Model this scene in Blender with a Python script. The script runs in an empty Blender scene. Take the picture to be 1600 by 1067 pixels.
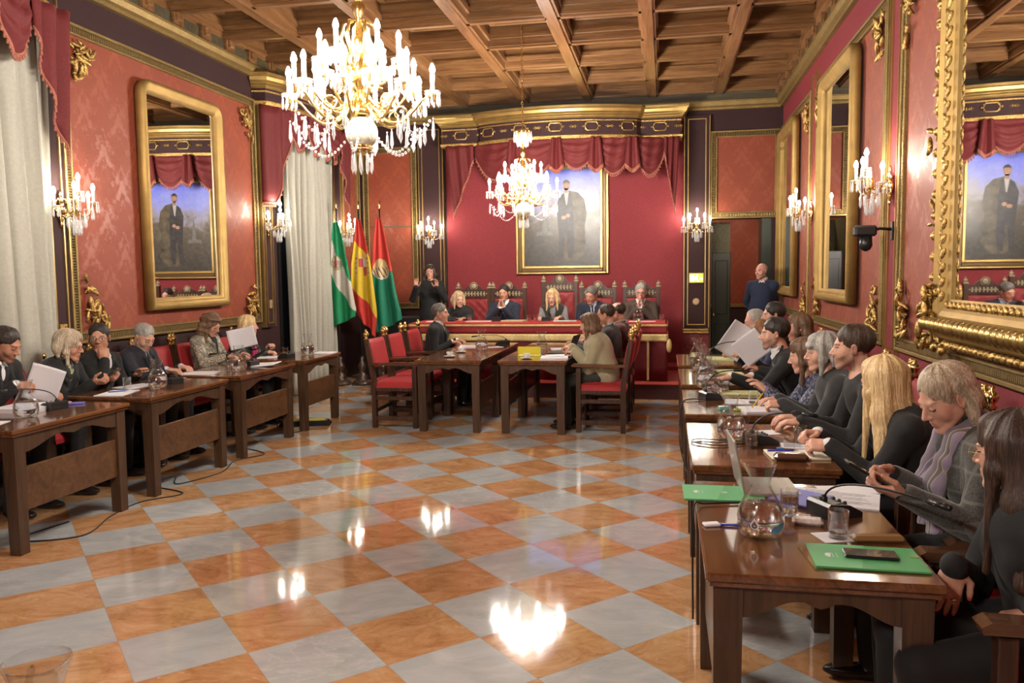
import bpy, math, random
import numpy as np
from mathutils import Matrix, Vector
PI = math.pi
random.seed(7)
SC = bpy.context.scene
COL = SC.collection
sin, cos = math.sin, math.cos

# ---------------------------------------------------------------- materials
class NT:
    def __init__(s, name):
        s.m = bpy.data.materials.new(name); s.m.use_nodes = True
        s.t = s.m.node_tree; s.t.nodes.clear()
        s.out = s.t.nodes.new('ShaderNodeOutputMaterial')
    def n(s, typ, ins=None, **props):
        nd = s.t.nodes.new(typ)
        for k, v in props.items(): setattr(nd, k, v)
        for k, v in (ins or {}).items(): s.set(nd, k, v)
        return nd
    def set(s, nd, k, v):
        inp = nd.inputs[k]
        if isinstance(v, bpy.types.NodeSocket): s.t.links.new(v, inp)
        elif isinstance(v, bpy.types.Node): s.t.links.new(v.outputs[0], inp)
        else:
            if isinstance(v, tuple) and len(v) == 3 and inp.type == 'RGBA': v = (*v, 1)
            inp.default_value = v
    def math(s, op, a, b=0.0, c=None, clamp=False):
        nd = s.n('ShaderNodeMath', {0: a, 1: b}, operation=op, use_clamp=clamp)
        if c is not None: s.set(nd, 2, c)
        return nd.outputs[0]
    def mix(s, f, a, b, bt='MIX'):
        nd = s.n('ShaderNodeMix', data_type='RGBA', blend_type=bt)
        s.set(nd, 0, f); s.set(nd, 6, a); s.set(nd, 7, b)
        return nd.outputs[2]
    def pos(s, obj=True):
        return s.n('ShaderNodeTexCoord').outputs['Object'] if obj else s.n('ShaderNodeNewGeometry').outputs['Position']
    def xyz(s, v):
        nd = s.n('ShaderNodeSeparateXYZ', {0: v}); return nd.outputs[0], nd.outputs[1], nd.outputs[2]
    def comb(s, x, y, z): return s.n('ShaderNodeCombineXYZ', {0: x, 1: y, 2: z}).outputs[0]
    def scale(s, v, sc):
        return s.n('ShaderNodeVectorMath', {0: v, 1: sc}, operation='MULTIPLY').outputs[0]
    def noise(s, v, sc=5., det=3., rough=.5, dist=0.):
        nd = s.n('ShaderNodeTexNoise', {'Scale': sc, 'Detail': det, 'Roughness': rough, 'Distortion': dist})
        if v is not None: s.set(nd, 'Vector', v)
        return nd.outputs[0]
    def ramp(s, f, stops):
        nd = s.n('ShaderNodeValToRGB', {0: f}); e = nd.color_ramp.elements
        e[0].position, e[0].color = stops[0][0], (*stops[0][1], 1)
        e[1].position, e[1].color = stops[-1][0], (*stops[-1][1], 1)
        for p, c in stops[1:-1]:
            x = e.new(p); x.color = (*c, 1)
        return nd.outputs[0]
    def bump(s, h, strength=.3, dist=.01):
        return s.n('ShaderNodeBump', {'Height': h, 'Strength': strength, 'Distance': dist}).outputs[0]
    def pbr(s, color, rough=.5, metal=0., normal=None, **kw):
        b = s.n('ShaderNodeBsdfPrincipled', {'Base Color': color, 'Roughness': rough, 'Metallic': metal})
        if normal is not None: s.set(b, 'Normal', normal)
        for k, v in kw.items(): s.set(b, k.replace('_', ' '), v)
        s.t.links.new(b.outputs[0], s.out.inputs[0]); return s.m

MATS = {}
def simple(name, color, rough=.5, metal=0., var=.0, sc=30., bump=0., **kw):
    if name in MATS: return MATS[name]
    t = NT(name); c = color; nrm = None
    if var or bump:
        nz = t.noise(t.pos(), sc, 3.)
        if var:
            lo = tuple(max(0, x*(1-var)) for x in color); hi = tuple(min(1, x*(1+var)) for x in color)
            c = t.ramp(nz, [(.3, lo), (.7, hi)])
        if bump: nrm = t.bump(nz, bump, .003)
    MATS[name] = t.pbr(c, rough, metal, nrm, **kw); return MATS[name]

# ---------------------------------------------------------------- mesh builder
def rotz(a): return Matrix.Rotation(a, 4, 'Z')
def T(x, y, z): return Matrix.Translation((x, y, z))
def frame_to(d, up=(0, 0, 1)):
    d = Vector(d).normalized(); up = Vector(up)
    if abs(d.dot(up)) > .98: up = Vector((0, 1, 0))
    x = up.cross(d).normalized(); y = d.cross(x)
    return Matrix((x, y, d)).transposed()
class MB:
    def __init__(s, M=None): s.v = []; s.f = []; s.mi = []; s.M = M; s.cur = 0; s.sm = []
    def add(s, vs, fs, smooth=False):
        b = len(s.v)
        if s.M is not None: vs = [tuple(s.M @ Vector(v)) for v in vs]
        s.v.extend([tuple(v) for v in vs])
        for f in fs: s.f.append(tuple(i+b for i in f)); s.mi.append(s.cur); s.sm.append(smooth)
        return s
    def box(s, x0, x1, y0, y1, z0, z1, bev=0.):
        if bev <= 0:
            vs = [(x, y, z) for z in (z0, z1) for y in (y0, y1) for x in (x0, x1)]
            return s.add(vs, [(0, 2, 3, 1), (4, 5, 7, 6), (0, 1, 5, 4), (2, 6, 7, 3), (0, 4, 6, 2), (1, 3, 7, 5)])
        b = min(bev, (x1-x0)/2.01, (y1-y0)/2.01, (z1-z0)/2.01)
        vs = []; idx = {}
        for sx in (0, 1):
            for sy in (0, 1):
                for sz in (0, 1):
                    X = (x0, x1)[sx]; Y = (y0, y1)[sy]; Z = (z0, z1)[sz]
                    dx = b*(1-2*sx); dy = b*(1-2*sy); dz = b*(1-2*sz)
                    for k, p in enumerate(((X, Y+dy, Z+dz), (X+dx, Y, Z+dz), (X+dx, Y+dy, Z))):
                        idx[sx, sy, sz, k] = len(vs); vs.append(p)
        fs = []
        for a in (0, 1):
            fs.append([idx[a, *q, 0] for q in ((0, 0), (0, 1), (1, 1), (1, 0))][::(1 if a == 0 else -1)])
            fs.append([idx[q[0], a, q[1], 1] for q in ((0, 0), (1, 0), (1, 1), (0, 1))][::(1 if a == 0 else -1)])
            fs.append([idx[q[0], q[1], a, 2] for q in ((0, 0), (0, 1), (1, 1), (1, 0))][::(1 if a == 0 else -1)])
        for a in (0, 1):
            for c in (0, 1):
                q = [idx[a, c, 0, 0], idx[a, c, 1, 0], idx[a, c, 1, 1], idx[a, c, 0, 1]]; fs.append(q if (a+c) % 2 else q[::-1])
                q = [idx[a, 0, c, 0], idx[a, 1, c, 0], idx[a, 1, c, 2], idx[a, 0, c, 2]]; fs.append(q[::-1] if (a+c) % 2 else q)
                q = [idx[0, a, c, 1], idx[1, a, c, 1], idx[1, a, c, 2], idx[0, a, c, 2]]; fs.append(q if (a+c) % 2 else q[::-1])
        for k, (sx, sy, sz) in enumerate([(a, b_, c) for a in (0, 1) for b_ in (0, 1) for c in (0, 1)]):
            q = [idx[sx, sy, sz, 0], idx[sx, sy, sz, 1], idx[sx, sy, sz, 2]]
            fs.append(q if (sx+sy+sz) % 2 else q[::-1])
        return s.add(vs, fs)
    def lathe(s, prof, c=(0, 0, 0), n=16, R=None, cap=True, sx=1., sy=1.):
        vs = []; c = Vector(c)
        for r, z in prof:
            for i in range(n):
                a = 2*PI*i/n; p = Vector((r*cos(a)*sx, r*sin(a)*sy, z))
                if R is not None: p = R @ p
                vs.append(tuple(c+p))
        fs = []
        for j in range(len(prof)-1):
            for i in range(n):
                k = (i+1) % n; fs.append((j*n+i, j*n+k, (j+1)*n+k, (j+1)*n+i))
        if cap:
            fs.append(tuple(range(n))[::-1]); fs.append(tuple((len(prof)-1)*n+i for i in range(n)))
        return s.add(vs, fs, True)
    def cyl(s, a, b, r0, r1=None, n=12):
        a = Vector(a); d = Vector(b)-a
        return s.lathe([(r0, 0), (r0 if r1 is None else r1, d.length)], a, n, frame_to(d))
    def sphere(s, c, r, n=12, m=8, sc=(1, 1, 1), R=None):
        prof = [(r*sin(PI*j/m)*1., -r*cos(PI*j/m)*sc[2]) for j in range(1, m)]
        prof = [(1e-5, -r*sc[2])]+prof+[(1e-5, r*sc[2])]
        return s.lathe(prof, c, n, R, False, sc[0], sc[1])
    def tube(s, pts, r, n=8, closed=False, cap=True):
        pts = [Vector(p) for p in pts]; m = len(pts); vs = []
        rr = r if isinstance(r, (list, tuple)) else [r]*m
        up = None
        for i, p in enumerate(pts):
            if closed: d = pts[(i+1) % m]-pts[i-1]
            else: d = pts[min(i+1, m-1)]-pts[max(i-1, 0)]
            d = d.normalized() if d.length > 1e-9 else Vector((0, 0, 1))
            if up is None: up = Vector((0, 0, 1)) if abs(d.z) < .9 else Vector((1, 0, 0))
            x = up.cross(d)
            if x.length < 1e-6: x = Vector((1, 0, 0))
            x.normalize(); y = d.cross(x); up = y
            for k in range(n):
                a = 2*PI*k/n; vs.append(tuple(p+(x*cos(a)+y*sin(a))*rr[i]))
        fs = []
        for i in range(m if closed else m-1):
            j = (i+1) % m
            for k in range(n):
                l = (k+1) % n; fs.append((i*n+k, i*n+l, j*n+l, j*n+k))
        if cap and not closed: fs.append(tuple(range(n))[::-1]); fs.append(tuple((m-1)*n+k for k in range(n)))
        return s.add(vs, fs, True)
    def prism(s, poly, h0, h1, axis='z'):
        # polygon in the plane across axis, extruded from h0 to h1
        def P(a, b, h): return {'z': (a, b, h), 'y': (a, h, b), 'x': (h, a, b)}[axis]
        n = len(poly); vs = [P(a, b, h0) for a, b in poly]+[P(a, b, h1) for a, b in poly]
        fs = [tuple(range(n))[::-1], tuple(range(n, 2*n))]+[(i, (i+1) % n, n+(i+1) % n, n+i) for i in range(n)]
        return s.add(vs, fs)
    def sweep(s, prof, path, closed=False, up=(0, 0, 1), smooth=False):
        # prof: (out, up) offsets; path points; mitred corners; 'out' = dir x up
        pts = [Vector(p) for p in path]; up = Vector(up); m = len(pts); vs = []; n = len(prof)
        for i, p in enumerate(pts):
            a = pts[i-1] if (closed or i > 0) else None
            b = pts[(i+1) % m] if (closed or i < m-1) else None
            d1 = (p-a).normalized() if a is not None else None; d2 = (b-p).normalized() if b is not None else None
            n1 = d1.cross(up).normalized() if d1 is not None else None; n2 = d2.cross(up).normalized() if d2 is not None else None
            if n1 is None: nn = n2
            elif n2 is None: nn = n1
            else:
                nn = (n1+n2); nn = nn/max(nn.length, 1e-6); nn = nn/max(.3, nn.dot(n1))
            for o, u in prof: vs.append(tuple(p+nn*o+up*u))
        fs = []
        for i in range(m if closed else m-1):
            j = (i+1) % m
            for k in range(n):
                l = (k+1) % n; fs.append((i*n+k, i*n+l, j*n+l, j*n+k))
        if not closed: fs.append(tuple(range(n))[::-1]); fs.append(tuple((m-1)*n+k for k in range(n)))
        return s.add(vs, fs, smooth)
    def grid(s, fn, nu, nv, thick=0., closed_u=False, smooth=True):
        vs = [tuple(fn(i/nu, j/nv)) for j in range(nv+1) for i in range(nu+1)]
        w = nu+1; fs = [(j*w+i, j*w+i+1, (j+1)*w+i+1, (j+1)*w+i) for j in range(nv) for i in range(nu)]
        if thick:
            P = np.array(vs).reshape(nv+1, nu+1, 3)
            du = np.gradient(P, axis=1); dv = np.gradient(P, axis=0); nn = np.cross(du, dv)
            nn /= np.maximum(np.linalg.norm(nn, axis=2, keepdims=True), 1e-9)
            Q = P-nn*thick; b = len(vs); vs += [tuple(q) for q in Q.reshape(-1, 3)]
            fs += [(b+j*w+i, b+(j+1)*w+i, b+(j+1)*w+i+1, b+j*w+i+1) for j in range(nv) for i in range(nu)]
            for i in range(nu):
                fs.append((i, b+i, b+i+1, i+1)); k = nv*w; fs.append((k+i, k+i+1, b+k+i+1, b+k+i))
            for j in range(nv):
                fs.append((j*w, (j+1)*w, b+(j+1)*w, b+j*w)); fs.append((j*w+nu, b+j*w+nu, b+(j+1)*w+nu, (j+1)*w+nu))
        return s.add(vs, fs, smooth)
    def mesh(s, name):
        me = bpy.data.meshes.new(name)
        me.from_pydata(s.v, [], s.f); 
        me.polygons.foreach_set('material_index', s.mi); me.polygons.foreach_set('use_smooth', s.sm)
        me.update(); return me

def put(name, mb, mat, parent=None, label=None, loc=None, mats=None):
    me = mb.mesh(name) if isinstance(mb, MB) else mb
    for m in (mats or [mat]): me.materials.append(m)
    o = bpy.data.objects.new(name, me); COL.objects.link(o)
    if parent is not None: o.parent = parent
    if loc is not None: o.location = loc
    if label: o['label'] = label
    return o
def empty(name, loc=(0, 0, 0), rz=0.):
    o = bpy.data.objects.new(name, None); COL.objects.link(o); o.empty_display_size = .1
    o.location = loc; o.rotation_euler = (0, 0, rz); return o
def tag(o, label, cat, group=None, kind=None):
    o['label'] = label; o['category'] = cat
    if group: o['group'] = group
    if kind: o['kind'] = kind
    return o
def struct(o): o['kind'] = 'structure'; return o
def copy_tree(o, parent=None):
    c = o.copy(); COL.objects.link(c)
    if parent is not None: c.parent = parent
    for ch in list(o.children): copy_tree(ch, c)
    return c
def m_floor():
    t = NT('marble_chequer'); p = t.pos(False); x, y, z = t.xyz(p)
    x = t.math('ADD', x, .1729); y = t.math('ADD', y, -3.3566)
    c, s, d = cos(-.0132), sin(-.0132), .6323
    u = t.math('DIVIDE', t.math('ADD', t.math('MULTIPLY', x, c), t.math('MULTIPLY', y, s)), d)
    v = t.math('DIVIDE', t.math('ADD', t.math('MULTIPLY', x, -s), t.math('MULTIPLY', y, c)), d)
    a = t.math('ADD', u, v); b = t.math('SUBTRACT', v, u)
    fa = t.math('FLOOR', a); fb = t.math('FLOOR', b)
    par = t.math('ABSOLUTE', t.math('MODULO', t.math('ADD', fa, fb), 2.))
    cell = t.comb(fa, fb, 0.)
    wn = t.n('ShaderNodeTexWhiteNoise', {0: cell}, noise_dimensions='3D')
    r1, r2, r3 = t.xyz(wn.outputs['Color'])
    off = t.scale(wn.outputs['Color'], (40., 40., 40.))
    pv = t.n('ShaderNodeVectorMath', {0: t.comb(a, b, 0.), 1: off}, operation='ADD').outputs[0]
    rot = t.n('ShaderNodeVectorRotate', {'Vector': pv, 'Angle': t.math('MULTIPLY', r3, 1.1)}, rotation_type='Z_AXIS').outputs[0]
    st = t.scale(rot, (1., 1.9, 1.)); n0 = t.noise(rot, 3., 3.)
    # orange stone
    n1 = t.noise(st, 2.0, 9., .74, .9); n2 = t.noise(st, 9., 5., .75, .3)
    o = t.ramp(n1, [(.3, (.36, .17, .075)), (.5, (.54, .31, .145)), (.7, (.66, .45, .27))])
    o = t.mix(t.math('MULTIPLY', t.ramp(n2, [(.62, (0, 0, 0)), (.70, (1, 1, 1))]), .7), o, (.78, .62, .44))
    n2b = t.noise(st, 5., 7., .8, .5)
    o = t.mix(t.math('MULTIPLY', t.ramp(n2b, [(.3, (1, 1, 1)), (.42, (0, 0, 0))]), .6), o, (.26, .09, .04))
    o = t.mix(t.math('MULTIPLY', r1, .5), o, t.mix(1., o, (.86, .66, .58), 'MULTIPLY'))
    # grey stone
    n3 = t.noise(st, 1.5, 6., .6, 1.); vein = t.math('ABSOLUTE', t.math('SUBTRACT', t.noise(st, 1.1, 5., .6, 1.4), .5))
    g = t.ramp(n3, [(.3, (.38, .41, .415)), (.55, (.48, .50, .50)), (.75, (.58, .59, .58))])
    g = t.mix(t.math('MULTIPLY', t.ramp(vein, [(0., (1, 1, 1)), (.022, (0, 0, 0))]), t.math('MULTIPLY', r2, .75)), g, (.66, .65, .62))
    g = t.mix(t.math('MULTIPLY', r1, .35), g, (.36, .39, .41))
    col = t.mix(par, g, o)
    ga = t.math('ABSOLUTE', t.math('SUBTRACT', t.math('SUBTRACT', a, fa), .5)); gb = t.math('ABSOLUTE', t.math('SUBTRACT', t.math('SUBTRACT', b, fb), .5))
    gr = t.math('GREATER_THAN', t.math('MAXIMUM', ga, gb), .4955)
    col = t.mix(t.math('MULTIPLY', gr, .6), col, (.33, .28, .22))
    rough = t.math('ADD', .035, t.math('MULTIPLY', t.noise(p, 6., 3.), .05))
    nrm = t.bump(t.noise(p, 3., 2.), .05, .01)
    return t.pbr(col, rough, 0., nrm, Specular_IOR_Level=.55)
def m_damask(name, base, light, horiz='Y', w=.46, h=.62):
    t = NT(name); p = t.pos(False); x, y, z = t.xyz(p)
    a = y if horiz == 'Y' else x
    nz = t.noise(p, 9., 3.)
    nzc = t.math('MULTIPLY', t.math('SUBTRACT', nz, .5), .12)
    ax = t.math('ADD', t.math('MULTIPLY', a, 2*PI/w), nzc); zz = t.math('MULTIPLY', z, 2*PI/h)
    c1 = t.math('COSINE', ax); c2 = t.math('COSINE', zz)
    og = t.math('ADD', t.math('MULTIPLY', c1, c2), t.math('MULTIPLY', t.math('COSINE', t.math('MULTIPLY', ax, 3.)), t.math('MULTIPLY', t.math('COSINE', t.math('MULTIPLY', zz, 3.)), .45)))
    leaf = t.math('SINE', t.math('ADD', t.math('MULTIPLY', t.math('ABSOLUTE', t.math('SINE', ax)), 7.), t.math('MULTIPLY', zz, 4.)))
    f = t.math('ADD', t.math('MULTIPLY', og, .7), t.math('MULTIPLY', leaf, .28))
    f = t.math('ADD', f, t.math('MULTIPLY', t.math('SUBTRACT', t.noise(p, 26., 4., .7), .5), 3.6))
    msk = t.ramp(f, [(.0, (0, 0, 0)), (.7, (1, 1, 1))])
    col = t.mix(msk, base, light)
    ro = t.math('SUBTRACT', .62, t.math('MULTIPLY', msk, .2))
    nrm = t.bump(t.math('ADD', msk, t.math('MULTIPLY', t.noise(p, 180., 2.), .6)), .25, .002)
    return t.pbr(col, ro, 0., nrm, Sheen_Weight=.08)
def m_wood(name, dark, mid, light, rough=.3, sc=1., axis='Y', coat=0., stretch=.07):
    t = NT(name); p = t.pos()
    k = {'X': (stretch, 1, 1), 'Y': (1, stretch, 1), 'Z': (1, 1, stretch)}[axis]
    q = t.scale(p, tuple(v*sc for v in k))
    n1 = t.noise(q, 14., 5., .6, 1.2); n2 = t.noise(q, 90., 3., .7)
    f = t.math('ADD', t.math('MULTIPLY', n1, .75), t.math('MULTIPLY', n2, .25))
    col = t.ramp(f, [(.35, dark), (.5, mid), (.65, light)])
    nrm = t.bump(n2, .08, .002)
    return t.pbr(col, rough, 0., nrm, Coat_Weight=coat, Coat_Roughness=.08)
def m_gold(name, col=(.62, .41, .13), rough=.34, bump=.0, bs=120., metal=.85, dark=(.22, .12, .03)):
    t = NT(name); p = t.pos(False); n1 = t.noise(p, 7., 4.); n2 = t.noise(p, bs, 3., .6)
    c = t.ramp(n1, [(.3, tuple(v*.75 for v in col)), (.7, col)])
    if bump:
        c = t.mix(t.ramp(n2, [(.38, (1, 1, 1)), (.5, (0, 0, 0))]), c, dark)
        return t.pbr(c, rough, metal, t.bump(n2, bump, .01))
    return t.pbr(c, rough, metal)
def m_ribbed(name, axis, period=.024):
    t = NT(name); p = t.pos(False); v = t.xyz(p)['XYZ'.index(axis)]
    w = t.math('SINE', t.math('MULTIPLY', v, 2*PI/period))
    c = t.ramp(w, [(0., (.10, .06, .02)), (.45, (.34, .24, .095))])
    return t.pbr(c, .45, .6, t.bump(w, .8, .008))
def m_glass(name, tint=(1, 1, 1), rough=0.):
    t = NT(name)
    g = t.n('ShaderNodeBsdfGlass', {'Color': tint, 'Roughness': rough, 'IOR': 1.46}); t.t.links.new(g.outputs[0], t.out.inputs[0]); return t.m
def m_thin_glass(name, amount=.18, tint=(.97, .99, 1.)):
    t = NT(name)
    lw = t.n('ShaderNodeLayerWeight', {'Blend': .5})
    gl = t.n('ShaderNodeBsdfGlossy', {'Roughness': .03, 'Color': (1, 1, 1)}); tr = t.n('ShaderNodeBsdfTransparent', {'Color': tint})
    f = t.math('ADD', t.math('MULTIPLY', t.math('POWER', lw.outputs['Facing'], 3.), .75), amount, clamp=True)
    mx = t.n('ShaderNodeMixShader', {0: f, 1: tr, 2: gl}); t.t.links.new(mx.outputs[0], t.out.inputs[0]); return t.m
def m_emit(name, col, s):
    t = NT(name); e = t.n('ShaderNodeEmission', {'Color': col, 'Strength': s}); t.t.links.new(e.outputs[0], t.out.inputs[0]); return t.m
def m_velvet(name, col, sheen=.6, rough=.75, sc=60.):
    t = NT(name); n = t.noise(t.pos(False), sc, 3.)
    c = t.ramp(n, [(.3, tuple(v*.8 for v in col)), (.7, tuple(v*1.15 for v in col))])
    return t.pbr(c, rough, 0., t.bump(n, .15, .002), Sheen_Weight=sheen, Sheen_Tint=(*[min(1, v*3+.1) for v in col], 1), Sheen_Roughness=.4)

def m_crystal():
    t = NT('cut_crystal'); lw = t.n('ShaderNodeLayerWeight', {'Blend': .4})
    b = t.n('ShaderNodeBsdfPrincipled', {'Base Color': (.80, .80, .80, 1), 'Roughness': .06, 'Specular IOR Level': 1.}); tr = t.n('ShaderNodeBsdfTransparent', {'Color': (1, 1, 1, 1)})
    mx = t.n('ShaderNodeMixShader', {0: t.math('ADD', t.math('MULTIPLY', lw.outputs['Facing'], .5), .30), 1: tr, 2: b}); t.t.links.new(mx.outputs[0], t.out.inputs[0]); return t.m
FLOOR = m_floor()
DAM_Y = m_damask('red_damask_side', (.24, .043, .015), (.285, .058, .021), 'Y')
DAM_X = m_damask('red_damask_back', (.235, .042, .015), (.275, .055, .020), 'X')
DAM_R = m_damask('crimson_damask', (.18, .014, .016), (.25, .032, .034), 'X', .3, .4)
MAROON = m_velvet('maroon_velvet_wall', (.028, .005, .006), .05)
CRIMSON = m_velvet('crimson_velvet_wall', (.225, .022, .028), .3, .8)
REDV = m_velvet('red_velvet_drape', (.125, .010, .011), .35)
REDSEAT = m_velvet('red_chair_velvet', (.34, .016, .020), .4, .6, 90.)
REDBACK = m_velvet('red_tufted_velvet', (.22, .010, .012), .3, .6, 90.)
CLOTH_RED = m_velvet('bright_red_table_cloth', (.38, .018, .020), .3, .7)
CARPET = m_velvet('red_carpet', (.34, .035, .026), .2, .9, 160.)
FRINGE = simple('fringe', (.34, .115, .075), .8, var=.35, sc=150., bump=.4)
GOLDFRINGE = simple('gold_fringe', (.62, .47, .20), .55, .15, var=.4, sc=120., bump=.5)
GOLD = m_gold('gilt', (.60, .42, .15))
GOLDC = m_gold('carved_gilt', (.66, .44, .15), .4, .7, 60.)
GOLDF = m_gold('old_gilt_frame', (.42, .27, .085), .55, metal=.6)
GOLDT = m_gold('gilt_moulding', (.33, .235, .09), .5, .35, 90., metal=.6)
BRASS = simple('polished_brass', (.83, .62, .26), .16, 1.)
RIBZ = m_ribbed('ribbed_gilt_vertical', 'Z'); RIBY = m_ribbed('ribbed_gilt_along', 'Y'); RIBX = m_ribbed('ribbed_gilt_across', 'X')
CEILW = m_wood('ceiling_wood', (.10, .045, .016), (.19, .090, .034), (.27, .14, .058), .3, 1., 'X', .15)
CEILY = m_wood('ceiling_beam_wood', (.11, .048, .018), (.21, .098, .037), (.29, .15, .062), .3, 1., 'Y', .15)
CEILD = m_wood('dark_frieze_wood', (.035, .028, .014), (.07, .055, .028), (.10, .08, .04), .5, 1., 'X')
DESKTOP = m_wood('polished_desk_top', (.075, .026, .010), (.135, .052, .019), (.19, .078, .030), .14, 1., 'X', .6, .05)
DESKW = m_wood('dark_desk_wood', (.030, .015, .008), (.062, .031, .015), (.092, .047, .023), .36, 1., 'Z', .2)
DESKP = m_wood('desk_panel_wood', (.050, .022, .010), (.100, .046, .018), (.14, .066, .027), .36, 1., 'Y', .15)
CHAIRW = m_wood('dark_chair_wood', (.020, .009, .006), (.050, .022, .012), (.085, .038, .02), .3, 1., 'Z', .3)
ARMW = m_wood('arm_wood', (.035, .015, .008), (.10, .045, .02), (.15, .07, .03), .22, 1., 'Y', .5)
MIRROR = simple('mirror_silver', (.86, .86, .86), .015, 1.)
CREAM = simple('cream_curtain', (.42, .405, .34), .85, var=.06, sc=40., bump=.1)
BULB = m_emit('lit_chandelier_bulb', (1., .92, .82), 620.)
BULB2 = m_emit('lit_sconce_bulb', (1., .90, .74), 85.)
CANDLE = simple('candle_tube', (.85, .80, .66), .5)
CRYSTAL = m_crystal()
GLASS = m_glass('clear_glass'); WATER = m_glass('water', (.97, .99, 1.)); THIN = m_thin_glass('thin_clear_glass', .05)
BLACKP = simple('black_plastic', (.012, .012, .013), .35); DARKM = simple('dark_metal', (.04, .04, .04), .3, .6)
WHITEP = simple('white_paper', (.72, .71, .74), .7); PAPER2 = simple('greyish_paper', (.60, .58, .60), .7)
XL, XR, YB, YF, ZC = -5.08, 1.75, 13.0, -4.2, 4.33
def room():
    m = MB(); m.box(XL-.3, XR+.3, YF-.3, YB+3.2, -.12, 0.); struct(put('floor', m, FLOOR))
    # side walls
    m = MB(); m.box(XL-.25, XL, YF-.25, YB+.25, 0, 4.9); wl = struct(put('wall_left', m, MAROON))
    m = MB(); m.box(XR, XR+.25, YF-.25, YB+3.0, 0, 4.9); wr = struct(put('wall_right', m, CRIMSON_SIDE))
    # back wall with a doorway
    m = MB(); m.box(XL, .67, YB, YB+.25, 0, 4.9); m.box(.67, XR, YB, YB+.25, 2.44, 4.9); m.box(1.60, XR, YB, YB+.25, 0, 2.44)
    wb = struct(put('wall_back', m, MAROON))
    m = MB(); m.lathe([(.12, 0), (.13, .02), (.10, .06), (.02, .08)], (1.15, YB+1.4, 3.10), 16); o = put('lobby_fill_lamp', m, m_emit('lobby_fill_glow', (1., .85, .65), 60.)); tag(o, 'added round lamp, hidden above, that brightens the lobby behind the doorway', 'lamp')  # added emitter, out of view above the doorway, to brighten the lobby
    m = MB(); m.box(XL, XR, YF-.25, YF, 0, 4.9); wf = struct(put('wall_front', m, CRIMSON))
    # lobby behind the doorway
    m = MB(); m.box(.2, XR+.25, YB+2.9, YB+3.1, 0, 3.2); m.box(.0, .2, YB+.25, YB+3.1, 0, 3.2); w = struct(put('wall_lobby', m, DAM_X))
    m = MB(); m.box(.2, XR, YB+2.86, YB+2.9, 0, .95); put('dado_panel', m, MAROON, w)
    m = MB(); m.box(.2, XR, YB+2.84, YB+2.9, .95, 1.02); put('gilt_rail', m, GOLDT, w)
    m = MB(); m.box(.0, XR+.2, YB+.25, YB+3.1, 3.2, 3.3); struct(put('ceiling_lobby', m, CEILD))
    # olive jamb panel, inside the doorway on the left, and dark jamb on the right
    m = MB(); m.box(.67, .70, YB+.02, YB+.9, 0, 2.44); m.box(.70, 1.0, YB+.88, YB+.94, 1.9, 2.44); m.box(1.0, 1.05, YB+.86, YB+.96, 0, 2.44)
    struct(put('trim_1', m, simple('olive_gold_jamb', (.10, .085, .03), .35, .2, var=.3)))
    m = MB(); m.box(1.46, 1.60, YB+.02, YB+.5, 0, 2.44); struct(put('trim_2', m, simple('dark_green_jamb', (.012, .022, .014), .3)))
    # door leaf, standing open at the left of the doorway
    d = struct(empty('door_1', (.72, YB+.16, 0)))
    m = MB(); m.box(0, .29, 0, .05, .02, 1.92, .006)
    for z0, z1 in ((.2, .8), (.95, 1.8)): m.box(.05, .24, -.012, .0, z0, z1, .008)
    put('door_leaf', m, simple('dark_green_door', (.014, .018, .010), .22), d)
    m = MB(); m.sphere((.03, -.05, .95), .032); m.cyl((.03, -.03, .95), (.03, .01, .95), .012); put('door_knob', m, BRASS, d)
    # ceiling slab, beams and coffers
    m = MB(); m.box(XL-.25, XR+.25, YF-.25, YB+.25, 4.78, 4.9); ce = struct(put('ceiling', m, CEILW))
    xs = [-.2+i for i in range(-5, 3)]; xs[-1] = 1.78; xs = [-5.12, -4.2, -3.2, -2.2, -1.2, -.2, .8, 1.74]
    ys = [12.92-1.02*i for i in range(18)]
    for x in xs:
        m = MB(); m.box(x-.085, x+.085, YF, YB, 4.35, 4.78); m.box(x-.055, x+.055, YF, YB, 4.325, 4.35); m.box(x-.11, x-.085, YF, YB, 4.44, 4.50); m.box(x+.085, x+.11, YF, YB, 4.44, 4.50)
        put('ceiling_beam', m, CEILY, ce)
    for y in ys:
        m = MB(); m.box(XL, XR, y-.06, y+.06, 4.375, 4.78); m.box(XL, XR, y-.035, y+.035, 4.35, 4.375); m.box(XL, XR, y-.085, y-.06, 4.46, 4.51); m.box(XL, XR, y+.06, y+.085, 4.46, 4.51)
        put('ceiling_cross_beam', m, CEILW, ce)
    # coffer panels: raised moulded frame round each sunk board
    m = MB()
    for i in range(len(xs)-1):
        for j in range(len(ys)-1):
            x0, x1, y1, y0 = xs[i]+.11, xs[i+1]-.11, ys[j]-.085, ys[j+1]+.085
            m.box(x0, x1, y0, y0+.07, 4.60, 4.80); m.box(x0, x1, y1-.07, y1, 4.60, 4.80)
            m.box(x0, x0+.07, y0+.07, y1-.07, 4.60, 4.80); m.box(x1-.07, x1, y0+.07, y1-.07, 4.60, 4.80)
            m.box(x0+.07, x1-.07, y0+.07, y1-.07, 4.68, 4.80)
            m.box(x0+.07, x0+.095, y0+.07, y1-.07, 4.64, 4.69); m.box(x1-.095, x1-.07, y0+.07, y1-.07, 4.64, 4.69)
            m.box(x0+.07, x1-.07, y0+.07, y0+.095, 4.64, 4.69); m.box(x0+.07, x1-.07, y1-.095, y1-.07, 4.64, 4.69)
    put('coffer_panels', m, CEILW, ce)
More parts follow.
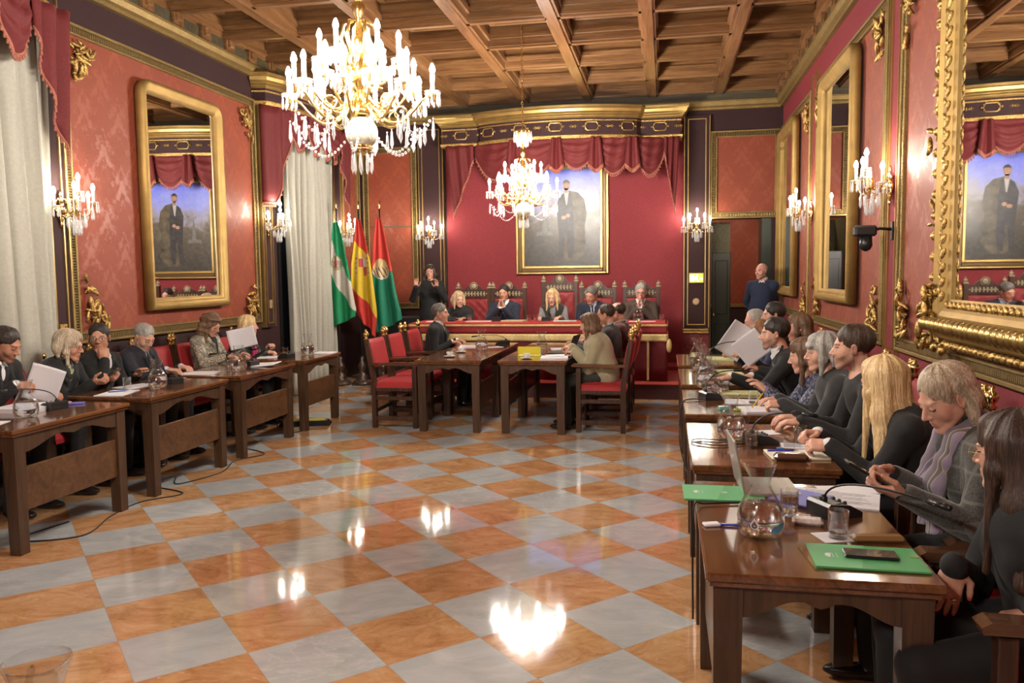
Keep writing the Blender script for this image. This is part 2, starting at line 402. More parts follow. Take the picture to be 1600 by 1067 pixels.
    # dark frieze between cornice and beams, gilt cornice
    def ring(name, prof, mats, z, parent_kind=True, segs=('L', 'B', 'R')):
        m = MB()
        if 'L' in segs: m.sweep(prof, [(XL, YF, z), (XL, YB, z)], up=(0, 0, 1))
        if 'R' in segs: m.sweep(prof, [(XR, YB, z), (XR, YF, z)], up=(0, 0, 1))
        if 'B' in segs: m.sweep(prof, [(XL, YB, z), (XR, YB, z)], up=(0, 0, 1))
        return struct(put(name, m, mats))
    # out = dir x up: for L (+Y) -> +X ; R (-Y) -> -X ; B (+X) -> -Y : always into the room
    ring('trim_3', [(0, 0), (.05, .0), (.05, .035), (.09, .05), (.11, .10), (.11, .125), (0, .125)], GOLDT, 4.10)
    ring('trim_4', [(0, 0), (.07, .0), (.07, .13), (0, .13)], CEILD, 4.225)
    # little brackets along the side walls
    for X, s in ((XL, 1), (XR, -1)):
        m = MB()
        for y in ys:
            for dy in (-.5, 0):
                yy = y+dy; m.box(min(X, X+s*.10), max(X, X+s*.10), yy-.09, yy+.09, 4.24, 4.36); m.box(min(X, X+s*.13), max(X, X+s*.13), yy-.05, yy+.05, 4.28, 4.37, .01)
        put('frieze_brackets', m, CEILW, ce)
    # damask panels with gilt mouldings
    prof = [(-.0, -.03), (.018, -.03), (.03, -.012), (.045, 0), (.03, .014), (.034, .03), (.018, .045), (0, .045)]
    def panel(X, a0, a1, z0, z1, side, wall, n, mold=.10):
        s = 1 if side == 'L' else -1
        e = wall
        m = MB()
        if side in 'LR':
            m.box(min(X, X+s*.012), max(X, X+s*.012), a0, a1, z0, z1); dm = DAM_Y
            P = lambda a, z, o=0.: (X+s*o, a, z)
        else:
            m.box(a0, a1, X-.012, X, z0, z1); dm = DAM_X
            P = lambda a, z, o=0.: (a, X-o, z)
        pn = put('damask_panel', m, dm, wall)
        # moulding: outer plain bead, ribbed flat, inner bead
        for nm, off, w, h, mt in (('outer_bead', 0., .028, .045, GOLDT), ('ribbed_moulding', .028, .052, .030, 'rib'), ('inner_bead', .08, .022, .040, GOLDT)):
            m = MB()
            A0, A1, Z0, Z1 = a0+off, a1-off, z0+off, z1-off
            def bar(b0, b1, c0, c1):
                p = P(b0, c0); q = P(b1, c1, h)
                lo = [min(p[i], q[i]) for i in range(3)]; hi = [max(p[i], q[i]) for i in range(3)]
                m.box(lo[0], hi[0], lo[1], hi[1], lo[2], hi[2], .006)
            m.cur = 0; bar(A0, A0+w, Z0, Z1); bar(A1-w, A1, Z0, Z1)
            m.cur = 1; bar(A0+w, A1-w, Z0, Z0+w); bar(A0+w, A1-w, Z1-w, Z1)
            put(nm, m, None, pn, mats=[RIBZ, (RIBY if side in 'LR' else RIBX)] if mt == 'rib' else [mt, mt])
        return pn
    pL = panel(XL, 6.14, 9.47, 1.05, 3.83, 'L', wl, 0)
    panel(XL, 12.15, 12.95, 1.05, 3.83, 'L', wl, 0)
    panel(XL, .4, 3.6, 1.05, 3.83, 'L', wl, 0)
    panel(XR, 3.35, 6.54, 1.0, 3.78, 'R', wr, 0)
    panel(XR, 6.93, 9.98, 1.0, 3.78, 'R', wr, 0)
    panel(XR, 10.38, 12.88, 1.0, 3.78, 'R', wr, 0)
    panel(XR, .0, 2.9, 1.0, 3.78, 'R', wr, 0)
    panel(YB, -5.0, -4.05, 1.07, 3.75, 'B', wb, 0)
    panel(YB, .68, 1.74, 2.44, 3.78, 'B', wb, 0)
    m = MB(); m.box(-4.98, -4.12, YB-.02, YB-.011, 2.43, 2.45); put('panel_seam', m, CEILD, wb)
    # crimson wall behind the dais
    m = MB(); m.box(-3.55, .27, YB-.02, YB, 0.2, 4.1); put('crimson_panel', m, CRIMSON, wb)
    # pilasters with thin gilt fillets
    def pil(axis, X, a0, a1, z0, z1, wall, s=1, d=.06):
        m = MB(); t = .014
        e = MB()
        def bx(mm, p0, p1, q0, q1, o0, o1, bev=0):
            if axis == 'x': mm.box(min(X+s*o0, X+s*o1), max(X+s*o0, X+s*o1), p0, p1, q0, q1, bev)
            else: mm.box(p0, p1, X-o1, X-o0, q0, q1, bev)
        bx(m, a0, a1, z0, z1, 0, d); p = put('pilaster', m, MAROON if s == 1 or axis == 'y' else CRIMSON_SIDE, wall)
        i = .045
        for (p0, p1, q0, q1) in ((a0+i, a0+i+t, z0+i, z1-i), (a1-i-t, a1-i, z0+i, z1-i), (a0+i+t, a1-i-t, z0+i, z0+i+t), (a0+i+t, a1-i-t, z1-i-t, z1-i)): bx(e, p0, p1, q0, q1, d, d+.012)
        for aa in (a0-.012, a1): bx(e, aa, aa+.012, z0, z1, 0, d+.014)
        put('gilt_fillet', e, GOLD, p)
        return p
    pil('x', XL, 5.86, 6.10, .98, 4.08, wl); pil('x', XL, 9.52, 9.76, .98, 3.98, wl); pil('x', XL, 11.75, 12.1, .98, 3.98, wl)
    pil('x', XR, 10.02, 10.34, .95, 3.95, wr, -1, .02); pil('x', XR, 6.58, 6.89, .95, 3.95, wr, -1, .02); pil('x', XR, 2.95, 3.3, .95, 3.95, wr, -1, .02)
    pil('y', YB, -4.0, -3.6, .75, 4.05, wb); pil('y', YB, .29, .66, .75, 4.02, wb)
    # dado at the back: carved gilt rail over red damask
    for a0, a1 in ((XL+.02, -3.58), (.27, .67)):
        m = MB(); m.box(a0, a1, YB-.03, YB-.02, 0.1, .66); put('dado_panel', m, DAM_R if a0 > 0 else MAROON, wb)
        m = MB(); m.box(a0, a1, YB-.075, YB, .66, .70, .01); m.box(a0, a1, YB-.06, YB, .70, .745, .01); put('dado_rail', m, GOLDC, wb)
    # skirting
    m = MB(); m.box(XL, XL+.03, YF, YB, 0, .16); struct(put('baseboard_left', m, DESKW))
    m = MB(); m.box(XR-.03, XR, YF, YB, 0, .16); struct(put('baseboard_right', m, DESKW))
    m = MB(); m.box(XL, .67, YB-.04, YB, 0, .16); struct(put('baseboard_back', m, DESKW))
    # windows behind the curtains: dark shutters
    for i, yc in enumerate((4.75, 10.85)):
        w = struct(empty('window_%d' % (i+1), (XL, yc, 0)))
        m = MB(); m.box(-.02, .03, -.85, -.78, .0, 3.9); m.box(-.02, .03, .78, .85, 0, 3.9); m.box(-.02, .03, -.78, .78, 3.82, 3.9); put('window_frame', m, DARKM, w)
        m = MB(); m.box(-.01, .012, -.78, .78, 0, 3.82); put('window_pane', m, simple('night_glass', (.01, .012, .016), .08), w)
    return wl, wr, wb
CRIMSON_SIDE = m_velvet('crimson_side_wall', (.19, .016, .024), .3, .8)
wall_l, wall_r, wall_b = room()

def draped(name, mat, fringe, fn, nu, nv, thick=.012):
    pass
# ------------------------------------------------------------ curtains and pelmets
def curtain(y0, y1, X, z0, z1, label, folds=9, amp=.055, group=None):
    m = MB(); L = y1-y0
    def fn(u, v):
        z = z0+(z1-z0)*v; a = u*folds*2*PI
        k = .75+.25*(1-v)
        return (X+amp*k*(sin(a)+.35*sin(2.3*a+1.3)+.2*sin(.7*a+v*1.5))+.02*sin(v*5+u*9), y0+L*(u+.012*sin(a*1.1+v*3)), z)
    m.grid(fn, folds*16, 14, .012)
    return tag(put('curtain', m, CREAM), label, 'curtain', group)
curtain(4.15, 5.84, XL+.14, .03, 3.75, 'long cream curtain hanging in folds beside the nearest wall sconce on the left', 9)
curtain(10.0, 11.52, XL+.15, .03, 3.75, 'long cream curtain hanging behind the green and white flag', 9)

def swag_piece(P0, P1, drop, out, zt, n=20, vn=12, folds=3, skew=0., lift=.0):
    """draped swag between two points of a pelmet; P are (x,y); out = outward unit vector"""
    P0 = Vector((*P0, 0)); P1 = Vector((*P1, 0)); out = Vector((*out, 0))
    def fn(u, v):
        sag = (1-(2*u-1)**2)
        z = zt-lift-v*(.06+drop*(.25+.75*sag)) if True else 0
        c = P0.lerp(P1, u)
        bulge = .03+.06*sag*sin(PI*min(1, v*1.05))+.018*sin(v*PI*2*folds)*sag+.012*sin(u*17+v*3)
        p = c+out*bulge
        return (p.x, p.y, z)
    return fn
def fringe_along(mb, fn, n, size=.05, edge='v1'):
    pts = [Vector(fn(i/n, 1.)) for i in range(n+1)]
    mb.tube([p+Vector((0, 0, .0)) for p in pts], .011, 6)
    for i in range(n):
        p = pts[i].lerp(pts[i+1], .5)
        mb.lathe([(.003, 0), (.008, -.008), (.005, -.018), (.009, -.024), (.011, -size)], p, 6)
def tail_path(path, out, zt, length):
    P = [Vector((*p, 0)) for p in path]; ls = [0]; out = Vector((*out, 0))
    for a, b in zip(P, P[1:]): ls.append(ls[-1]+(b-a).length)
    def fn(u, v):
        s = u*ls[-1]
        i = max(k for k in range(len(P)-1) if s >= ls[k]-1e-9); d = (P[i+1]-P[i]).normalized(); q = P[i]+d*(s-ls[i])
        n = Vector((d.y, -d.x, 0)); n = n if n.dot(out) > -.2 and n.dot(Vector((1, -1, 0))) > 0 else -n
        L = .30+(length-.30)*min(1, u*1.6); p = q+n*(.03+.028*sin(u*5*PI)*(.6+.4*v))
        return (p.x, p.y, zt-v*L)
    return fn
def tail(P, out, along, zt, length, w=.34, side=1):
    P = Vector((*P, 0)); out = Vector((*out, 0)); al = Vector((*along, 0))
    def fn(u, v):
        # zigzag cascade: longer at the outer side
        L = .22+(length-.22)*u
        z = zt-v*L
        a = u*5*PI
        p = P+al*(side*w*u*(1-.25*v))+out*(.05+.035*sin(a)*(.6+.4*v))
        return (p.x, p.y, z)
    return fn
def pelmet(name, pts, z0, z1, label, swags, tails, motif_y=True, nmot=9):
    """pts: plan polyline of the front face, going so that dir x up points into the room"""
    r = empty(name, (0, 0, 0)); tag(r, label, 'pelmet')
    m = MB(); m.sweep([(-.02, 0), (0, 0), (0, z1-z0), (-.02, z1-z0)], [(x, y, z0) for x, y in pts]); put('pelmet_board', m, MAROON, r)
    m = MB()
    m.sweep([(-.02, 0), (.02, 0), (.035, .02), (.035, .035), (.06, .05), (.06, .065), (.09, .085), (.10, .125), (.12, .14), (.12, .175), (-.02, .175)], [(x, y, z1) for x, y in pts], smooth=False)
    put('gilt_cornice', m, GOLD, r)
    m = MB(); m.sweep([(-.02, -.0), (.02, 0), (.03, .02), (.03, .045), (0, .06), (-.02, .06)], [(x, y, z0-.03) for x, y in pts]); m.sweep([(0, 0), (.012, 0), (.012, .02), (0, .02)], [(x, y, z1-.045) for x, y in pts]); put('gilt_bead', m, GOLDC, r)
    # gilt cartouches along the front
    P = [Vector((x, y, 0)) for x, y in pts]; ls = [0]
    for a, b in zip(P, P[1:]): ls.append(ls[-1]+(b-a).length)
    def at(s):
        for i in range(len(P)-1):
            if s <= ls[i+1] or i == len(P)-2:
                d = (P[i+1]-P[i]).normalized(); return P[i]+d*(s-ls[i]), d
    zc = (z0+z1)/2+.01; hh = (z1-z0)*.22
    for k in range(nmot):
        p, d = at(ls[-1]*(k+.5)/nmot); nn = d.cross(Vector((0, 0, 1)))
        m = MB(Matrix((( d.x, 0, nn.x, p.x), (d.y, 0, nn.y, p.y), (0, 1, 0, zc), (0, 0, 0, 1))))
        if k % 2 == 0:
            w = .105
            m.tube([(-w, 0, .012), (-w*.7, hh, .012), (w*.7, hh, .012), (w, 0, .012), (w*.7, -hh, .012), (-w*.7, -hh, .012)], .011, 6, True)
            for sx in (-1, 1): m.sphere((sx*(w+.02), 0, .01), .018, 8, 6); m.sphere((sx*(w-.01), hh*.7, .01), .012, 6, 5); m.sphere((sx*(w-.01), -hh*.7, .01), .012, 6, 5)
        else:
            m.sphere((0, 0, .012), .02, 8, 6)
            for sx in (-1, 1):
                m.sphere((sx*.03, .01, .01), .015, 6, 5); m.sphere((sx*.03, -.01, .01), .015, 6, 5); m.sphere((sx*.055, 0, .01), .01, 6, 5)
        put('gilt_cartouche', m, GOLD, r)
    for fn in swags:
        m = MB(); m.grid(fn, 24, 16, .006); s = put('velvet_swag', m, REDV, r)
        m = MB(); fringe_along(m, fn, 20); put('fringe', m, FRINGE, s)
    for fn in tails:
        m = MB(); m.grid(fn, 24, 10, .006); s = put('velvet_tail', m, REDV, r)
        m = MB(); fringe_along(m, fn, 22); put('fringe', m, FRINGE, s)
    return r
# big canopy over the dais
def canopy():
    yb, ye, ym = YB, 12.62, 12.30
    X0, X1, c0, c1 = -3.50, .22, -2.92, -.37
    pts = [(X0, yb), (X0, ye), (c0, ye)]
    for i in range(13):
        t = i/12; pts.append((c0+.06+(c1-c0-.12)*t, ye-.10-(.26)*sin(PI*t)**.8))
    pts += [(c1, ye), (X1, ye), (X1, yb)]
    z0, z1 = 3.68, 3.95
    zt = z0-.02
    sw = []; o = (0, -1)
    def yat(x):
        if x < c0 or x > c1: return ye
        t = (x-c0)/(c1-c0); return ye-.10-.26*max(0, sin(PI*t))**.8
    xs = [-2.98, -2.35, -1.73, -1.1, -.72, -.02]
    edges = [(-2.97, -2.28), (-2.28, -1.62), (-1.62, -1.02), (-1.05, -.50), (-.47, .0)]
    for i, (a, b) in enumerate(edges):
        sw.append(swag_piece((a, yat(a)+.03), (b, yat(b)+.03), (.50, .46, .40, .48, .50)[i], o, zt, folds=4))
    for xx in (-2.28, -1.62, -1.03, -.49):
        def fj(u, v, xx=xx): return (xx-.07+.14*u*(1+.6*v)-.04*v, yat(xx)-.06-.03*sin(u*3*PI), zt-v*(.40+.08*sin(PI*u)))
        sw.append(fj)
    tl = [tail((-2.98, ye), o, (-1, 0), zt, 1.12, .46), tail((-.02, ye), o, (1, 0), zt, 1.12, .22)]
    pelmet('canopy', pts, z0, z1, 'gilt and maroon canopy with red fringed swags over the painted portrait', sw, tl, nmot=17)
canopy()
def side_pelmet(yc, label, w=1.22):
    X = XL; pts = [(X, yc-w)]
    for i in range(13):
        t = i/12; pts.append((X+.16+.20*sin(PI*t)**.7, yc-w+.04+(2*w-.08)*t))
    pts.append((X, yc+w))
    def xat(y):
        t = min(1, max(0, (y-yc+w-.04)/(2*w-.08))); return X+.16+.20*sin(PI*t)**.7
    z0, z1 = 3.80, 3.97; zt = z0-.02; o = (1, 0)
    ed = [(-.80, -.34), (-.36, .06), (.04, .42), (.40, .80)]
    sw = [swag_piece((xat(yc+a)-.03, yc+a), (xat(yc+b)-.03, yc+b), .42, o, zt, folds=3) for a, b in ed]
    tl = [tail_path([(xat(yc-.78)-.02, yc-.74), (xat(yc-1.1)-.03, yc-1.12), (XL+.07, yc-1.20)], o, zt, 1.22), tail((xat(yc+.78)-.03, yc+.78), o, (0, 1), zt, 1.22, .40)]
    pelmet('window_pelmet', pts, z0, z1, label, sw, tl, nmot=0)
side_pelmet(10.70, 'curved gilt pelmet with red fringed swags over the cream curtain by the flags')
side_pelmet(4.78, 'curved gilt pelmet with red fringed swags over the nearest cream curtain')

# ------------------------------------------------------------ carved corner pieces
def carved(mb, w, h, seed=1, depth=.045, leaf=26):
    """rocaille: scrolls and leaves in the local xz plane, y outward (negative = into the room)"""
    rnd = random.Random(seed)
    for k in range(3):
        cx, cz = w*(.2+.3*k), h*(.75-.28*k); r = min(w, h)*(.14+.04*rnd.random())
        pts = [(cx+r*(1-t*.16)*cos(t+k), -depth*.6, cz+r*(1-t*.16)*sin(t+k)) for t in [i*.5 for i in range(11)]]
        mb.tube(pts, [.016*(1-i/16) for i in range(11)], 6)
    for k in range(leaf):
        a = rnd.random(); b = rnd.random()**1.2
        if a+b > 1.15: a, b = a*.5, b*.5
        x, z = a*w, b*h; s = .022+.03*rnd.random()
        R = Matrix.Rotation(rnd.random()*6.28, 3, 'Y') @ Matrix.Rotation(rnd.random()-.5, 3, 'X')
        mb.sphere((x, -depth*(.3+.7*rnd.random()), z), s, 7, 5, (.5, .45, 1.5), R)
def corner_piece(X, y, z, side, sy, sz, label, w=.30, h=.42, seed=1):
    s = 1 if side == 'L' else -1
    # local x -> along the wall (sy), local y -> outward negative, local z -> sz
    M = Matrix(((0, -s, 0, X+s*.028), (sy, 0, 0, y), (0, 0, sz, z), (0, 0, 0, 1)))
    m = MB(M); carved(m, w, h, seed)
    tag(put('corner_ornament', m, GOLDC), label, 'ornament')
for i, (X, y, z, sd, sy, sz, lb) in enumerate([
    (XL, 6.26, 3.70, 'L', 1, -1, 'carved gilt ornament in the upper near corner of the left wall panel, above the sconce'),
    (XL, 9.35, 3.70, 'L', -1, -1, 'carved gilt ornament in the upper far corner of the left wall panel, by the curtain'),
    (XL, 6.28, 1.17, 'L', 1, 1, 'carved gilt ornament low on the left wall, above the man covering his mouth'),
    (XL, 9.35, 1.17, 'L', -1, 1, 'carved gilt ornament low on the left wall, above the blonde woman with papers'),
    (XR, 6.42, 1.13, 'R', -1, 1, 'carved gilt ornament at the lower far corner beside the ornate mirror'),
    (XR, 6.42, 3.66, 'R', -1, -1, 'carved gilt ornament above the far side of the ornate mirror'),
    (XR, 7.05, 1.13, 'R', 1, 1, 'carved gilt ornament beneath the black camera, low on the right wall'),
    (XR, 7.05, 3.66, 'R', 1, -1, 'carved gilt ornament high on the right wall above the large sconce'),
    (XR, 9.86, 1.13, 'R', -1, 1, 'carved gilt ornament low between the two plain wall mirrors'),
    (XR, 9.86, 3.66, 'R', -1, -1, 'carved gilt ornament high at the far end of the middle right panel'),
    (XR, 10.5, 1.13, 'R', 1, 1, 'carved gilt ornament under the farthest mirror, on its near side'),
    (XR, 10.5, 3.66, 'R', 1, -1, 'carved gilt ornament above the farthest mirror, on its near side'),
    (XR, 12.76, 3.66, 'R', -1, -1, 'carved gilt ornament in the upper corner nearest the doorway')]):
    corner_piece(X, y, z, sd, sy, sz, lb, .30 if sd == 'L' else .26, .42 if i not in (2,) else .46, seed=i+3)

# ------------------------------------------------------------ plain mirrors
def arch_outline(a0, a1, z0, z1, r=.14, n=6):
    pts = [(a0, z0), (a1, z0)]
    for k in range(n+1): t = PI/2*k/n; pts.append((a1-r+r*cos(t), z1-r+r*sin(t)))
    for k in range(n+1): t = PI/2+PI/2*k/n; pts.append((a0+r+r*cos(t), z1-r+r*sin(t)))
    return pts
def mirror(side, X, y0, y1, z0, z1, label, fw=.125, tilt=0.):
    s = 1 if side == 'L' else -1
    r = empty('wall_mirror', (X, (y0+y1)/2, z0)); tag(r, label, 'mirror')
    W = (y1-y0)/2; H = z1-z0
    r.rotation_euler = (0, tilt*s, 0)
    o = arch_outline(-W, W, 0, H)
    # path centre line along the outer edge ; dir x up trick: build in (y,z) with out=+x*s
    prof = [(0, .0), (0, .06), (.02, .085), (.05, .09), (.075, .06), (.09, .065), (.11, .04), (fw, .03), (fw, .0)]
    P = [Vector((a, b)) for a, b in o]; n = len(P); m = MB(); vs = []; k = len(prof)
    for i in range(n):
        d1 = (P[i]-P[i-1]).normalized(); d2 = (P[(i+1) % n]-P[i]).normalized()
        n1 = Vector((-d1.y, d1.x)); n2 = Vector((-d2.y, d2.x)); nn = (n1+n2); nn = nn/nn.length; nn = nn/max(.4, nn.dot(n1))
        for q, h in prof:
            p = P[i]+nn*q; vs.append((s*(h+.01), p.x, p.y))
    fs = []
    for i in range(n):
        j = (i+1) % n
        for a in range(k):
            b = (a+1) % k; fs.append((i*k+a, j*k+a, j*k+b, i*k+b))
    m.add(vs, fs, True); put('gilt_frame', m, GOLDF, r)
    oi = arch_outline(-W+fw-.01, W-fw+.01, fw-.01, H-fw+.01, .05)
    m = MB(); m.prism(oi, min(s*.012, s*.025), max(s*.012, s*.025), 'x'); put('mirror_glass', m, MIRROR, r)
    return r
mirror('L', XL+.03, 7.12, 8.58, 1.30, 3.56, 'gilt framed mirror on the left wall reflecting the portrait', .125)
mirror('R', XR-.03, 7.80, 9.46, 1.30, 3.66, 'plain gilt framed mirror on the right wall beside the black camera', .125)
mirror('R', XR-.03, 11.18, 12.74, 1.28, 3.66, 'narrow looking gilt framed mirror by the bald man in the doorway', .125)

# ------------------------------------------------------------ the big carved mirror
def big_mirror():
    y0, y1, z0, z1 = 3.70, 5.37, 1.21, 3.98; gy0, gy1, gz0, gz1 = 3.97, 5.13, 1.44, 3.66; FX = XR-.22
    r = empty('carved_mirror', (XR, 4.45, z0)); tag(r, 'huge mirror in a heavily carved gilt frame above the nearest seats', 'mirror')
    def L(m): m.M = T(-XR, -4.45, -z0); return m
    m = L(MB()); m.box(XR-.10, XR-.085, gy0-.02, gy1+.02, gz0-.02, gz1+.02); put('mirror_glass', m, MIRROR, r)
    prof = [(0, .01), (0, .09), (.022, .13), (.05, .15), (.08, .125), (.11, .14), (.15, .15), (.18, .14), (.21, .12), (.25, .11), (.25, .08)]
    m = L(MB()); zb = z0-.03; P = [Vector(p) for p in [(y1-.02, zb), (y0+.02, zb), (y0+.02, z1), (y1-.02, z1)]][::-1]; n = 4; k = len(prof); vs = []; fs = []
    for i in range(n):
        d1 = (P[i]-P[i-1]).normalized(); d2 = (P[(i+1) % n]-P[i]).normalized()
        nn = Vector((-d1.y, d1.x))+Vector((-d2.y, d2.x))
        for q, h in prof:
            p = P[i]+nn*q; vs.append((XR-h, p.x, p.y))
    for i in range(n):
        j = (i+1) % n
        for a in range(k-1): fs.append((i*k+a, j*k+a, j*k+a+1, i*k+a+1))
    m.add(vs, fs); put('frame_moulding', m, GOLDF, r)
    m = MB(); m.sphere((0, 0, 0), .036, 10, 7, (.9, 1, .85)); me = m.mesh('carved_bead'); me.materials.append(GOLDC); zz = z0+.10
    while zz < z1:
        for yb in (y1-.03, y0+.03): o = bpy.data.objects.new('carved_bead', me); COL.objects.link(o); o.parent = r; o.location = (-.13, yb-4.45, zz-z0)
        zz += .125
    m = L(MB()); m.tube([(XR-.18, y0+(y1-y0)*i/40, z0+.07) for i in range(41)], .018, 10)
    for i in range(22):
        y = y0+.04+(y1-y0-.08)*i/21; m.lathe([(.020, -.024), (.042, -.013), (.042, .013), (.020, .024)], (XR-.18, y, z0+.07), 12, Matrix.Rotation(PI/2, 3, 'X') @ Matrix.Rotation(.5, 3, 'Y'))
    put('twisted_rail', m, GOLD, r)
    m = L(MB())
    for yl, sg in ((gy1+.045, 1), (gy0-.045, -1)):
        zz = gz0
        while zz < gz1:
            m.sphere((XR-.135, yl, zz), .026, 7, 5, (.7, .8, 1.6), Matrix.Rotation(.5*sg, 3, 'X')); m.sphere((XR-.145, yl+.02*sg, zz+.04), .02, 7, 5, (.6, .8, 1.5), Matrix.Rotation(-.7*sg, 3, 'X')); zz += .085
    yy = gy0
    while yy < gy1: m.sphere((XR-.135, yy, gz0-.04), .024, 7, 5, (.6, 1.4, .8), Matrix.Rotation(.5, 3, 'X')); yy += .07
    yy = y0+.1
    while yy < y1-.1: m.sphere((XR-.10, yy, z0-.055), .03, 7, 5, (.9, 1.2, .8), Matrix.Rotation(-.4, 3, 'X')); yy += .075
    put('leaf_carving', m, GOLDC, r)
    for yy, sg, sd in ((y1, 1, 1), (y0, -1, 2)):
        m = L(MB()); rnd = random.Random(sd)
        for k in range(60):
            a = rnd.random(); b = rnd.random(); y = yy+sg*(.20*a*(1-b*.7)-.08); z = z0-.06+.36*b
            m.sphere((XR-.05-.15*rnd.random(), y, z), .026+.018*rnd.random(), 7, 5, (.6, .5, 1.5), Matrix.Rotation(rnd.random()*6, 3, 'X'))
        for k in range(3):
            cy, cz, rr = yy-sg*(.02+.13*k)+sg*.10, z0-.04-.015*k, .072-.008*k
            m.tube([(XR-.13, cy+rr*(1-.1*t)*cos(t)*sg, cz+rr*(1-.1*t)*sin(t)) for t in [PI+i*.45 for i in range(11)]], [.024*(1-i/18) for i in range(11)], 8)
        put('scroll_foot', m, GOLDC, r)
        m = L(MB())
        for k in range(60):
            z = z0+.5+(z1-z0-.4)*rnd.random(); t = abs(sin(z*3.2)); y = yy+sg*(.02+.10*t*rnd.random()-.03)
            m.sphere((XR-.05-.12*rnd.random(), y, z), .02+.014*rnd.random(), 6, 5, (.6, .5, 1.7), Matrix.Rotation(rnd.random()*6, 3, 'X'))
        for k in range(4):
            cz = z0+.8+k*.6; m.tube([(XR-.10, yy+sg*(.04+.06*cos(t)), cz+.09*sin(t)) for t in [-1.6+i*.4 for i in range(10)]], [.016*(1-i/20) for i in range(10)], 7)
        put('foliage_carving', m, GOLDC, r)
big_mirror()

# ------------------------------------------------------------ painted portrait
def portrait():
    r = empty('portrait_painting', (-1.635, YB-.03, 1.62)); tag(r, 'gilt framed portrait of a standing man in a dark suit on the red wall', 'painting')
    W, H = .745, 1.80
    P = [(-W, 0), (W, 0), (W, H), (-W, H)]
    for nm, i0, w, h0, h1, mt in (('outer_frame', 0, .035, .06, .05, GOLD), ('frame_hollow', .035, .055, .045, .03, simple('dark_frame_hollow', (.12, .07, .025), .4, .5)), ('inner_frame', .09, .045, .05, .02, GOLD)):
        m = MB(); a0, a1, z0, z1 = -W+i0, W-i0, i0, H-i0
        m.box(a0, a0+w, -h0, 0, z0, z1, .008); m.box(a1-w, a1, -h0, 0, z0, z1, .008); m.box(a0+w, a1-w, -h0, 0, z0, z0+w, .008); m.box(a0+w, a1-w, -h0, 0, z1-w, z1, .008)
        put(nm, m, mt, r)
    # canvas: sky above, dark ground below, blurred trees
    t = NT('painted_canvas'); p = t.pos(); x, y, z = t.xyz(p)
    nz = t.noise(p, 3.5, 6., .65, .8); zz = t.math('ADD', t.math('DIVIDE', z, H), t.math('MULTIPLY', t.math('SUBTRACT', nz, .5), .55))
    zz = t.math('SUBTRACT', zz, t.math('MULTIPLY', t.math('ABSOLUTE', x), .12))
    c = t.ramp(zz, [(.08, (.025, .022, .014)), (.34, (.055, .045, .025)), (.46, (.12, .10, .07)), (.56, (.30, .29, .36)), (.68, (.28, .32, .78)), (.92, (.16, .20, .85))])
    c = t.mix(.14, c, t.ramp(t.noise(p, 16., 4., .7), [(.3, (.04, .035, .03)), (.7, (.34, .32, .34))]))
    mc = t.pbr(c, .32, 0.)
    m = MB(); m.box(-W+.12, W-.12, -.022, -.006, .12, H-.12); cv = put('canvas', m, mc, r)
    def shp(nm, polys, mat, d):
        m = MB()
        for po in polys: m.prism(po, -.022-d, -.0215, 'y')
        put(nm, m, mat, cv)
    def ell(cx, cz, a, b, n=20): return [(cx+a*cos(2*PI*i/n), cz+b*sin(2*PI*i/n)) for i in range(n)]
    suit = simple('painted_dark_suit', (.035, .032, .035), .4, var=.5, sc=14.); robe = simple('painted_robe', (.085, .07, .045), .4, var=.6, sc=9.)
    skin = simple('painted_skin', (.36, .20, .13), .4, var=.25, sc=20.)
    shp('painted_fountain', [[(-.42, .62), (-.14, .62), (-.16, .68), (-.24, .69), (-.25, .86), (-.21, .88), (-.26, .9), (-.27, 1.02), (-.29, 1.02), (-.30, .9), (-.35, .88), (-.31, .86), (-.32, .69), (-.40, .68)]], simple('painted_stone', (.14, .14, .13), .4, var=.3), .0006)
    shp('painted_robe', [[(.02, 1.28), (.10, 1.33), (.26, 1.29), (.36, 1.18), (.40, .95), (.36, .72), (.40, .40), (.30, .22), (.08, .2), (-.04, .3), (-.02, .7), (-.06, .9), (-.02, 1.15)]], robe, .0010)
    shp('painted_suit', [[(-.03, 1.24), (.06, 1.31), (.14, 1.29), (.18, 1.1), (.19, .86), (.20, .5), (.17, .26), (.10, .25), (.08, .62), (.05, .63), (.02, .25), (-.05, .26), (-.05, .62), (-.07, .86), (-.09, 1.1)]], suit, .0016)
    shp('painted_shirt', [[(.035, 1.31), (.115, 1.31), (.085, 1.10), (.07, 1.10)]], simple('painted_white', (.45, .44, .42), .4), .0022)
    shp('painted_head', [ell(.075, 1.405, .052, .075), [(.05, 1.36), (.10, 1.36), (.105, 1.29), (.045, 1.29)], ell(.03, .90, .04, .03), ell(.10, .93, .035, .03)], skin, .0026)
    shp('painted_hair', [[(.02, 1.41), (.025, 1.47), (.06, 1.50), (.105, 1.49), (.13, 1.46), (.13, 1.41), (.115, 1.45), (.07, 1.455), (.035, 1.45)]], simple('painted_hair', (.03, .02, .015), .4), .0032)
portrait()
EXPOSURE = 1.6
def drop(mb, x, y, z, L=.07, r=.008):
    mb.sphere((x, y, z-.008), .006, 6, 4)
    mb.lathe([(.001, 0), (r*.55, -L*.12), (r, -L*.75), (.0005, -L)][::-1], (x, y, z-.015), 6)
PEND = []
def pend(name, x, y, z, parent):
    if not PEND: m = MB(); drop(m, 0, 0, 0, .115, .0115); me = m.mesh('crystal_pendant'); me.materials.append(CRYSTAL); PEND.append(me)
    o = bpy.data.objects.new(name, PEND[0]); COL.objects.link(o); o.parent = parent; o.location = (x, y, z)
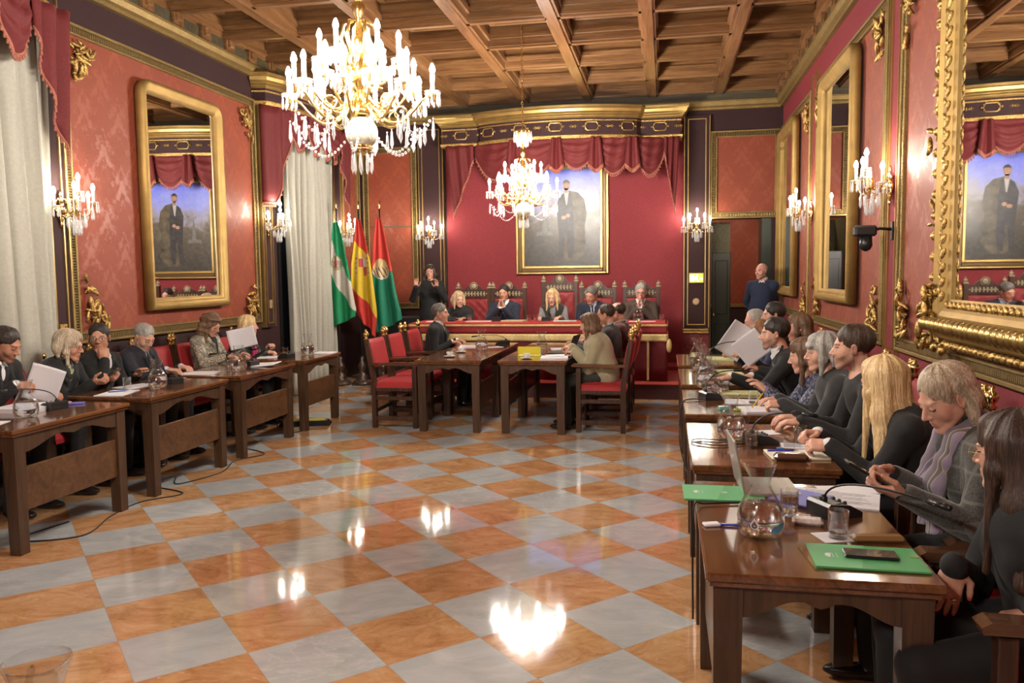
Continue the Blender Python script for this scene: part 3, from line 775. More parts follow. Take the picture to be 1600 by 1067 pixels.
def chandelier(loc, label, chain_top, top_bowl=True):
    r = empty('chandelier', loc); tag(r, label, 'chandelier', None)
    # stem, baluster, crown
    m = MB(); m.lathe([(.03, .12), (.05, .14), (.03, .17), (.02, .22), (.035, .26), (.055, .30), (.06, .34), (.035, .38), (.018, .42), (.03, .47), (.045, .50), (.02, .54), (.015, .62), (.03, .66), (.04, .70), (.015, .74), (.012, .80)], n=16)
    m.lathe([(.012, -.13), (.03, -.125), (.05, -.105), (.045, -.09), (.06, -.075), (.05, -.06)], n=16)
    for k in range(6):
        a = k*PI/3+.2
        m.tube([(cos(a)*q, sin(a)*q, h) for q, h in ((.03, .62), (.085, .60), (.10, .52), (.07, .43), (.085, .38), (.05, .34))], [.008, .011, .012, .012, .01, .012], 6)
    put('stem', m, BRASS, r)
    m = MB(); m.lathe([(.02, .80), (.035, .82), (.075, .90), (.11, .93), (.105, .945), (.06, .95), (.02, .97)], n=20)
    put('crown', m, BRASS, r)
    for k in range(12): a = k*2*PI/12; pend('crown_crystal', .105*cos(a), .105*sin(a), .935, r)
    for k in range(6): a = k*2*PI/6; pend('crown_crystal', .06*cos(a), .06*sin(a), .88, r)
    m = MB(); z = .97; k = 0
    while z < chain_top-loc[2]:
        pts = [(.012*cos(t)*(1 if k % 2 else .0)+0, .012*cos(t)*(0 if k % 2 else 1.), z+.02+.02*sin(t)) for t in [i*PI/4 for i in range(8)]]
        m.tube(pts, .004, 5, True); z += .031; k += 1
    put('chain', m, BRASS, r)
    m = MB(); m.sphere((0, 0, 0), .092, 24, 16); put('white_globe', m, simple('milk_glass', (.70, .66, .52), .25, bump=0), r)
    m = MB(); m.lathe([(.02, .09), (.06, .10), (.065, .125), (.04, .14)], n=16); m.lathe([(.055, -.085), (.062, -.095), (.03, -.12)], n=16); put('globe_cap', m, BRASS, r)
    for k in range(9): a = k*2*PI/9; pend('globe_crystal', .055*cos(a), .055*sin(a), -.10, r)
    # arms
    def arm(a, R, zt, zs, cl, droop):
        e = MB(rotz(a))
        pts = []
        for i in range(13):
            t = i/12; x = .03+(R-.03)*t; z = zs-droop*sin(PI*min(1, t*1.15))+(zt-zs)*t**2.2
            pts.append((x, 0, z))
        e.tube(pts, [.010-.003*i/12 for i in range(13)], 7)
        e.tube([(R*.55+.035*cos(t), 0, zs-droop*.55+.035*sin(t)) for t in [i*.6 for i in range(9)]], .006, 6)
        e.lathe([(.006, -.03), (.016, -.02), (.012, 0.), (.02, .012)], (R, 0, zt), 10)
        A = put('arm', e, BRASS, r)
        e = MB(rotz(a)); e.lathe([(.012, 0), (.035, .004), (.044, .012), (.046, .016), (.03, .010), (.012, .008)], (R, 0, zt+.012), 12)
        for k in range(8): b = k*PI/4; drop(e, R+.040*cos(b), .040*sin(b), zt+.022, .065, .0075)
        put('crystal_drip_pan', e, CRYSTAL, A)
        e = MB(rotz(a)); e.lathe([(.013, 0), (.013, cl)], (R, 0, zt+.02), 8); e.lathe([(.017, 0), (.02, .012), (.014, .02)], (R, 0, zt+.012), 8); put('candle', e, CANDLE, A)
        e = MB(rotz(a)); e.lathe([(.006, 0), (.014, .012), (.0165, .024), (.011, .042), (.003, .058)], (R, 0, zt+.02+cl), 7, cap=True); put('bulb', e, BULB, A)
    for k in range(8): arm(k*PI/4+.15, .41, .195, .18, .105, .13)
    for k in range(8): arm(k*PI/4+.54, .31, .25, .22, .11, .10)
    for k in range(6): arm(k*PI/3+.3, .22, .385, .31, .11, .05)
    # lower crystal pendants and bead swags
    for k in range(16):
        a = k*PI/8+.15; q = .41 if k % 2 == 0 else .31
        for dz, dr in ((-.02, .0), (-.05, -.05)): pend('crystal_pendant', (q+dr)*cos(a), (q+dr)*sin(a), .10+dz, r)
    for k in range(8):
        m = MB()
        a0 = k*PI/4+.15; a1 = a0+PI/4
        for i in range(15):
            t = i/14; p = Vector((.39*cos(a0), .39*sin(a0), .06)).lerp(Vector((.39*cos(a1), .39*sin(a1), .06)), t) if k % 2 else Vector((.36*cos(a0), .36*sin(a0), .04)).lerp(Vector((.10*cos(a0), .10*sin(a0), -.05)), t)
            p.z -= .12*sin(PI*t); m.sphere(p, .009, 6, 4)
        put('bead_garland', m, CRYSTAL, r)
    return r
chandelier((-1.70, 4.42, 2.42), 'large crystal chandelier with a white globe, the nearer of the two in view', 4.70)
chandelier((-1.70, 9.75, 2.40), 'smaller looking crystal chandelier hanging on a chain before the portrait', 4.70)
chandelier((-1.70, -0.9, 2.42), 'crystal chandelier over the near end of the chamber, behind the viewer', 4.70)

def sconce(loc, rz, label):
    """local: wall plane at y=0, room towards -y"""
    r = empty('wall_sconce', loc, rz); tag(r, label, 'sconce', None)
    m = MB(); m.lathe([(.05, 0), (.055, .01), (.03, .03), (.02, .05)], (0, 0, 0), 14, Matrix.Rotation(PI/2, 3, 'X'))
    for z, s in ((.08, .035), (.13, .025), (-.07, .03), (-.12, .02)): m.sphere((0, -.015, z), s, 9, 6, (.8, .5, 1.3))
    for k in (-1, 1):
        m.tube([(k*.03+k*.03*cos(t), -.02, .05+.045*sin(t)) for t in [i*.6 for i in range(8)]], .009, 6); m.sphere((k*.045, -.02, -.04), .022, 8, 5, (.8, .5, 1.3))
    put('back_plate', m, BRASS, r)
    m = MB(); m.lathe([(.02, 0), (.035, .02), (.02, .04), (.03, .07), (.012, .1)], (0, -.16, -.02), 10); m.tube([(0, 0, 0), (0, -.08, -.03), (0, -.16, 0)], .012, 8); put('stem', m, BRASS, r)
    arms = [(-.20, -.12, .0), (-.11, -.24, .05), (0, -.19, .13), (.11, -.24, .05), (.20, -.12, .0)]
    for x, y, z in arms:
        e = MB(); e.tube([(x*t, -.16+(y+.16)*t, .0-.07*sin(PI*t)+z*t*t) for t in [i/8 for i in range(9)]], .007, 6)
        e.lathe([(.005, -.02), (.013, -.012), (.016, .008)], (x, y, z), 8); A = put('arm', e, BRASS, r)
        e = MB(); e.lathe([(.012, 0), (.034, .004), (.042, .012), (.03, .010), (.012, .008)], (x, y, z+.008), 12)
        for k in range(7): b = k*2*PI/7; drop(e, x+.038*cos(b), y+.038*sin(b), z+.018, .08, .0085)
        put('crystal_drip_pan', e, CRYSTAL, A)
        e = MB(); e.lathe([(.012, 0), (.012, .095)], (x, y, z+.016), 8); put('candle', e, CANDLE, A)
        e = MB(); e.lathe([(.006, 0), (.015, .012), (.018, .026), (.012, .046), (.003, .062)], (x, y, z+.111), 7); put('bulb', e, BULB2, A)
    for k in range(9): a = k*2*PI/9; pend('crystal_pendant', .07*cos(a), -.16+.07*sin(a), -.03, r); pend('crystal_pendant', .03*cos(a), -.16+.03*sin(a), -.09, r)
    return r
sconce((XL+.06, 6.02, 2.20), PI/2, 'brass candle sconce with crystals beside the nearest cream curtain')
sconce((XL+.06, 9.64, 2.28), PI/2, 'brass candle sconce with crystals between the left wall panel and the far curtain')
sconce((XL+.06, 11.92, 2.30), PI/2, 'brass candle sconce half hidden behind the three flags')
sconce((-3.80, YB-.06, 2.28), 0, 'brass candle sconce on the pilaster above the woman in black')
sconce((.475, YB-.06, 2.30), 0, 'brass candle sconce on the pilaster between the red wall and the doorway')
sconce((XR-.03, 10.18, 2.30), -PI/2, 'brass candle sconce on the right wall, the farther of the two')
sconce((XR-.03, 6.74, 2.25), -PI/2, 'brass candle sconce on the right wall above the black camera')
sconce((XR-.03, 3.1, 2.25), -PI/2, 'brass candle sconce on the near side of the carved mirror, beyond the picture')
# ------------------------------------------------------------ desks (local: long side x, open side +y where people sit, panel side -y)
def scallop(x0, x1, ztop, zb, zm):
    n = 20; pts = [(x0, ztop), (x0, zb)]
    for i in range(1, n):
        t = i/n; k = abs(2*t-1); w = .5-.5*cos(PI*min(1, (1-k)*1.4)); z = zb+(zm-zb)*w+.010*sin(t*4*PI)*0
        if .42 < t < .58: z -= .018*cos((t-.5)/.08*PI/2)
        pts.append((x0+(x1-x0)*t, z))
    pts += [(x1, zb), (x1, ztop)]
    return pts[::-1]
def desk(loc, rz, L, label, group, D=.66):
    r = empty('desk', loc, rz); tag(r, label, 'desk', group)
    h = L/2; d = D/2
    m = MB(); m.box(-h, h, -d, d, .722, .75, .006); m.box(-h+.012, h-.012, -d+.012, d-.012, .708, .722); put('desk_top', m, DESKTOP, r)
    for sx in (-1, 1):
        for sy in (-1, 1):
            x, y = sx*(h-.075), sy*(d-.065); m = MB(); a, b = .042, .036
            m.add([(x-b, y-b, 0), (x+b, y-b, 0), (x+b, y+b, 0), (x-b, y+b, 0), (x-a, y-a, .708), (x+a, y-a, .708), (x+a, y+a, .708), (x-a, y+a, .708)],
                  [(3, 2, 1, 0), (4, 5, 6, 7), (0, 1, 5, 4), (1, 2, 6, 5), (2, 3, 7, 6), (3, 0, 4, 7)]); put('leg', m, DESKW, r)
    m = MB(); sc = scallop(-h+.115, h-.115, .708, .60, .66)
    m.prism(sc, -d+.03, -d+.052, 'y'); m.prism(sc, d-.052, d-.03, 'y'); sc = scallop(-d+.105, d-.105, .708, .61, .665)
    m.prism(sc, -h+.04, -h+.062, 'x'); m.prism(sc, h-.062, h-.04, 'x'); put('scalloped_apron', m, DESKW, r)
    m = MB(); m.box(-h+.112, h-.112, -d+.045, -d+.07, .25, .51, .004); put('modesty_panel', m, DESKP, r)
    return r
LY = [(3.93, 4.97, 'nearest desk of the left row, cut by the picture edge'), (5.20, 6.27, 'desk in the left row before the woman with the phone'), (6.47, 7.54, 'desk in the left row before the woman in the snakeskin print jacket'), (7.75, 8.70, 'last desk of the left row, in front of the cream curtain')]
for a, b, l in LY: desk((-4.02, (a+b)/2, 0), PI/2, b-a, l, 'wooden desks in the left row', .70)
RY = [(2.29, 3.34, 'nearest desk of the right row with a green folder and a phone'), (3.61, 4.66, 'desk in the right row in front of the long haired blonde'), (4.94, 5.99, 'desk in the right row in front of the grey haired woman'), (6.27, 7.32, 'desk in the right row in front of the dark haired man reaching out'), (7.60, 8.65, 'farthest desk of the right row, by the doorway')]
for a, b, l in RY: desk((.435, (a+b)/2, 0), -PI/2, b-a, l, 'wooden desks in the right row', .64)
for a, b, w in ((7.88, 8.96, 'near'), (8.97, 10.05, 'far')):
    desk((-2.18, (a+b)/2, 0), PI/2, b-a, 'desk at the %s end of the centre left pair, facing the aisle' % w, 'wooden desks in the middle', .70)
    desk((-1.31, (a+b)/2, 0), -PI/2, b-a, 'desk at the %s end of the centre right pair, %s' % (w, 'with the yellow box' if w == 'near' else 'beyond the laptop'), 'wooden desks in the middle', .70)
desk((-1.02, .92, 0), 0, 1.3, 'desk just below the picture, under the glass jug at the bottom left', None, .7)

# ------------------------------------------------------------ armchairs (local: sitter faces -y)
def armchair(loc, rz, label, group=None):
    r = empty('armchair', loc, rz); tag(r, label, 'chair', group)
    W, D = .29, .25
    for sx in (-1, 1):
        m = MB(); x = sx*(W-.025); m.box(x-.025, x+.025, -D, -D+.05, 0, .66, .004); put('front_leg', m, CHAIRW, r)
        m = MB(); m.add([(x-.025, D-.05, 0), (x+.025, D-.05, 0), (x+.025, D, 0), (x-.025, D, 0), (x-.025, D-.05, .5), (x+.025, D-.05, .5), (x+.025, D, .5), (x-.025, D, .5),
                         (x-.022, D+.03, .94), (x+.022, D+.03, .94), (x+.022, D+.075, .94), (x-.022, D+.075, .94)],
                        [(3, 2, 1, 0), (8, 9, 10, 11)]+[(a, b, b+4, a+4) for q in (0, 4) for a, b in ((q, q+1), (q+1, q+2), (q+2, q+3), (q+3, q))]); p = put('back_post', m, CHAIRW, r)
        m = MB(); m.lathe([(.022, 0), (.03, .008), (.016, .022), (.03, .045), (.034, .06), (.024, .08), (.012, .088), (.018, .10), (.008, .115)], (x, D+.053, .94), 12); put('brass_finial', m, BRASS, p)
        m = MB(); pts = [(-D-.04, .672), (-D-.045, .69), (-D-.02, .705), (D+.0, .695), (D, .668), (-D-.015, .672)]
        m.prism([(y, z) for y, z in pts], x-.035, x+.035, 'x'); put('armrest', m, ARMW, r)
        m = MB(); m.box(x-.015, x+.015, -D+.05, D-.05, .08, .125); m.box(x-.012, x+.012, -D+.05, D-.05, .30, .34); put('stretcher', m, CHAIRW, r)
    m = MB(); m.box(-W+.05, W-.05, -D+.01, -D+.035, .14, .21, .004); m.box(-W+.05, W-.05, D-.035, D-.01, .16, .20); put('front_stretcher', m, CHAIRW, r)
    m = MB(); m.box(-W+.01, W-.01, -D+.01, D-.01, .395, .43); put('seat_frame', m, CHAIRW, r)
    def pad(u, v):
        x = (u-.5)*2*(W-.015); y = (v-.5)*2*(D+.0)
        e = (1-abs(2*u-1)**6)*(1-abs(2*v-1)**6)
        return (x, y, .43+.065*max(0, e)**.35+.012*(1-(2*u-1)**2)*(1-(2*v-1)**2))
    m = MB(); m.grid(pad, 22, 20); m.box(-W+.015, W-.015, -D, D, .40, .435); put('seat_cushion', m, REDSEAT, r)
    def bk(sgn):
        def fn(u, v):
            x = (u-.5)*2*(W-.045); z = .63+.31*v; yc = D-.02+.083*(z-.5)/.44*1.0
            e = max(0, (1-abs(2*u-1)**6)*(1-abs(2*v-1)**6))**.35
            return (x*sgn, yc-.0+(-sgn)*(-.01-.032*e)*-1, z)
        return fn
    m = MB(); m.grid(bk(1), 18, 16); m.grid(bk(-1), 18, 16); put('back_cushion', m, REDSEAT, r)
    return r
def tall_chair(loc, rz, label, group, H=1.26, crest=.10, W=.27):
    r = empty('carved_armchair', loc, rz); tag(r, label, 'chair', group)
    D = .24
    IV = simple('ivory_inlay', (.30, .25, .15), .4)
    for sx in (-1, 1):
        x = sx*(W-.025)
        m = MB(); m.box(x-.025, x+.025, -D, -D+.05, 0, .66, .004); put('front_leg', m, CHAIRW, r)
        m = MB(); m.box(x-.027, x+.027, D-.02, D+.035, 0, H-.05, .004); p = put('back_post', m, CHAIRW, r)
        m = MB(); m.box(x-.034, x+.034, D-.027, D+.042, H-.055, H-.035); m.sphere((x, D+.007, H-.01), .03, 10, 8); m.lathe([(.012, 0), (.004, .03)], (x, D+.007, H+.012), 8); put('finial', m, IV, p)
        m = MB(); m.box(x-.035, x+.035, -D-.03, D-.02, .66, .69, .008); put('armrest', m, ARMW, r)
        m = MB(); m.box(x-.015, x+.015, -D+.05, D-.03, .10, .15); put('stretcher', m, CHAIRW, r)
    m = MB(); m.box(-W+.05, W-.05, D-.012, D+.03, H-.20, H-.075)
    n = 12; pl = [(-.14, H-.08)]+[(-.14+.28*i/n, H-.075+crest*sin(PI*i/n)**.7) for i in range(n+1)]+[(.14, H-.08)]
    m.prism(pl[::-1], D-.005, D+.025, 'y'); m.box(-W+.05, W-.05, D-.018, D+.03, H-.085, H-.07); m.box(-W+.05, W-.05, D-.018, D+.03, H-.205, H-.19); rl = put('carved_top_rail', m, CHAIRW, r)
    m = MB(); m.sphere((0, D-.012, H-.05+crest*.35), .042, 14, 8, (1, .35, 1)); m.tube([(.058*cos(t), D-.012, H-.05+crest*.35+.058*sin(t)) for t in [i*PI/6 for i in range(12)]], .006, 5, True)
    for i in range(9): m.sphere((-W+.07+(2*W-.14)*i/8, D-.02, H-.138), .012, 7, 5)
    for i in range(8): m.box(-W+.09+(2*W-.2)*i/7-.006, -W+.09+(2*W-.2)*i/7+.014, D-.022, D-.01, H-.172, H-.104)
    put('inlay', m, IV, rl)
    def bk(u, v):
        x = (u-.5)*2*(W-.045); z = .52+(H-.21-.52)*v
        e = max(0, (1-abs(2*u-1)**8)*(1-abs(2*v-1)**8))**.4
        q = .5+.5*cos(u*2*PI*3.5)*cos(v*2*PI*4)
        return (x, D-.005-.035*e*(.7+.3*q), z)
    m = MB(); m.grid(bk, 42, 42); m.box(-W+.04, W-.04, D-.003, D+.015, .50, H-.2); bc = put('tufted_back', m, REDBACK, r)
    m = MB(); m.box(-W+.01, W-.01, -D+.01, D-.01, .38, .44); m.box(-W+.015, W-.015, -D, D-.02, .44, .48, .015); put('seat_cushion', m, REDSEAT, r)
    return r
# centre chairs
armchair((-2.82, 8.35, 0), PI/2, 'empty red armchair nearest the viewer, left of the centre desks')
armchair((-2.84, 9.02, 0), PI/2, 'empty red armchair between another empty one and the man at the centre desk')
armchair((-2.84, 9.72, 0), PI/2, 'red armchair of the grey haired man at the centre left desk')
armchair((-.64, 8.36, 0), -PI/2, 'red armchair of the woman in the beige sweater')
armchair((-.62, 9.06, 0), -PI/2, 'red armchair of the man in the grey suit at the centre right desk')
armchair((-.62, 9.70, 0), -PI/2, 'red armchair of the balding man at the far end of the centre right desk')
# wall chairs
LCH = [4.35, 5.02, 5.58, 6.14, 6.72, 7.28, 7.95]
LLB = ['red armchair of the man at the left picture edge', 'red armchair of the woman with bobbed hair in a black jacket', 'red armchair of the man with glasses, hand over his mouth', 'red armchair of the bearded man on the left side', 'empty red armchair between the bearded man and the woman in the patterned jacket', 'red armchair of the woman in the patterned jacket', 'red armchair of the blonde woman holding papers']
LCH = [4.74, 5.36, 5.94, 6.52, 7.11, 7.70, 8.30]
for y, l in zip(LCH, LLB): armchair((-4.66, y, 0), PI/2, l)
RCH = [2.47, 3.12, 3.88, 4.50, 5.09, 5.69, 6.30, 6.92, 7.52, 8.12, 8.72]
RLB = ['red armchair of the dark haired woman nearest the viewer, only its arm end seen', 'red armchair of the woman with the striped scarf', 'red armchair of the long haired blonde', 'red armchair of the young man beside the blonde', 'red armchair of the grey haired woman in the dark sweater', 'red armchair of the brown haired woman behind the grey haired one', 'red armchair of the man reaching for the microphone', 'red armchair of the auburn haired woman in the right row', 'red armchair of the black haired man near the doorway', 'red armchair of the second last person in the right row', 'red armchair at the far end of the right row']
for y, l in zip(RCH, RLB): armchair((1.09 if y < 2.5 else 1.22, y, 0), -PI/2, l)

# ------------------------------------------------------------ dais, its table and chairs
m = MB(); m.box(-3.95, .22, 10.35, YB-.03, 0, .188); d = struct(put('dais_platform', m, simple('dark_maroon_riser', (.055, .008, .008), .6)))
m = MB(); m.box(-3.96, .235, 10.335, YB-.03, .188, .20); put('red_carpet', m, CARPET, d)
def dais_table():
    r = empty('dais_table', (-1.73, 10.98, .2)); tag(r, 'long table on the dais under a red cloth with gold fringe', 'table')
    X0, X1, Y0, Y1, H = -1.71, 1.73, -.36, .34, .77
    m = MB(); m.box(X0, X1, Y0, Y1, H-.03, H, .006); put('table_top_cloth', m, CLOTH_RED, r)
    def skirt(z0, z1, amp, nf, off, mat, name, sides=True):
        path = [(X0-off, Y1), (X0-off, Y0-off), (X1+off, Y0-off), (X1+off, Y1)]
        P = [Vector(p) for p in path]; ls = [0]
        for a, b in zip(P, P[1:]): ls.append(ls[-1]+(b-a).length)
        def fn(u, v):
            s = u*ls[-1]
            i = max(k for k in range(3) if s >= ls[k]-1e-9); a, b = P[i], P[i+1]; d = (b-a).normalized(); q = a+d*(s-ls[i]); n = Vector((d.y, -d.x))
            w = amp*(v)*(sin(s*nf)+.4*sin(s*nf*1.7+1)); q = q+n*(w+.0)
            return (q.x, q.y, z1+(z0-z1)*v)
        m = MB(); m.grid(fn, 240, 4, .006); return put(name, m, mat, r)
    skirt(.005, H-.03, .016, 14, .012, simple('maroon_cloth', (.13, .006, .012), .75, var=.15, sc=50.), 'skirt_cloth')
    skirt(H-.15, H-.005, .004, 9, .024, simple('crimson_band_cloth', (.22, .008, .014), .7, var=.15, sc=50.), 'upper_cloth')
    skirt(H-.245, H-.15, .008, 24, .030, GOLDFRINGE, 'gold_fringe')
    skirt(H-.048, H-.02, .001, 24, .030, simple('gold_braid', (.62, .40, .14), .5, .2, var=.3, sc=90.), 'gold_braid')
    for x in (X0+.42, X1-.22): m = MB(); m.box(x-.014, x+.014, Y0-.042, Y0-.034, .02, H-.24); put('gold_stripe', m, GOLDFRINGE, r)
    for sx in (X0-.05, X1+.05): m = MB(); m.sphere((sx, Y0-.02, H-.30), .045, 12, 10, (.8, .7, 2.0)); put('corner_tassel', m, GOLDFRINGE, r)
    m = MB(); m.box(X0+.05, X1-.05, Y0+.05, Y1-.05, .0, H-.04); put('table_body', m, CHAIRW, r)
dais_table()
for i, (x, h, c, l) in enumerate([(-2.88, 1.27, .08, 'carved armchair behind the fair haired woman with the pearl necklace'), (-2.335, 1.27, .08, 'carved armchair behind the man with clasped hands'), (-1.555, 1.36, .10, 'tallest carved armchair with a round crest in the middle of the dais'), (-.985, 1.27, .08, 'carved armchair behind the man in blue leaning down'), (-.345, 1.27, .08, 'carved armchair behind the man with his hands before his face')]):
    tall_chair((x, 11.78, .2), 0, l, None, h, c)

# ------------------------------------------------------------ flags
def cloth_piece(fn, colfn, mats, nu, nv):
    m = MB(); m.grid(fn, nu, nv, .004)
    k = 0
    for j in range(nv):
        for i in range(nu):
            c = colfn((i+.5)/nu, (j+.5)/nv); m.mi[k] = c; m.mi[k+nu*nv] = c; k += 1
    return m
def flag(x, y, h, edges, colfn, cols, label, base=True):
    """edges: list of (z, xl, xr) giving the outline of the hanging cloth, local to the pole foot"""
    r = empty('flag', (x, y, 0)); tag(r, label, 'flag')
    m = MB(); m.cyl((0, 0, .3), (0, 0, h), .012, .011, 10); put('pole', m, DARKM, r)
    m = MB(); m.lathe([(.012, 0), (.022, .01), (.012, .03), (.02, .05), (.014, .08), (.003, .13)], (0, 0, h), 10); put('finial', m, BRASS, r)
    m = MB(); m.lathe([(.15, 0), (.155, .03), (.12, .06), (.08, .085), (.09, .12), (.055, .16), (.045, .22), (.07, .27), (.05, .31), (.03, .36), (.035, .40), (.02, .43)], n=24); put('base', m, CHAIRW, r)
    def fn(u, v):
        z = edges[0][0]+(edges[-1][0]-edges[0][0])*v
        for (za, la, ra), (zb, lb, rb) in zip(edges, edges[1:]):
            if z <= za+1e-9 and z >= zb-1e-9:
                t = (za-z)/(za-zb); l = la+(lb-la)*t; rr = ra+(rb-ra)*t
        zz = z
        if v > .8: zz = z+(v-.8)/.2*edges_dz(u)
        return (l+(rr-l)*u, -.03+(.045*sin(u*11+v*1.5)+.03*sin(u*6.1-1))*min(1, .3+v), zz)
    edges_dz = bottoms[label]
    mats = [simple('flag_'+n, c, .7, var=.04, sc=20.) for n, c in cols]
    m = cloth_piece(fn, colfn, mats, 64, 130)
    put('flag_cloth', m, None, r, mats=mats)
bottoms = {}
GREEN = ('green', (.0, .22, .08)); WHITE = ('white', (.50, .47, .41)); RED = ('red', (.50, .03, .02)); YEL = ('yellow', (.60, .42, .02)); GOLDN = ('gold', (.55, .38, .10)); DK = ('dark', (.12, .04, .03)); DKG = ('deep_green', (.0, .16, .085)); CRM = ('crimson', (.38, .04, .05))
l1 = 'green and white flag with an emblem, hanging beside the cream curtain'; bottoms[l1] = lambda u: .16*u-.05
def c1(u, v):
    s = v-.42*u
    du, dv = (u-.30)/.30, (v-.40)/.075
    q = du*du+dv*dv
    if q < 1:
        if .70 < q: return 2 if (int(u*40)+int(v*80)) % 2 else 0
        if abs(du) < .22 and dv < .6: return 4
        if dv > -.3 and int(u*34+v*60) % 2: return 3
        return 1
    if s < .17: return 0
    if s < .50: return 1
    return 0
flag(-4.78, 11.30, 2.62, [(2.42, -.04, .04), (2.2, -.07, .11), (1.8, -.10, .19), (1.45, -.12, .25), (1.1, -.13, .30), (.92, -.09, .28)], c1, [GREEN, WHITE, GOLDN, DK, CRM], l1)
l2 = 'red and yellow striped flag with a coat of arms between the two others'; bottoms[l2] = lambda u: -.26*u+.12
def c2(u, v):
    s = v-.14*u
    du, dv = (u-.55)/.42, (v-.42)/.10
    if abs(du) < 1 and abs(dv) < 1:
        if abs(du) < .42 and dv > -.55:
            return [2, 3, 1, 2][(int(du > 0)+2*int(dv > .2))] if du*du*3+dv*dv < 1.1 else 1
        if abs(du) < .35 and dv <= -.55: return 4
        if .60 < abs(du) < .85 and int(v*90) % 4 < 3: return 3 if int(v*90) % 4 else 2
        return 1
    if s < .20: return 0
    if s < .62+.12*u: return 1
    return 0
flag(-4.46, 11.36, 2.60, [(2.46, -.03, .05), (2.2, -.05, .12), (1.8, -.12, .20), (1.4, -.14, .25), (1.1, -.10, .28), (.86, .0, .24)], c2, [RED, YEL, CRM, WHITE, GOLDN], l2)
l3 = 'red over green flag with a gold emblem, nearest the dais'; bottoms[l3] = lambda u: .20*u-.02
def c3(u, v):
    s = v-.02*u
    du, dv = (u-.42)/.40, (v-.44)/.085
    q = du*du+dv*dv
    if q < 1:
        if dv < -.1: return 2 if int(u*22+v*50) % 3 else 3
        return [3, 4, 2][int(u*18-v*40) % 3]
    if .9 < q < 1.25 and dv > .1: return 3
    return 0 if s < .44 else 1
flag(-4.13, 11.36, 2.60, [(2.46, -.04, .04), (2.2, -.08, .10), (1.8, -.12, .18), (1.4, -.13, .25), (1.1, -.12, .32), (.80, -.08, .33)], c3, [RED, DKG, GOLDN, WHITE, DK], l3)
# black equipment behind the flags
r = empty('equipment_rack', (-4.15, 12.2, 0)); tag(r, 'black sound equipment rack standing behind the flags', 'equipment')
m = MB(); m.box(-.55, .42, -.25, .25, 0, .98, .01); put('cabinet', m, BLACKP, r)
m = MB()
for k in range(5): m.box(-.10, .38, -.262, -.25, .1+.16*k, .22+.16*k, .004)
put('panel', m, DARKM, r)
m = MB(); m.sphere((.18, -.265, .86), .012, 8, 6); put('blue_light', m, m_emit('blue_led', (.05, .12, 1.), 4.), r)
r = empty('lectern_stand', (-4.32, 11.75, 0)); tag(r, 'dark wooden stand behind the red and yellow flag', 'stand')
m = MB(); m.lathe([(.13, 0), (.13, .04), (.05, .07), (.04, .3), (.03, 1.0), (.05, 1.2)], n=16); put('column', m, CHAIRW, r)
m = MB(); m.box(-.15, .15, -.12, .12, 1.2, 1.36, .01); put('top', m, CHAIRW, r)

# ------------------------------------------------------------ wall fittings
m = MB(); m.box(XL+.06, XL+.075, 5.93, 6.02, 1.10, 1.24, .004); o = put('socket_plate', m, GOLDC); tag(o, 'small gilt socket plate beside the nearest cream curtain', 'socket')
m = MB(); m.sphere((XL+.077, 5.975, 1.17), .022, 10, 6, (.4, 1, 1)); put('socket', m, BLACKP, o)
m = MB(); m.box(XL+.06, XL+.075, 9.61, 9.68, 1.22, 1.33, .004); o = put('switch_plate', m, simple('brass_plate', (.5, .36, .2), .4, .5)); tag(o, 'small switch plate on the pilaster beside the far cream curtain', 'switch')
# illuminated exit sign: white and green pictogram, no lettering is legible
r = empty('exit_sign', (.475, YB-.07, 1.52)); tag(r, 'lit exit sign with a running figure under the doorway sconce', 'sign')
m = MB(); m.box(-.115, .115, -.02, 0, -.07, .09, .004); put('sign_case', m, GOLD, r)
m = MB(); m.box(-.10, .10, -.024, -.02, -.055, .075); put('sign_face', m, m_emit('sign_green', (.25, .55, .04), 1.3), r)
m = MB(); m.box(-.092, -.04, -.028, -.024, -.035, .06); m.sphere((.01, -.026, .052), .011, 8, 6); m.prism([(-.03, .03), (.03, .038), (.012, .0), (.04, -.04), (.02, -.04), (-.005, -.012), (-.04, -.035), (-.045, -.02), (-.012, .01)], -.029, -.024, 'y'); m.prism([(.05, .0), (.07, .02), (.07, .008), (.095, .008), (.095, -.008), (.07, -.008), (.07, -.02)], -.029, -.024, 'y')
put('pictogram', m, m_emit('sign_white', (1., 1., .85), 3.2), r)
m = MB(); m.lathe([(.052, 0), (.056, .012), (.04, .02), (.02, .022)], (.475, YB-.06, 1.16), 20, Matrix.Rotation(PI/2, 3, 'X')); o = put('wall_rosette', m, simple('ivory_rosette', (.55, .38, .2), .5)); tag(o, 'round ivory disc on the pilaster below the exit sign', 'rosette')
# dome camera / projector on the right wall
r = empty('wall_camera', (XR-.02, 6.70, 1.90)); tag(r, 'black video camera on a bracket on the right wall', 'camera')
m = MB(); m.box(-.02, 0, -.03, .03, -.06, .08, .004); m.tube([(0, 0, .02), (-.10, .0, .03), (-.17, 0, .02)], .012, 8); put('bracket', m, BLACKP, r)
m = MB(); m.box(-.29, -.13, -.055, .055, -.03, .055, .015); m.lathe([(.045, 0), (.05, -.07), (.035, -.10), (.01, -.115)], (-.20, 0, -.03), 14); put('camera_body', m, BLACKP, r)
# red bucket-like stool and black speaker foot seen by the dais right corner are tiny: a small red box on the carpet
m = MB(); m.box(.04, .20, 11.9, 12.2, .2, .26, .01); o = put('red_cushion', m, REDSEAT); tag(o, 'small red cushion lying at the right end of the dais', 'cushion')
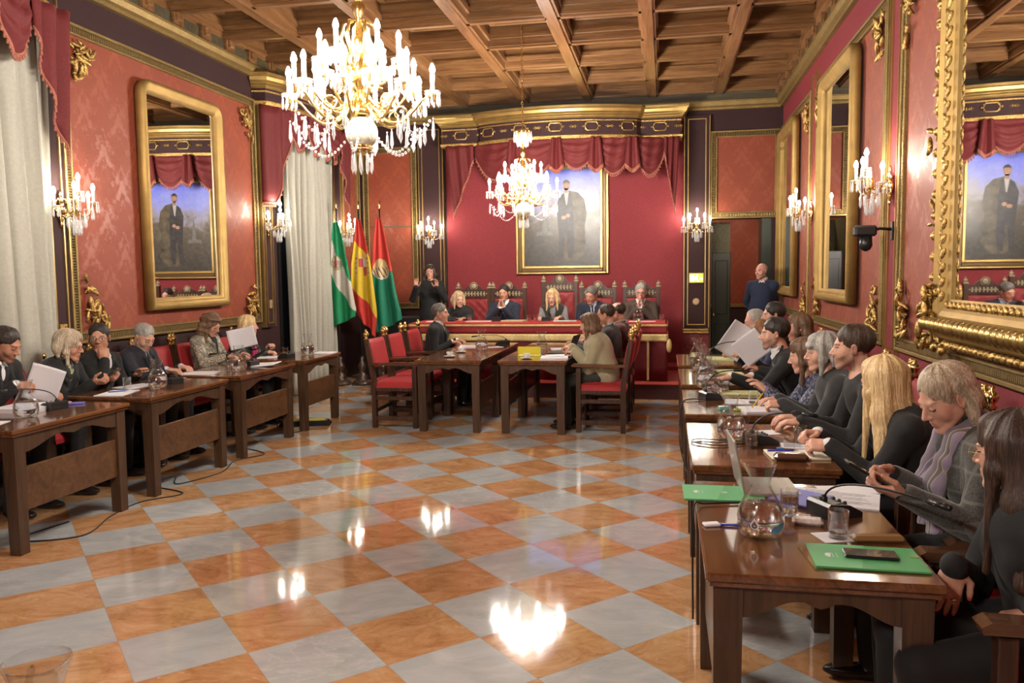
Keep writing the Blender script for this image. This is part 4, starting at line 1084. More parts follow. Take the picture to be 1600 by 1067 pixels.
# floor: yellow box, cables
r = empty('cable_cover', (-3.88, 8.15, 0), .3); tag(r, 'yellow and black cable ramp on the floor under the last left desk', 'cable cover')
m = MB(); m.add([(-.28, -.12, 0), (.28, -.12, 0), (.28, .12, 0), (-.28, .12, 0), (-.24, -.07, .05), (.24, -.07, .05), (.24, .07, .05), (-.24, .07, .05)], [(3, 2, 1, 0), (4, 5, 6, 7), (0, 1, 5, 4), (1, 2, 6, 5), (2, 3, 7, 6), (3, 0, 4, 7)]); put('ramp', m, BLACKP, r)
m = MB()
for k in range(2): m.box(-.22+.24*k, -.02+.24*k, -.065, .065, .05, .056, .002)
put('yellow_lid', m, simple('yellow_plastic', (.62, .55, .02), .4), r)
def cable(pts, label, rad=.005, n=10):
    P = [Vector(p) for p in pts]; out = []
    for i in range(len(P)-1):
        p0 = P[max(i-1, 0)]; p1 = P[i]; p2 = P[i+1]; p3 = P[min(i+2, len(P)-1)]
        for k in range(n):
            t = k/n; out.append(.5*((2*p1)+(p2-p0)*t+(2*p0-5*p1+4*p2-p3)*t*t+(3*p1-3*p2+p3-p0)*t**3))
    out.append(P[-1]); m = MB(); m.tube(out, rad, 6); return tag(put('cable', m, BLACKP), label, 'cable')
cable([(-3.9, 4.6, .005), (-3.95, 4.2, .005), (-3.6, 4.35, .005), (-3.7, 4.75, .005), (-3.72, 5.1, .005), (-3.55, 5.35, .005), (-3.9, 5.5, .005)], 'black cable looping on the floor past the nearest left desk leg')
cable([(-3.9, 5.8, .005), (-3.75, 5.6, .005), (-3.62, 6.0, .005), (-3.72, 6.4, .005), (-3.6, 6.7, .005), (-3.9, 6.9, .005)], 'black cable looping on the floor between the second and third left desks')
cable([(-3.95, 7.6, .64), (-3.93, 7.58, .3), (-3.9, 7.6, .03), (-3.75, 7.75, .005), (-3.8, 7.95, .005)], 'black cable dropping to the floor by the yellow cable ramp')
# ------------------------------------------------------------ implicit surfaces -> meshes
def A3(*v): return np.array(v, float)
def nrm(v): v = np.asarray(v, float); return v/max(np.linalg.norm(v), 1e-9)
class S:
    """ordered list of primitives; each: (op, k, fn, lo, hi)"""
    def __init__(s): s.p = []; s.post = []
    def _add(s, op, k, fn, lo, hi): s.p.append((op, k, fn, np.asarray(lo, float), np.asarray(hi, float))); return s
    def cone(s, a, b, ra, rb=None, k=.02, op='u'):
        a = np.asarray(a, float); b = np.asarray(b, float); rb = ra if rb is None else rb; ba = b-a; L = max(ba@ba, 1e-12)
        def fn(P):
            t = np.clip(((P-a)@ba)/L, 0, 1); return np.linalg.norm(P-a-t[:, None]*ba, axis=1)-(ra+(rb-ra)*t)
        m = max(ra, rb); return s._add(op, k, fn, np.minimum(a, b)-m, np.maximum(a, b)+m)
    def ell(s, c, r, R=None, k=.02, op='u'):
        c = np.asarray(c, float); r = np.asarray(r, float); R = np.eye(3) if R is None else R
        def fn(P):
            q = (P-c)@R; k0 = np.linalg.norm(q/r, axis=1); k1 = np.linalg.norm(q/(r*r), axis=1); return k0*(k0-1)/np.maximum(k1, 1e-9)
        ext = np.sqrt((R*R)@(r*r)); return s._add(op, k, fn, c-ext, c+ext)
    def cut(s, c, n, k=.01):
        """remove the half space on the +n side of c"""
        c = np.asarray(c, float); n = nrm(n)
        return s._add('x', k, lambda P: (P-c)@n, A3(-99, -99, -99), A3(99, 99, 99))
    def ev(s, P, n=None):
        d = np.full(len(P), 1e3); X = np.ascontiguousarray(P[:, 0])
        for op, k, fn, lo, hi in s.p:
            mg = k+.03
            i0, i1 = (0, len(P)) if lo[0] < -50 else np.searchsorted(X, (lo[0]-mg, hi[0]+mg))
            if i1 <= i0: continue
            if lo[0] < -50: m = slice(None)
            else:
                Q = P[i0:i1]; m = (Q[:, 1] > lo[1]-mg) & (Q[:, 1] < hi[1]+mg) & (Q[:, 2] > lo[2]-mg) & (Q[:, 2] < hi[2]+mg)
                m = i0+np.flatnonzero(m)
                if len(m) == 0: continue
            e = fn(P[m]); o = d[m]
            if op == 'u':
                h = np.clip(.5+.5*(o-e)/k, 0, 1); h = np.where(o > 100, 0, h)
                v = np.where(o > 100, e, o+(e-o)*h-k*h*(1-h))
            elif op == 's':
                h = np.clip(.5-.5*(o+e)/k, 0, 1); v = o+(-e-o)*h+k*h*(1-h)
            else:
                h = np.clip(.5-.5*(o-e)/k, 0, 1); v = o+(e-o)*h+k*h*(1-h)
            d[m] = v
        return d
    def mesh(s, name, res, base, mats, zone=None, smooth=True):
        us = [p for p in s.p if p[0] == 'u']
        lo = np.min([p[3] for p in us], axis=0)-3*res-.01; hi = np.max([p[4] for p in us], axis=0)+3*res+.01
        B = 6; nb = np.ceil((hi-lo)/(B*res)).astype(int)
        n = nb*B+1
        g = np.stack(np.meshgrid(*[np.arange(q) for q in nb], indexing='ij'), -1).reshape(-1, 3)
        cc = lo+(g+.5)*B*res; d = s.ev(cc); act = g[np.abs(d) < B*res*1.25+.02]
        D = np.full(tuple(n), 1e3, np.float32)
        # sign for the far cells
        ins = g[(d < 0) & ~(np.abs(d) < B*res*1.25+.02)]
        for q in ins: D[q[0]*B:q[0]*B+B+1, q[1]*B:q[1]*B+B+1, q[2]*B:q[2]*B+B+1] = -1e3
        o = np.stack(np.meshgrid(*[np.arange(B+1)]*3, indexing='ij'), -1).reshape(-1, 3)
        ijk = (act[:, None]*B+o[None]).reshape(-1, 3)
        key = np.unique((ijk[:, 0]*n[1]+ijk[:, 1])*n[2]+ijk[:, 2])
        I = np.stack([key//(n[1]*n[2]), (key//n[2]) % n[1], key % n[2]], 1)
        P = lo+I*res; dd = s.ev(P)
        for f in s.post: dd = f(P, dd)
        D[I[:, 0], I[:, 1], I[:, 2]] = dd
        neg = D < 0
        c8 = sum(neg[a:n[0]-1+a, b:n[1]-1+b, c:n[2]-1+c].astype(np.int8) for a in (0, 1) for b in (0, 1) for c in (0, 1))
        cell = np.argwhere((c8 > 0) & (c8 < 8)); M = len(cell)
        if M == 0: return None
        cid = np.full(tuple(n-1), -1, np.int32); cid[cell[:, 0], cell[:, 1], cell[:, 2]] = np.arange(M)
        cor = {}
        for a in (0, 1):
            for b in (0, 1):
                for c in (0, 1): cor[a, b, c] = D[cell[:, 0]+a, cell[:, 1]+b, cell[:, 2]+c].astype(float)
        acc = np.zeros((M, 3)); cnt = np.zeros(M)
        for ax in range(3):
            for a in (0, 1):
                for b in (0, 1):
                    p0 = [a, b]; p0.insert(ax, 0); p1 = [a, b]; p1.insert(ax, 1)
                    v0, v1 = cor[tuple(p0)], cor[tuple(p1)]; m = (v0 < 0) != (v1 < 0)
                    t = np.where(m, np.clip(v0/np.where(m, v0-v1, 1), 0, 1), 0)
                    q = np.tile(np.array(p0, float), (M, 1)); q[:, ax] = t; acc += q*m[:, None]; cnt += m
        V = lo+(cell+acc/cnt[:, None])*res
        Q = []
        for ax in range(3):
            sl0 = [slice(1, n[i]-1) for i in range(3)]; sl0[ax] = slice(0, n[ax]-1); sl1 = list(sl0); sl1[ax] = slice(1, n[ax])
            a0 = neg[tuple(sl0)]; a1 = neg[tuple(sl1)]; e = np.argwhere(a0 != a1)
            off = np.array([1, 1, 1]); off[ax] = 0; e = e+off
            flip = neg[e[:, 0], e[:, 1], e[:, 2]]
            b, c = [(1, 2), (2, 0), (0, 1)][ax]
            u = np.zeros(3, int); w = np.zeros(3, int); u[b] = 1; w[c] = 1
            def C(x): return cid[x[:, 0], x[:, 1], x[:, 2]]
            q = np.stack([C(e-u-w), C(e-w), C(e), C(e-u)], 1); q[~flip] = q[~flip][:, ::-1]; Q.append(q)
        Q = np.concatenate(Q); Q = Q[(Q >= 0).all(1)]
        # keep the pieces of real size only
        me = bpy.data.meshes.new(name); F = len(Q)
        me.vertices.add(M); me.vertices.foreach_set('co', (V-np.asarray(base)).astype(np.float32).ravel())
        me.loops.add(F*4); me.loops.foreach_set('vertex_index', Q.astype(np.int32).ravel())
        me.polygons.add(F); me.polygons.foreach_set('loop_start', np.arange(0, F*4, 4, dtype=np.int32))
        me.polygons.foreach_set('loop_total', np.full(F, 4, np.int32))
        me.polygons.foreach_set('use_smooth', np.full(F, smooth))
        for m_ in mats: me.materials.append(m_)
        if zone is not None:
            cen = V[Q].mean(1); me.polygons.foreach_set('material_index', zone(cen).astype(np.int32))
        me.update(calc_edges=True); me.validate(); return me

# ------------------------------------------------------------ people materials
def m_skin(name, col):
    t = NT(name); p = t.pos(); n = t.noise(p, 18., 4.); n2 = t.noise(p, 220., 2.)
    c = t.ramp(n, [(.3, tuple(v*f for v, f in zip(col, (.92, .82, .80)))), (.7, tuple(min(1, v*1.06) for v in col))])
    return t.pbr(c, .46, 0., t.bump(n2, .08, .001), Subsurface_Weight=.12, Subsurface_Radius=(.02, .007, .004), Subsurface_Scale=.4)
SKINS = {'fair': (.58, .33, .235), 'mid': (.50, .26, .17), 'tan': (.42, .20, .12), 'pink': (.60, .30, .23)}
def skin_mats(tone, brow=(.05, .03, .02), beard=None, lip=None):
    k = 'skin_%s_%s_%s' % (tone, brow, beard)
    if k not in MATS:
        c = SKINS[tone]
        lipc = lip or (c[0]*.78, c[1]*.58, c[2]*.62)
        bd = beard or c
        MATS[k] = [m_skin('skin_'+tone, c), simple('lips_'+k, lipc, .4), simple('brow_'+k, tuple(.35*a+.65*b for a, b in zip(c, brow)), .7), simple('eye_white', (.62, .58, .54), .15), simple('iris', (.035, .018, .01), .08),
                   m_skin('stubble_'+tone, tuple(.50*a+.50*b for a, b in zip(c, bd))) if beard else m_skin('jaw_'+tone, c), simple('lash', (.02, .012, .01), .6), simple('nail_red', (.75, .10, .06), .2)]
    return MATS[k]
def m_hair(name, dark, mid, light, sc=1., rough=.5):
    if name in MATS: return MATS[name]
    t = NT(name); p = t.pos()
    q = t.scale(p, (150.*sc, 150.*sc, 9.*sc)); n = t.noise(q, 1.5, 5., .7, .5); n2 = t.noise(p, 9., 2.)
    f = t.math('ADD', t.math('MULTIPLY', n, .8), t.math('MULTIPLY', n2, .2))
    c = t.ramp(f, [(.36, dark), (.5, mid), (.64, light)])
    MATS[name] = t.pbr(c, rough, 0., t.bump(n, .45, .003), Specular_IOR_Level=.4); return MATS[name]
HAIRS = {
 'black': ((.008, .006, .005), (.018, .013, .010), (.05, .035, .028)), 'dark_brown': ((.014, .008, .005), (.035, .02, .012), (.09, .05, .03)),
 'long_dark': ((.012, .007, .005), (.035, .019, .012), (.12, .055, .03)),
 'brown': ((.05, .026, .014), (.12, .065, .035), (.25, .15, .085)), 'auburn': ((.10, .045, .02), (.25, .12, .055), (.45, .26, .13)),
 'blonde': ((.30, .18, .07), (.58, .40, .19), (.80, .62, .36)), 'streaked': ((.14, .10, .065), (.36, .28, .19), (.66, .56, .42)),
 'grey': ((.13, .12, .105), (.30, .28, .25), (.52, .50, .46)), 'dark_grey': ((.04, .035, .03), (.11, .10, .09), (.26, .24, .22)), 'fair': ((.25, .17, .09), (.48, .35, .19), (.70, .56, .36)),
 'silver': ((.22, .20, .17), (.42, .39, .33), (.64, .60, .52))}
def hairm(k): return m_hair('hair_'+k, *HAIRS[k])
def m_cloth(name, col, sc=180., rough=.85, var=.12, bump=.2, sheen=.2):
    if name in MATS: return MATS[name]
    t = NT(name); p = t.pos(); n = t.noise(p, sc, 2.); n2 = t.noise(p, 7., 3.)
    c = t.ramp(n, [(.3, tuple(v*(1-var) for v in col)), (.7, tuple(v*(1+var) for v in col))])
    MATS[name] = t.pbr(c, rough, 0., t.bump(n, bump, .002), Sheen_Weight=sheen); return MATS[name]
def m_pattern(name, kind):
    if name in MATS: return MATS[name]
    t = NT(name); p = t.pos(); x, y, z = t.xyz(p)
    if kind == 'snake':
        v = t.n('ShaderNodeTexVoronoi', {'Vector': p, 'Scale': 38.}, feature='DISTANCE_TO_EDGE'); n = t.noise(p, 14., 4.)
        c = t.mix(t.ramp(v.outputs[0], [(.02, (1, 1, 1)), (.12, (0, 0, 0))]), t.ramp(n, [(.42, (.55, .50, .38)), (.56, (.20, .18, .13))]), (.10, .09, .07))
        MATS[name] = t.pbr(c, .6)
    elif kind == 'check':
        f = t.math('MAXIMUM', t.math('GREATER_THAN', t.math('SINE', t.math('MULTIPLY', y, 75.)), .93), t.math('GREATER_THAN', t.math('SINE', t.math('MULTIPLY', z, 70.)), .93))
        g = t.math('SINE', t.math('MULTIPLY', t.math('ADD', x, t.math('ADD', y, z)), 900.))
        c = t.mix(t.math('MULTIPLY', f, .45), t.ramp(t.noise(p, 160., 2.), [(.35, (.035, .035, .032)), (.65, (.085, .085, .078))]), (.20, .19, .17)); MATS[name] = t.pbr(c, .85, 0., t.bump(t.noise(p, 200., 2.), .3, .002), Sheen_Weight=.3)
    elif kind == 'scarf':
        a = t.math('ADD', y, t.math('MULTIPLY', z, .12)); st = t.math('SINE', t.math('MULTIPLY', a, 300.)); b = t.math('SINE', t.math('MULTIPLY', z, 38.)); b2 = t.math('SINE', t.math('ADD', t.math('MULTIPLY', z, 76.), 1.))
        c = t.mix(t.math('GREATER_THAN', t.math('SINE', t.math('MULTIPLY', a, 110.)), .1), (.36, .30, .41), (.52, .47, .37)); c = t.mix(t.math('MULTIPLY', t.math('GREATER_THAN', st, .55), .8), c, (.09, .08, .10)); c = t.mix(t.math('GREATER_THAN', t.math('SINE', t.math('MULTIPLY', a, 60.)), .6), c, (.16, .13, .16))
        MATS[name] = t.pbr(c, .9, 0., t.bump(t.noise(p, 200., 2.), .3, .002), Sheen_Weight=.3)
    elif kind == 'navy_print':
        c = t.ramp(t.noise(p, 60., 3.), [(.46, (.012, .015, .04)), (.6, (.18, .18, .26))]); MATS[name] = t.pbr(c, .6)
    elif kind == 'floral':
        c = t.ramp(t.noise(p, 28., 3.), [(.5, (.012, .012, .01)), (.58, (.22, .24, .10)), (.68, (.5, .44, .36))]); MATS[name] = t.pbr(c, .6)
    elif kind == 'tweed':
        c = t.ramp(t.noise(p, 120., 3.), [(.35, (.10, .09, .09)), (.65, (.30, .28, .27))]); MATS[name] = t.pbr(c, .85)
    return MATS[name]

# ------------------------------------------------------------ the figure
def ik(Sh, W, l1, l2, pole):
    v = W-Sh; d = np.linalg.norm(v)
    if d > (l1+l2)*.985: v = v/d*(l1+l2)*.985; W = Sh+v; d = np.linalg.norm(v)
    d = max(d, abs(l1-l2)+.03)
    a = np.arccos(np.clip((l1*l1+d*d-l2*l2)/(2*l1*d), -1, 1)); u = v/np.linalg.norm(v)
    p = np.asarray(pole, float); p = nrm(p-u*(p@u)); return Sh+u*cos(a)*l1+p*sin(a)*l1, W
def rot_about(v, ax, a): return v*cos(a)+np.cross(ax, v)*sin(a)+ax*(ax@v)*(1-cos(a))
def head_frame(look, roll=0.):
    f = nrm(look); r = nrm(np.cross(f, (0, 0, 1))); u = np.cross(r, f)
    if roll: r2 = r*cos(roll)+u*sin(roll); u = -r*sin(roll)+u*cos(roll); r = r2
    return np.stack([r, f, u], 1)      # columns: right, forward, up
def hand(s, W, h, n, side, curl=.25, sc=1., spread=.05, thumb=.5):
    """side 'R'/'L'; h to the knuckles, n palm normal; returns fingertip positions"""
    h = nrm(h); n = nrm(np.asarray(n, float)-h*(np.asarray(n, float)@h)); t = np.cross(h, n) if side == 'R' else np.cross(n, h)
    R = np.stack([t, h, n], 1); tips = []
    s.ell(W+h*.047*sc, A3(.040, .054, .0165)*sc, R, .012)
    s.cone(W, W+h*.03*sc, .025*sc, .022*sc, .015)
    for q, L in ((.029, .070), (.010, .078), (-.010, .073), (-.028, .058)):
        a = W+h*.080*sc+t*q*sc-n*.002*sc; d = nrm(h+t*q*(2.2*spread/.05*.5)); s.cone(W+h*.045*sc+t*q*.8*sc, a, .011*sc, .0105*sc, .006)
        r0 = .0098*sc; cs = (curl*1.05, curl*1.5, curl*1.0)
        for i, (fr, ang) in enumerate(zip((.44, .31, .25), cs)):
            d = nrm(rot_about(d, t, 0)*cos(ang)+n*sin(ang)) if i == 0 else nrm(d*cos(ang)+nrm(np.cross(t, d)*(1 if side == 'R' else -1)*(1 if np.dot(np.cross(t, h)*(1 if side == 'R' else -1), n) > 0 else -1))*sin(ang))
            b = a+d*L*fr*sc; r1 = r0*.90; s.cone(a, b, r0, r1, .0025); a, r0 = b, r1
        tips.append((a, d))
    a = W+h*.018*sc+t*.026*sc+n*.004*sc; d = nrm(h*.55+t*(.75-.35*thumb)+n*(.25+.5*thumb)); b = a+d*.045*sc; s.cone(a, b, .0145*sc, .0115*sc, .009)
    d2 = nrm(h*.85+t*.20+n*(.15+.35*thumb)); c = b+d2*.030*sc; s.cone(b, c, .0115*sc, .0098*sc, .004); e = c+nrm(d2+n*.1)*.020*sc; s.cone(c, e, .0098*sc, .008*sc, .003); tips.append((e, d2))
    return tips
def head(s, c, R, sc=1., female=False, nose=1., fat=0., mouth_open=False):
    def L(x, y, z): return c+R@(A3(x, y, z)*sc)
    def e(p, r, k, op='u', RR=None): s.ell(L(*p), A3(*r)*sc, R if RR is None else R@RR, k*sc, op)
    def cn(p, q, a, b, k, op='u'): s.cone(L(*p), L(*q), a*sc, b*sc, k*sc, op)
    e((0, -.018, .036), (.0735, .093, .079), .01)
    e((0, .018, -.008), (.060+fat, .073, .075), .02)
    j = .045 if not female else .040
    for x in (-1, 1):
        cn((x*(j+.002+fat), .004, -.052), (x*.016, .064, -.097), .019, .016, .024)
        e((x*(.034+fat*.5), .052, -.030), (.024+fat*.5, .023, .030), .02)
    cn((-.012, .071, -.100), (.012, .071, -.100), .0165, .0165, .012)
    e((0, .069, -.062), (.028, .024, .026), .016)
    cn((-.034, .075, .020), (.034, .075, .020), .0125 if not female else .010, .0125 if not female else .010, .012)
    for x in (-1, 1): e((x*.0315, .092, .001), (.0175, .014, .0115), .008, 's')
    cn((0, .082, .012), (0, .107*1., -.028), .0075, .0105*nose, .008)
    for x in (-1, 1): e((x*.0105, .093, -.033), (.0085, .011, .0075), .005)
    for x in (-1, 1): e((x*.0315, .0735, .001), (.0145, .0135, .0125), .002)
    cn((-.020, .080, -.059), (.020, .080, -.059), .0055, .0055, .005); cn((-.008, .088, -.0575), (.008, .088, -.0575), .006, .006, .005)
    cn((-.016, .081, -.069), (.016, .081, -.069), .0062, .0062, .005); cn((-.006, .086, -.069), (.006, .086, -.069), .0065, .0065, .005)
    if mouth_open: e((0, .094, -.0645), (.016, .012, .0055), .003, 's')
    else: cn((-.024, .090, -.0637), (.024, .090, -.0637), .0022, .0022, .003, 's')
    for x in (-1, 1):
        RR = np.array(Matrix.Rotation(x*-.35, 3, 'Z')); e((x*.0785, -.008, -.006), (.0075, .019, .031), .006, 'u', RR); e((x*.0845, -.004, -.004), (.004, .010, .018), .004, 's', RR)
    return L
def face_zone(c, R, sc, beard, down, female):
    def z(P):
        q = (P-c)@R/sc; x = np.abs(q[:, 0]); y = q[:, 1]; zz = q[:, 2]; m = np.zeros(len(P), int)
        if beard: m[(zz < -.050+.42*(.072-y)) & (y > -.010) & (zz > -.122) & (x < .085)] = 5
        if beard: m[(zz > -.056) & (zz < -.040) & (x < .028) & (y > .07)] = 5
        f = y > .055
        m[f & (x > .012) & (x < .050) & (np.abs(zz-(.0215+.05*np.minimum(x-.012, .018)-.12*np.maximum(0, x-.036))) < (.0028 if female else .0042))] = 2
        ex = (x-.0315)/.0145
        if down: m[f & (np.abs(ex) < 1) & (np.abs(zz+.0045-.003*ex*ex) < .0030)] = 6
        else:
            ez = (zz-.0005)/.0066; m[f & (ex*ex+ez*ez < 1)] = 3; m[f & ((x-.0315)**2+(zz-.0005)**2 < .0060**2)] = 4; m[f & (np.abs(ex) < 1.1) & (np.abs(zz-(.0078-.004*ex*ex)) < .0018)] = 6
        m[(y > .074) & (x < .0225-.9*np.abs(zz+.0640)) & (zz > -.0745) & (zz < -.0545)] = 1
        return m
    return z
def skull_hair(s, L, E, kind, c, R, sc, vol=1.):
    """kinds: short, thin, bald_fringe, bob, shoulder, long, curly, crop"""
    rx, ry, rz = (.0770*vol, .0970*vol, .0830*vol) if kind in ('short', 'crop', 'thin', 'bald_fringe') else (.0790*vol, .0985*vol, .084*vol)
    E((0, -.020, .043), (rx, ry, rz), .01)
    if kind in ('short', 'crop'):
        E((0, .030, .092), (.054, .056, .034*vol), .02)
        s.cut(L(0, 0, -.030), R@nrm(A3(0, .62, -1)), .016)
        E((0, .138, .020), (.072, .079, .080), .018, 's'); E((0, .10, -.05), (.082, .062, .05), .014, 's')
        for x in (-1, 1): E((x*.085, .010, -.030), (.022, .032, .036), .01, 's')
    elif kind == 'thin':
        s.cut(L(0, 0, -.010), R@nrm(A3(0, .50, -1)), .012); E((0, .10, .03), (.075, .075, .085), .014, 's')
        for x in (-1, 1): E((x*.085, .010, -.030), (.022, .032, .036), .01, 's')
    elif kind == 'bald_fringe':
        s.cut(L(0, 0, -.015), R@nrm(A3(0, .4, -1)), .01); E((0, .02, .10), (.074, .105, .075), .012, 's'); E((0, .12, 0), (.1, .085, .1), .012, 's')
        for x in (-1, 1): E((x*.085, .010, -.030), (.022, .032, .036), .01, 's')
def fold_fn(seed, amp, fr=22.):
    rnd = np.random.RandomState(seed); K = rnd.normal(size=(5, 3))*fr; ph = rnd.rand(5)*6
    def f(P, d):
        w = sum(np.sin(P@K[i]+ph[i]) for i in range(5))/5; return d+amp*w
    return f
def person(label, P, H, face, look, sex='m', tone='mid', hair=('short', 'black'), top=None, shirt=None, tie=None, legs=(.008, .008, .010), hands=(None, None), glasses=None, beard=None, brow=None,
           res=.006, stand=False, floor=0., roll=0., down=False, fat=0., kneez=None, size=1., poles=(None, None), extras=(), legdir=None, knee_fwd=.42, hsc=1., neckline='crew', collar=None, seed=1, headsc=1., mouth=False, ankle_back=.0):
    P = A3(*P); H = A3(*H); fem = sex == 'f'
    base = (P[0], P[1], floor); root = empty('person', base); tag(root, label, 'person', 'people in the council chamber' if False else None)
    F = nrm(A3(face[0], face[1], 0)); R = head_frame(look, roll)
    hs = headsc*(.96 if fem else 1.)
    neck = H+R@(A3(0, -.030, -.085)*hs); up0 = nrm((H+R@A3(0, -.03, -.1))-P)
    N = H+R@(A3(0, -.035, -.12)*hs)-A3(0, 0, .020); u = nrm(N-P); TL = np.linalg.norm(N-P)
    r = nrm(np.cross(F, A3(0, 0, 1))); f = nrm(np.cross(u, r)); RT = np.stack([r, f, u], 1)
    sw = (.172 if not fem else .152)*size; C = N-u*.032
    Sh = {+1: C+r*sw-u*.035, -1: C-r*sw-u*.035}
    al1, al2 = (.285*size, .255*size) if not fem else (.265*size, .24*size)
    hd = {}
    for sd, idx in ((+1, 1), (-1, 0)):     # hands=(left, right)
        hh = hands[idx] or {}
        W = A3(*hh['w']) if 'w' in hh else Sh[sd]-u*.42+f*.12+r*sd*.08
        pole = A3(*poles[idx]) if poles[idx] is not None else (-A3(0, 0, 1)*1.+r*sd*.32-F*.45)
        E_, W = ik(Sh[sd], W, al1, al2, pole); hd[sd] = (E_, W, hh)
    # ---- body
    s = S()
    s.ell(P+u*.02, A3(.150, .105, .11)*size, RT, .03); s.ell(P+u*TL*.38, A3(.125+fat, .095+fat, .16)*size, RT, .06); s.ell(P+u*TL*.72, A3(.142, .100, .16)*size, RT, .06)
    for sd in (1, -1): s.cone(N-u*.03+r*sd*.03, Sh[sd]-r*sd*.01, .048*size, .046*size, .04)
    s.cone(C+u*.0, neck, .059*size*(.88 if fem else 1), .053*hs*(.86 if fem else 1)+fat*.2, .03)
    for sd in (1, -1):
        E_, W, hh = hd[sd]; s.cone(Sh[sd], E_, .046*size, .037*size, .03); s.cone(E_, W, .037*size, .0245*size, .02)
    tips = {}
    for sd in (1, -1):
        E_, W, hh = hd[sd]
        if hh.get('hide'): continue
        dirh = A3(*hh['h']) if 'h' in hh else nrm(W-E_)
        tips[sd] = hand(s, W, dirh, A3(*hh.get('n', (0, 0, -1))), 'R' if sd > 0 else 'L', hh.get('c', .3), (.94 if fem else 1.02)*hsc*size, hh.get('sp', .05), hh.get('t', .5))
    for sd in (1, -1): s.cone(P+r*sd*.085, P+r*sd*.09+F*.12*(0 if stand else 1)-A3(0, 0, .12 if stand else .03), .075, .07, .03)
    head(s, H, R, hs, fem, 1., fat*.35, mouth)
    mats = skin_mats(tone, brow or HAIRS[hair[1]][1] if hair else (.05, .03, .02), beard)
    fz = face_zone(H, R, hs, beard is not None, down, fem)
    def zone(Q):
        m = fz(Q)
        for sd, tp in tips.items():
            if hd[sd][2].get('nails'):
                for a, d in tp:
                    nn = nrm(A3(*hd[sd][2].get('n', (0, 0, -1)))); q = Q-a; m[(np.linalg.norm(q, axis=1) < .0105) & (q@nn < -.001)] = 7
        return m
    put('body', s.mesh('body', res, base, mats, zone), None, root, mats=[])
    # ---- hair
    if hair and hair[0] != 'none':
        kind = hair[0]; s = S(); vol = hair[2] if len(hair) > 2 else 1.
        def L(x, y, z): return H+R@(A3(x, y, z)*hs)
        def E(p, rr, k, op='u'): s.ell(L(*p), A3(*rr)*hs, R, k*hs, op)
        skull_hair(s, L, E, kind, H, R, hs, vol)
        D = A3(0, 0, -1)
        if kind in ('bob', 'shoulder', 'long', 'curly'):
            E((0, .030, .088), (.052, .048, .030), .02)
            tuck = len(hair) > 3 and hair[3] == 'tuck'
            E((0, .118, -.038), (.054 if not tuck else .064, .075 if not tuck else .092, .098), .012, 's')
            ln = {'bob': .10, 'shoulder': .17, 'long': .34, 'curly': .17}[kind]; wd = {'bob': .030, 'shoulder': .030, 'long': .031, 'curly': .042}[kind]
            nb = L(0, -.075, .0)
            dn = nrm(D*.8+R@A3(0, 0, -1)*.5) if kind != 'long' else nrm(D+R@A3(0, 0, -1)*.25)
            back = -R[:, 1]; back = nrm(back-A3(0, 0, back[2]))
            E((0, .132, .022), (.050, .066, .056) if not tuck else (.064, .082, .066), .014, 's') if not (len(hair) > 3 and hair[3] == 'fringe') else None
            for x in ((-1, -.5, 0, .5, 1) if kind != 'long' else (-1, -.66, -.33, 0, .33, .66, 1)):
                a = L(x*.062, -.050-.03*(1-abs(x)), .03); b = a+dn*ln*.5+R[:, 0]*x*.016+back*.012; e_ = b+dn*ln*.6*(1+.06*sin(x*9))+R[:, 0]*x*(.004 if kind != 'long' else .050)-back*(.0 if kind != 'bob' else .01)+back*(0 if kind != 'long' else .03)
                kk = .03 if kind != 'long' else .045
                s.cone(a, b, wd*hs*1.05, wd*hs*(1 if kind != 'long' else 1.15), kk); s.cone(b, e_, wd*hs*(1 if kind != 'long' else 1.15), wd*(.55 if kind not in ('curly', 'long') else .85)*hs, kk)
            for x in (-1, 1):
                if kind == 'long' or not tuck: a = L(x*.070, .012, .040); b = L(x*.079, .018, -.035)+dn*.01; e_ = b+dn*(ln*.85)+R[:, 1]*(.012)+R[:, 0]*x*(.003 if kind != 'long' else .02)
                else: a = L(x*.070, -.030, .040); b = L(x*.080, -.040, -.035)+dn*.01; e_ = b+dn*(ln*.7)
                s.cone(a, b, .023*hs, .021*hs, .02); s.cone(b, e_, .022*hs, (.012 if kind != 'curly' else .026)*hs, .02)
            if tuck:
                for x in (-1, 1): E((x*.088, .012, -.012), (.020, .030, .036), .008, 's')
            if len(hair) > 3 and hair[3] == 'fringe': E((0, .078, .047), (.056, .020, .022), .014)
        if kind == 'curly': s.post.append(fold_fn(seed+3, .013, 48.)); s.post.append(fold_fn(seed+4, .006, 130.))
        else:
            ax = R[:, 2] if kind in ('short', 'crop', 'thin', 'bald_fringe') else A3(0, 0, 1)
            def groove(Q, d, R=R, H=H):
                q = (Q-H)@R; a = np.arctan2(q[:, 0], q[:, 1]+.03); g = np.sin(a*34+3*np.sin(a*7)+q[:, 2]*16)+.6*np.sin(a*61+q[:, 2]*25+1.7); amp = .0011 if kind in ('short', 'crop', 'thin', 'bald_fringe') else .0014
                return d+amp*g+.0028*np.sin(a*9+q[:, 2]*14)*(1 if amp > .0012 else .5)
            s.post.append(groove)
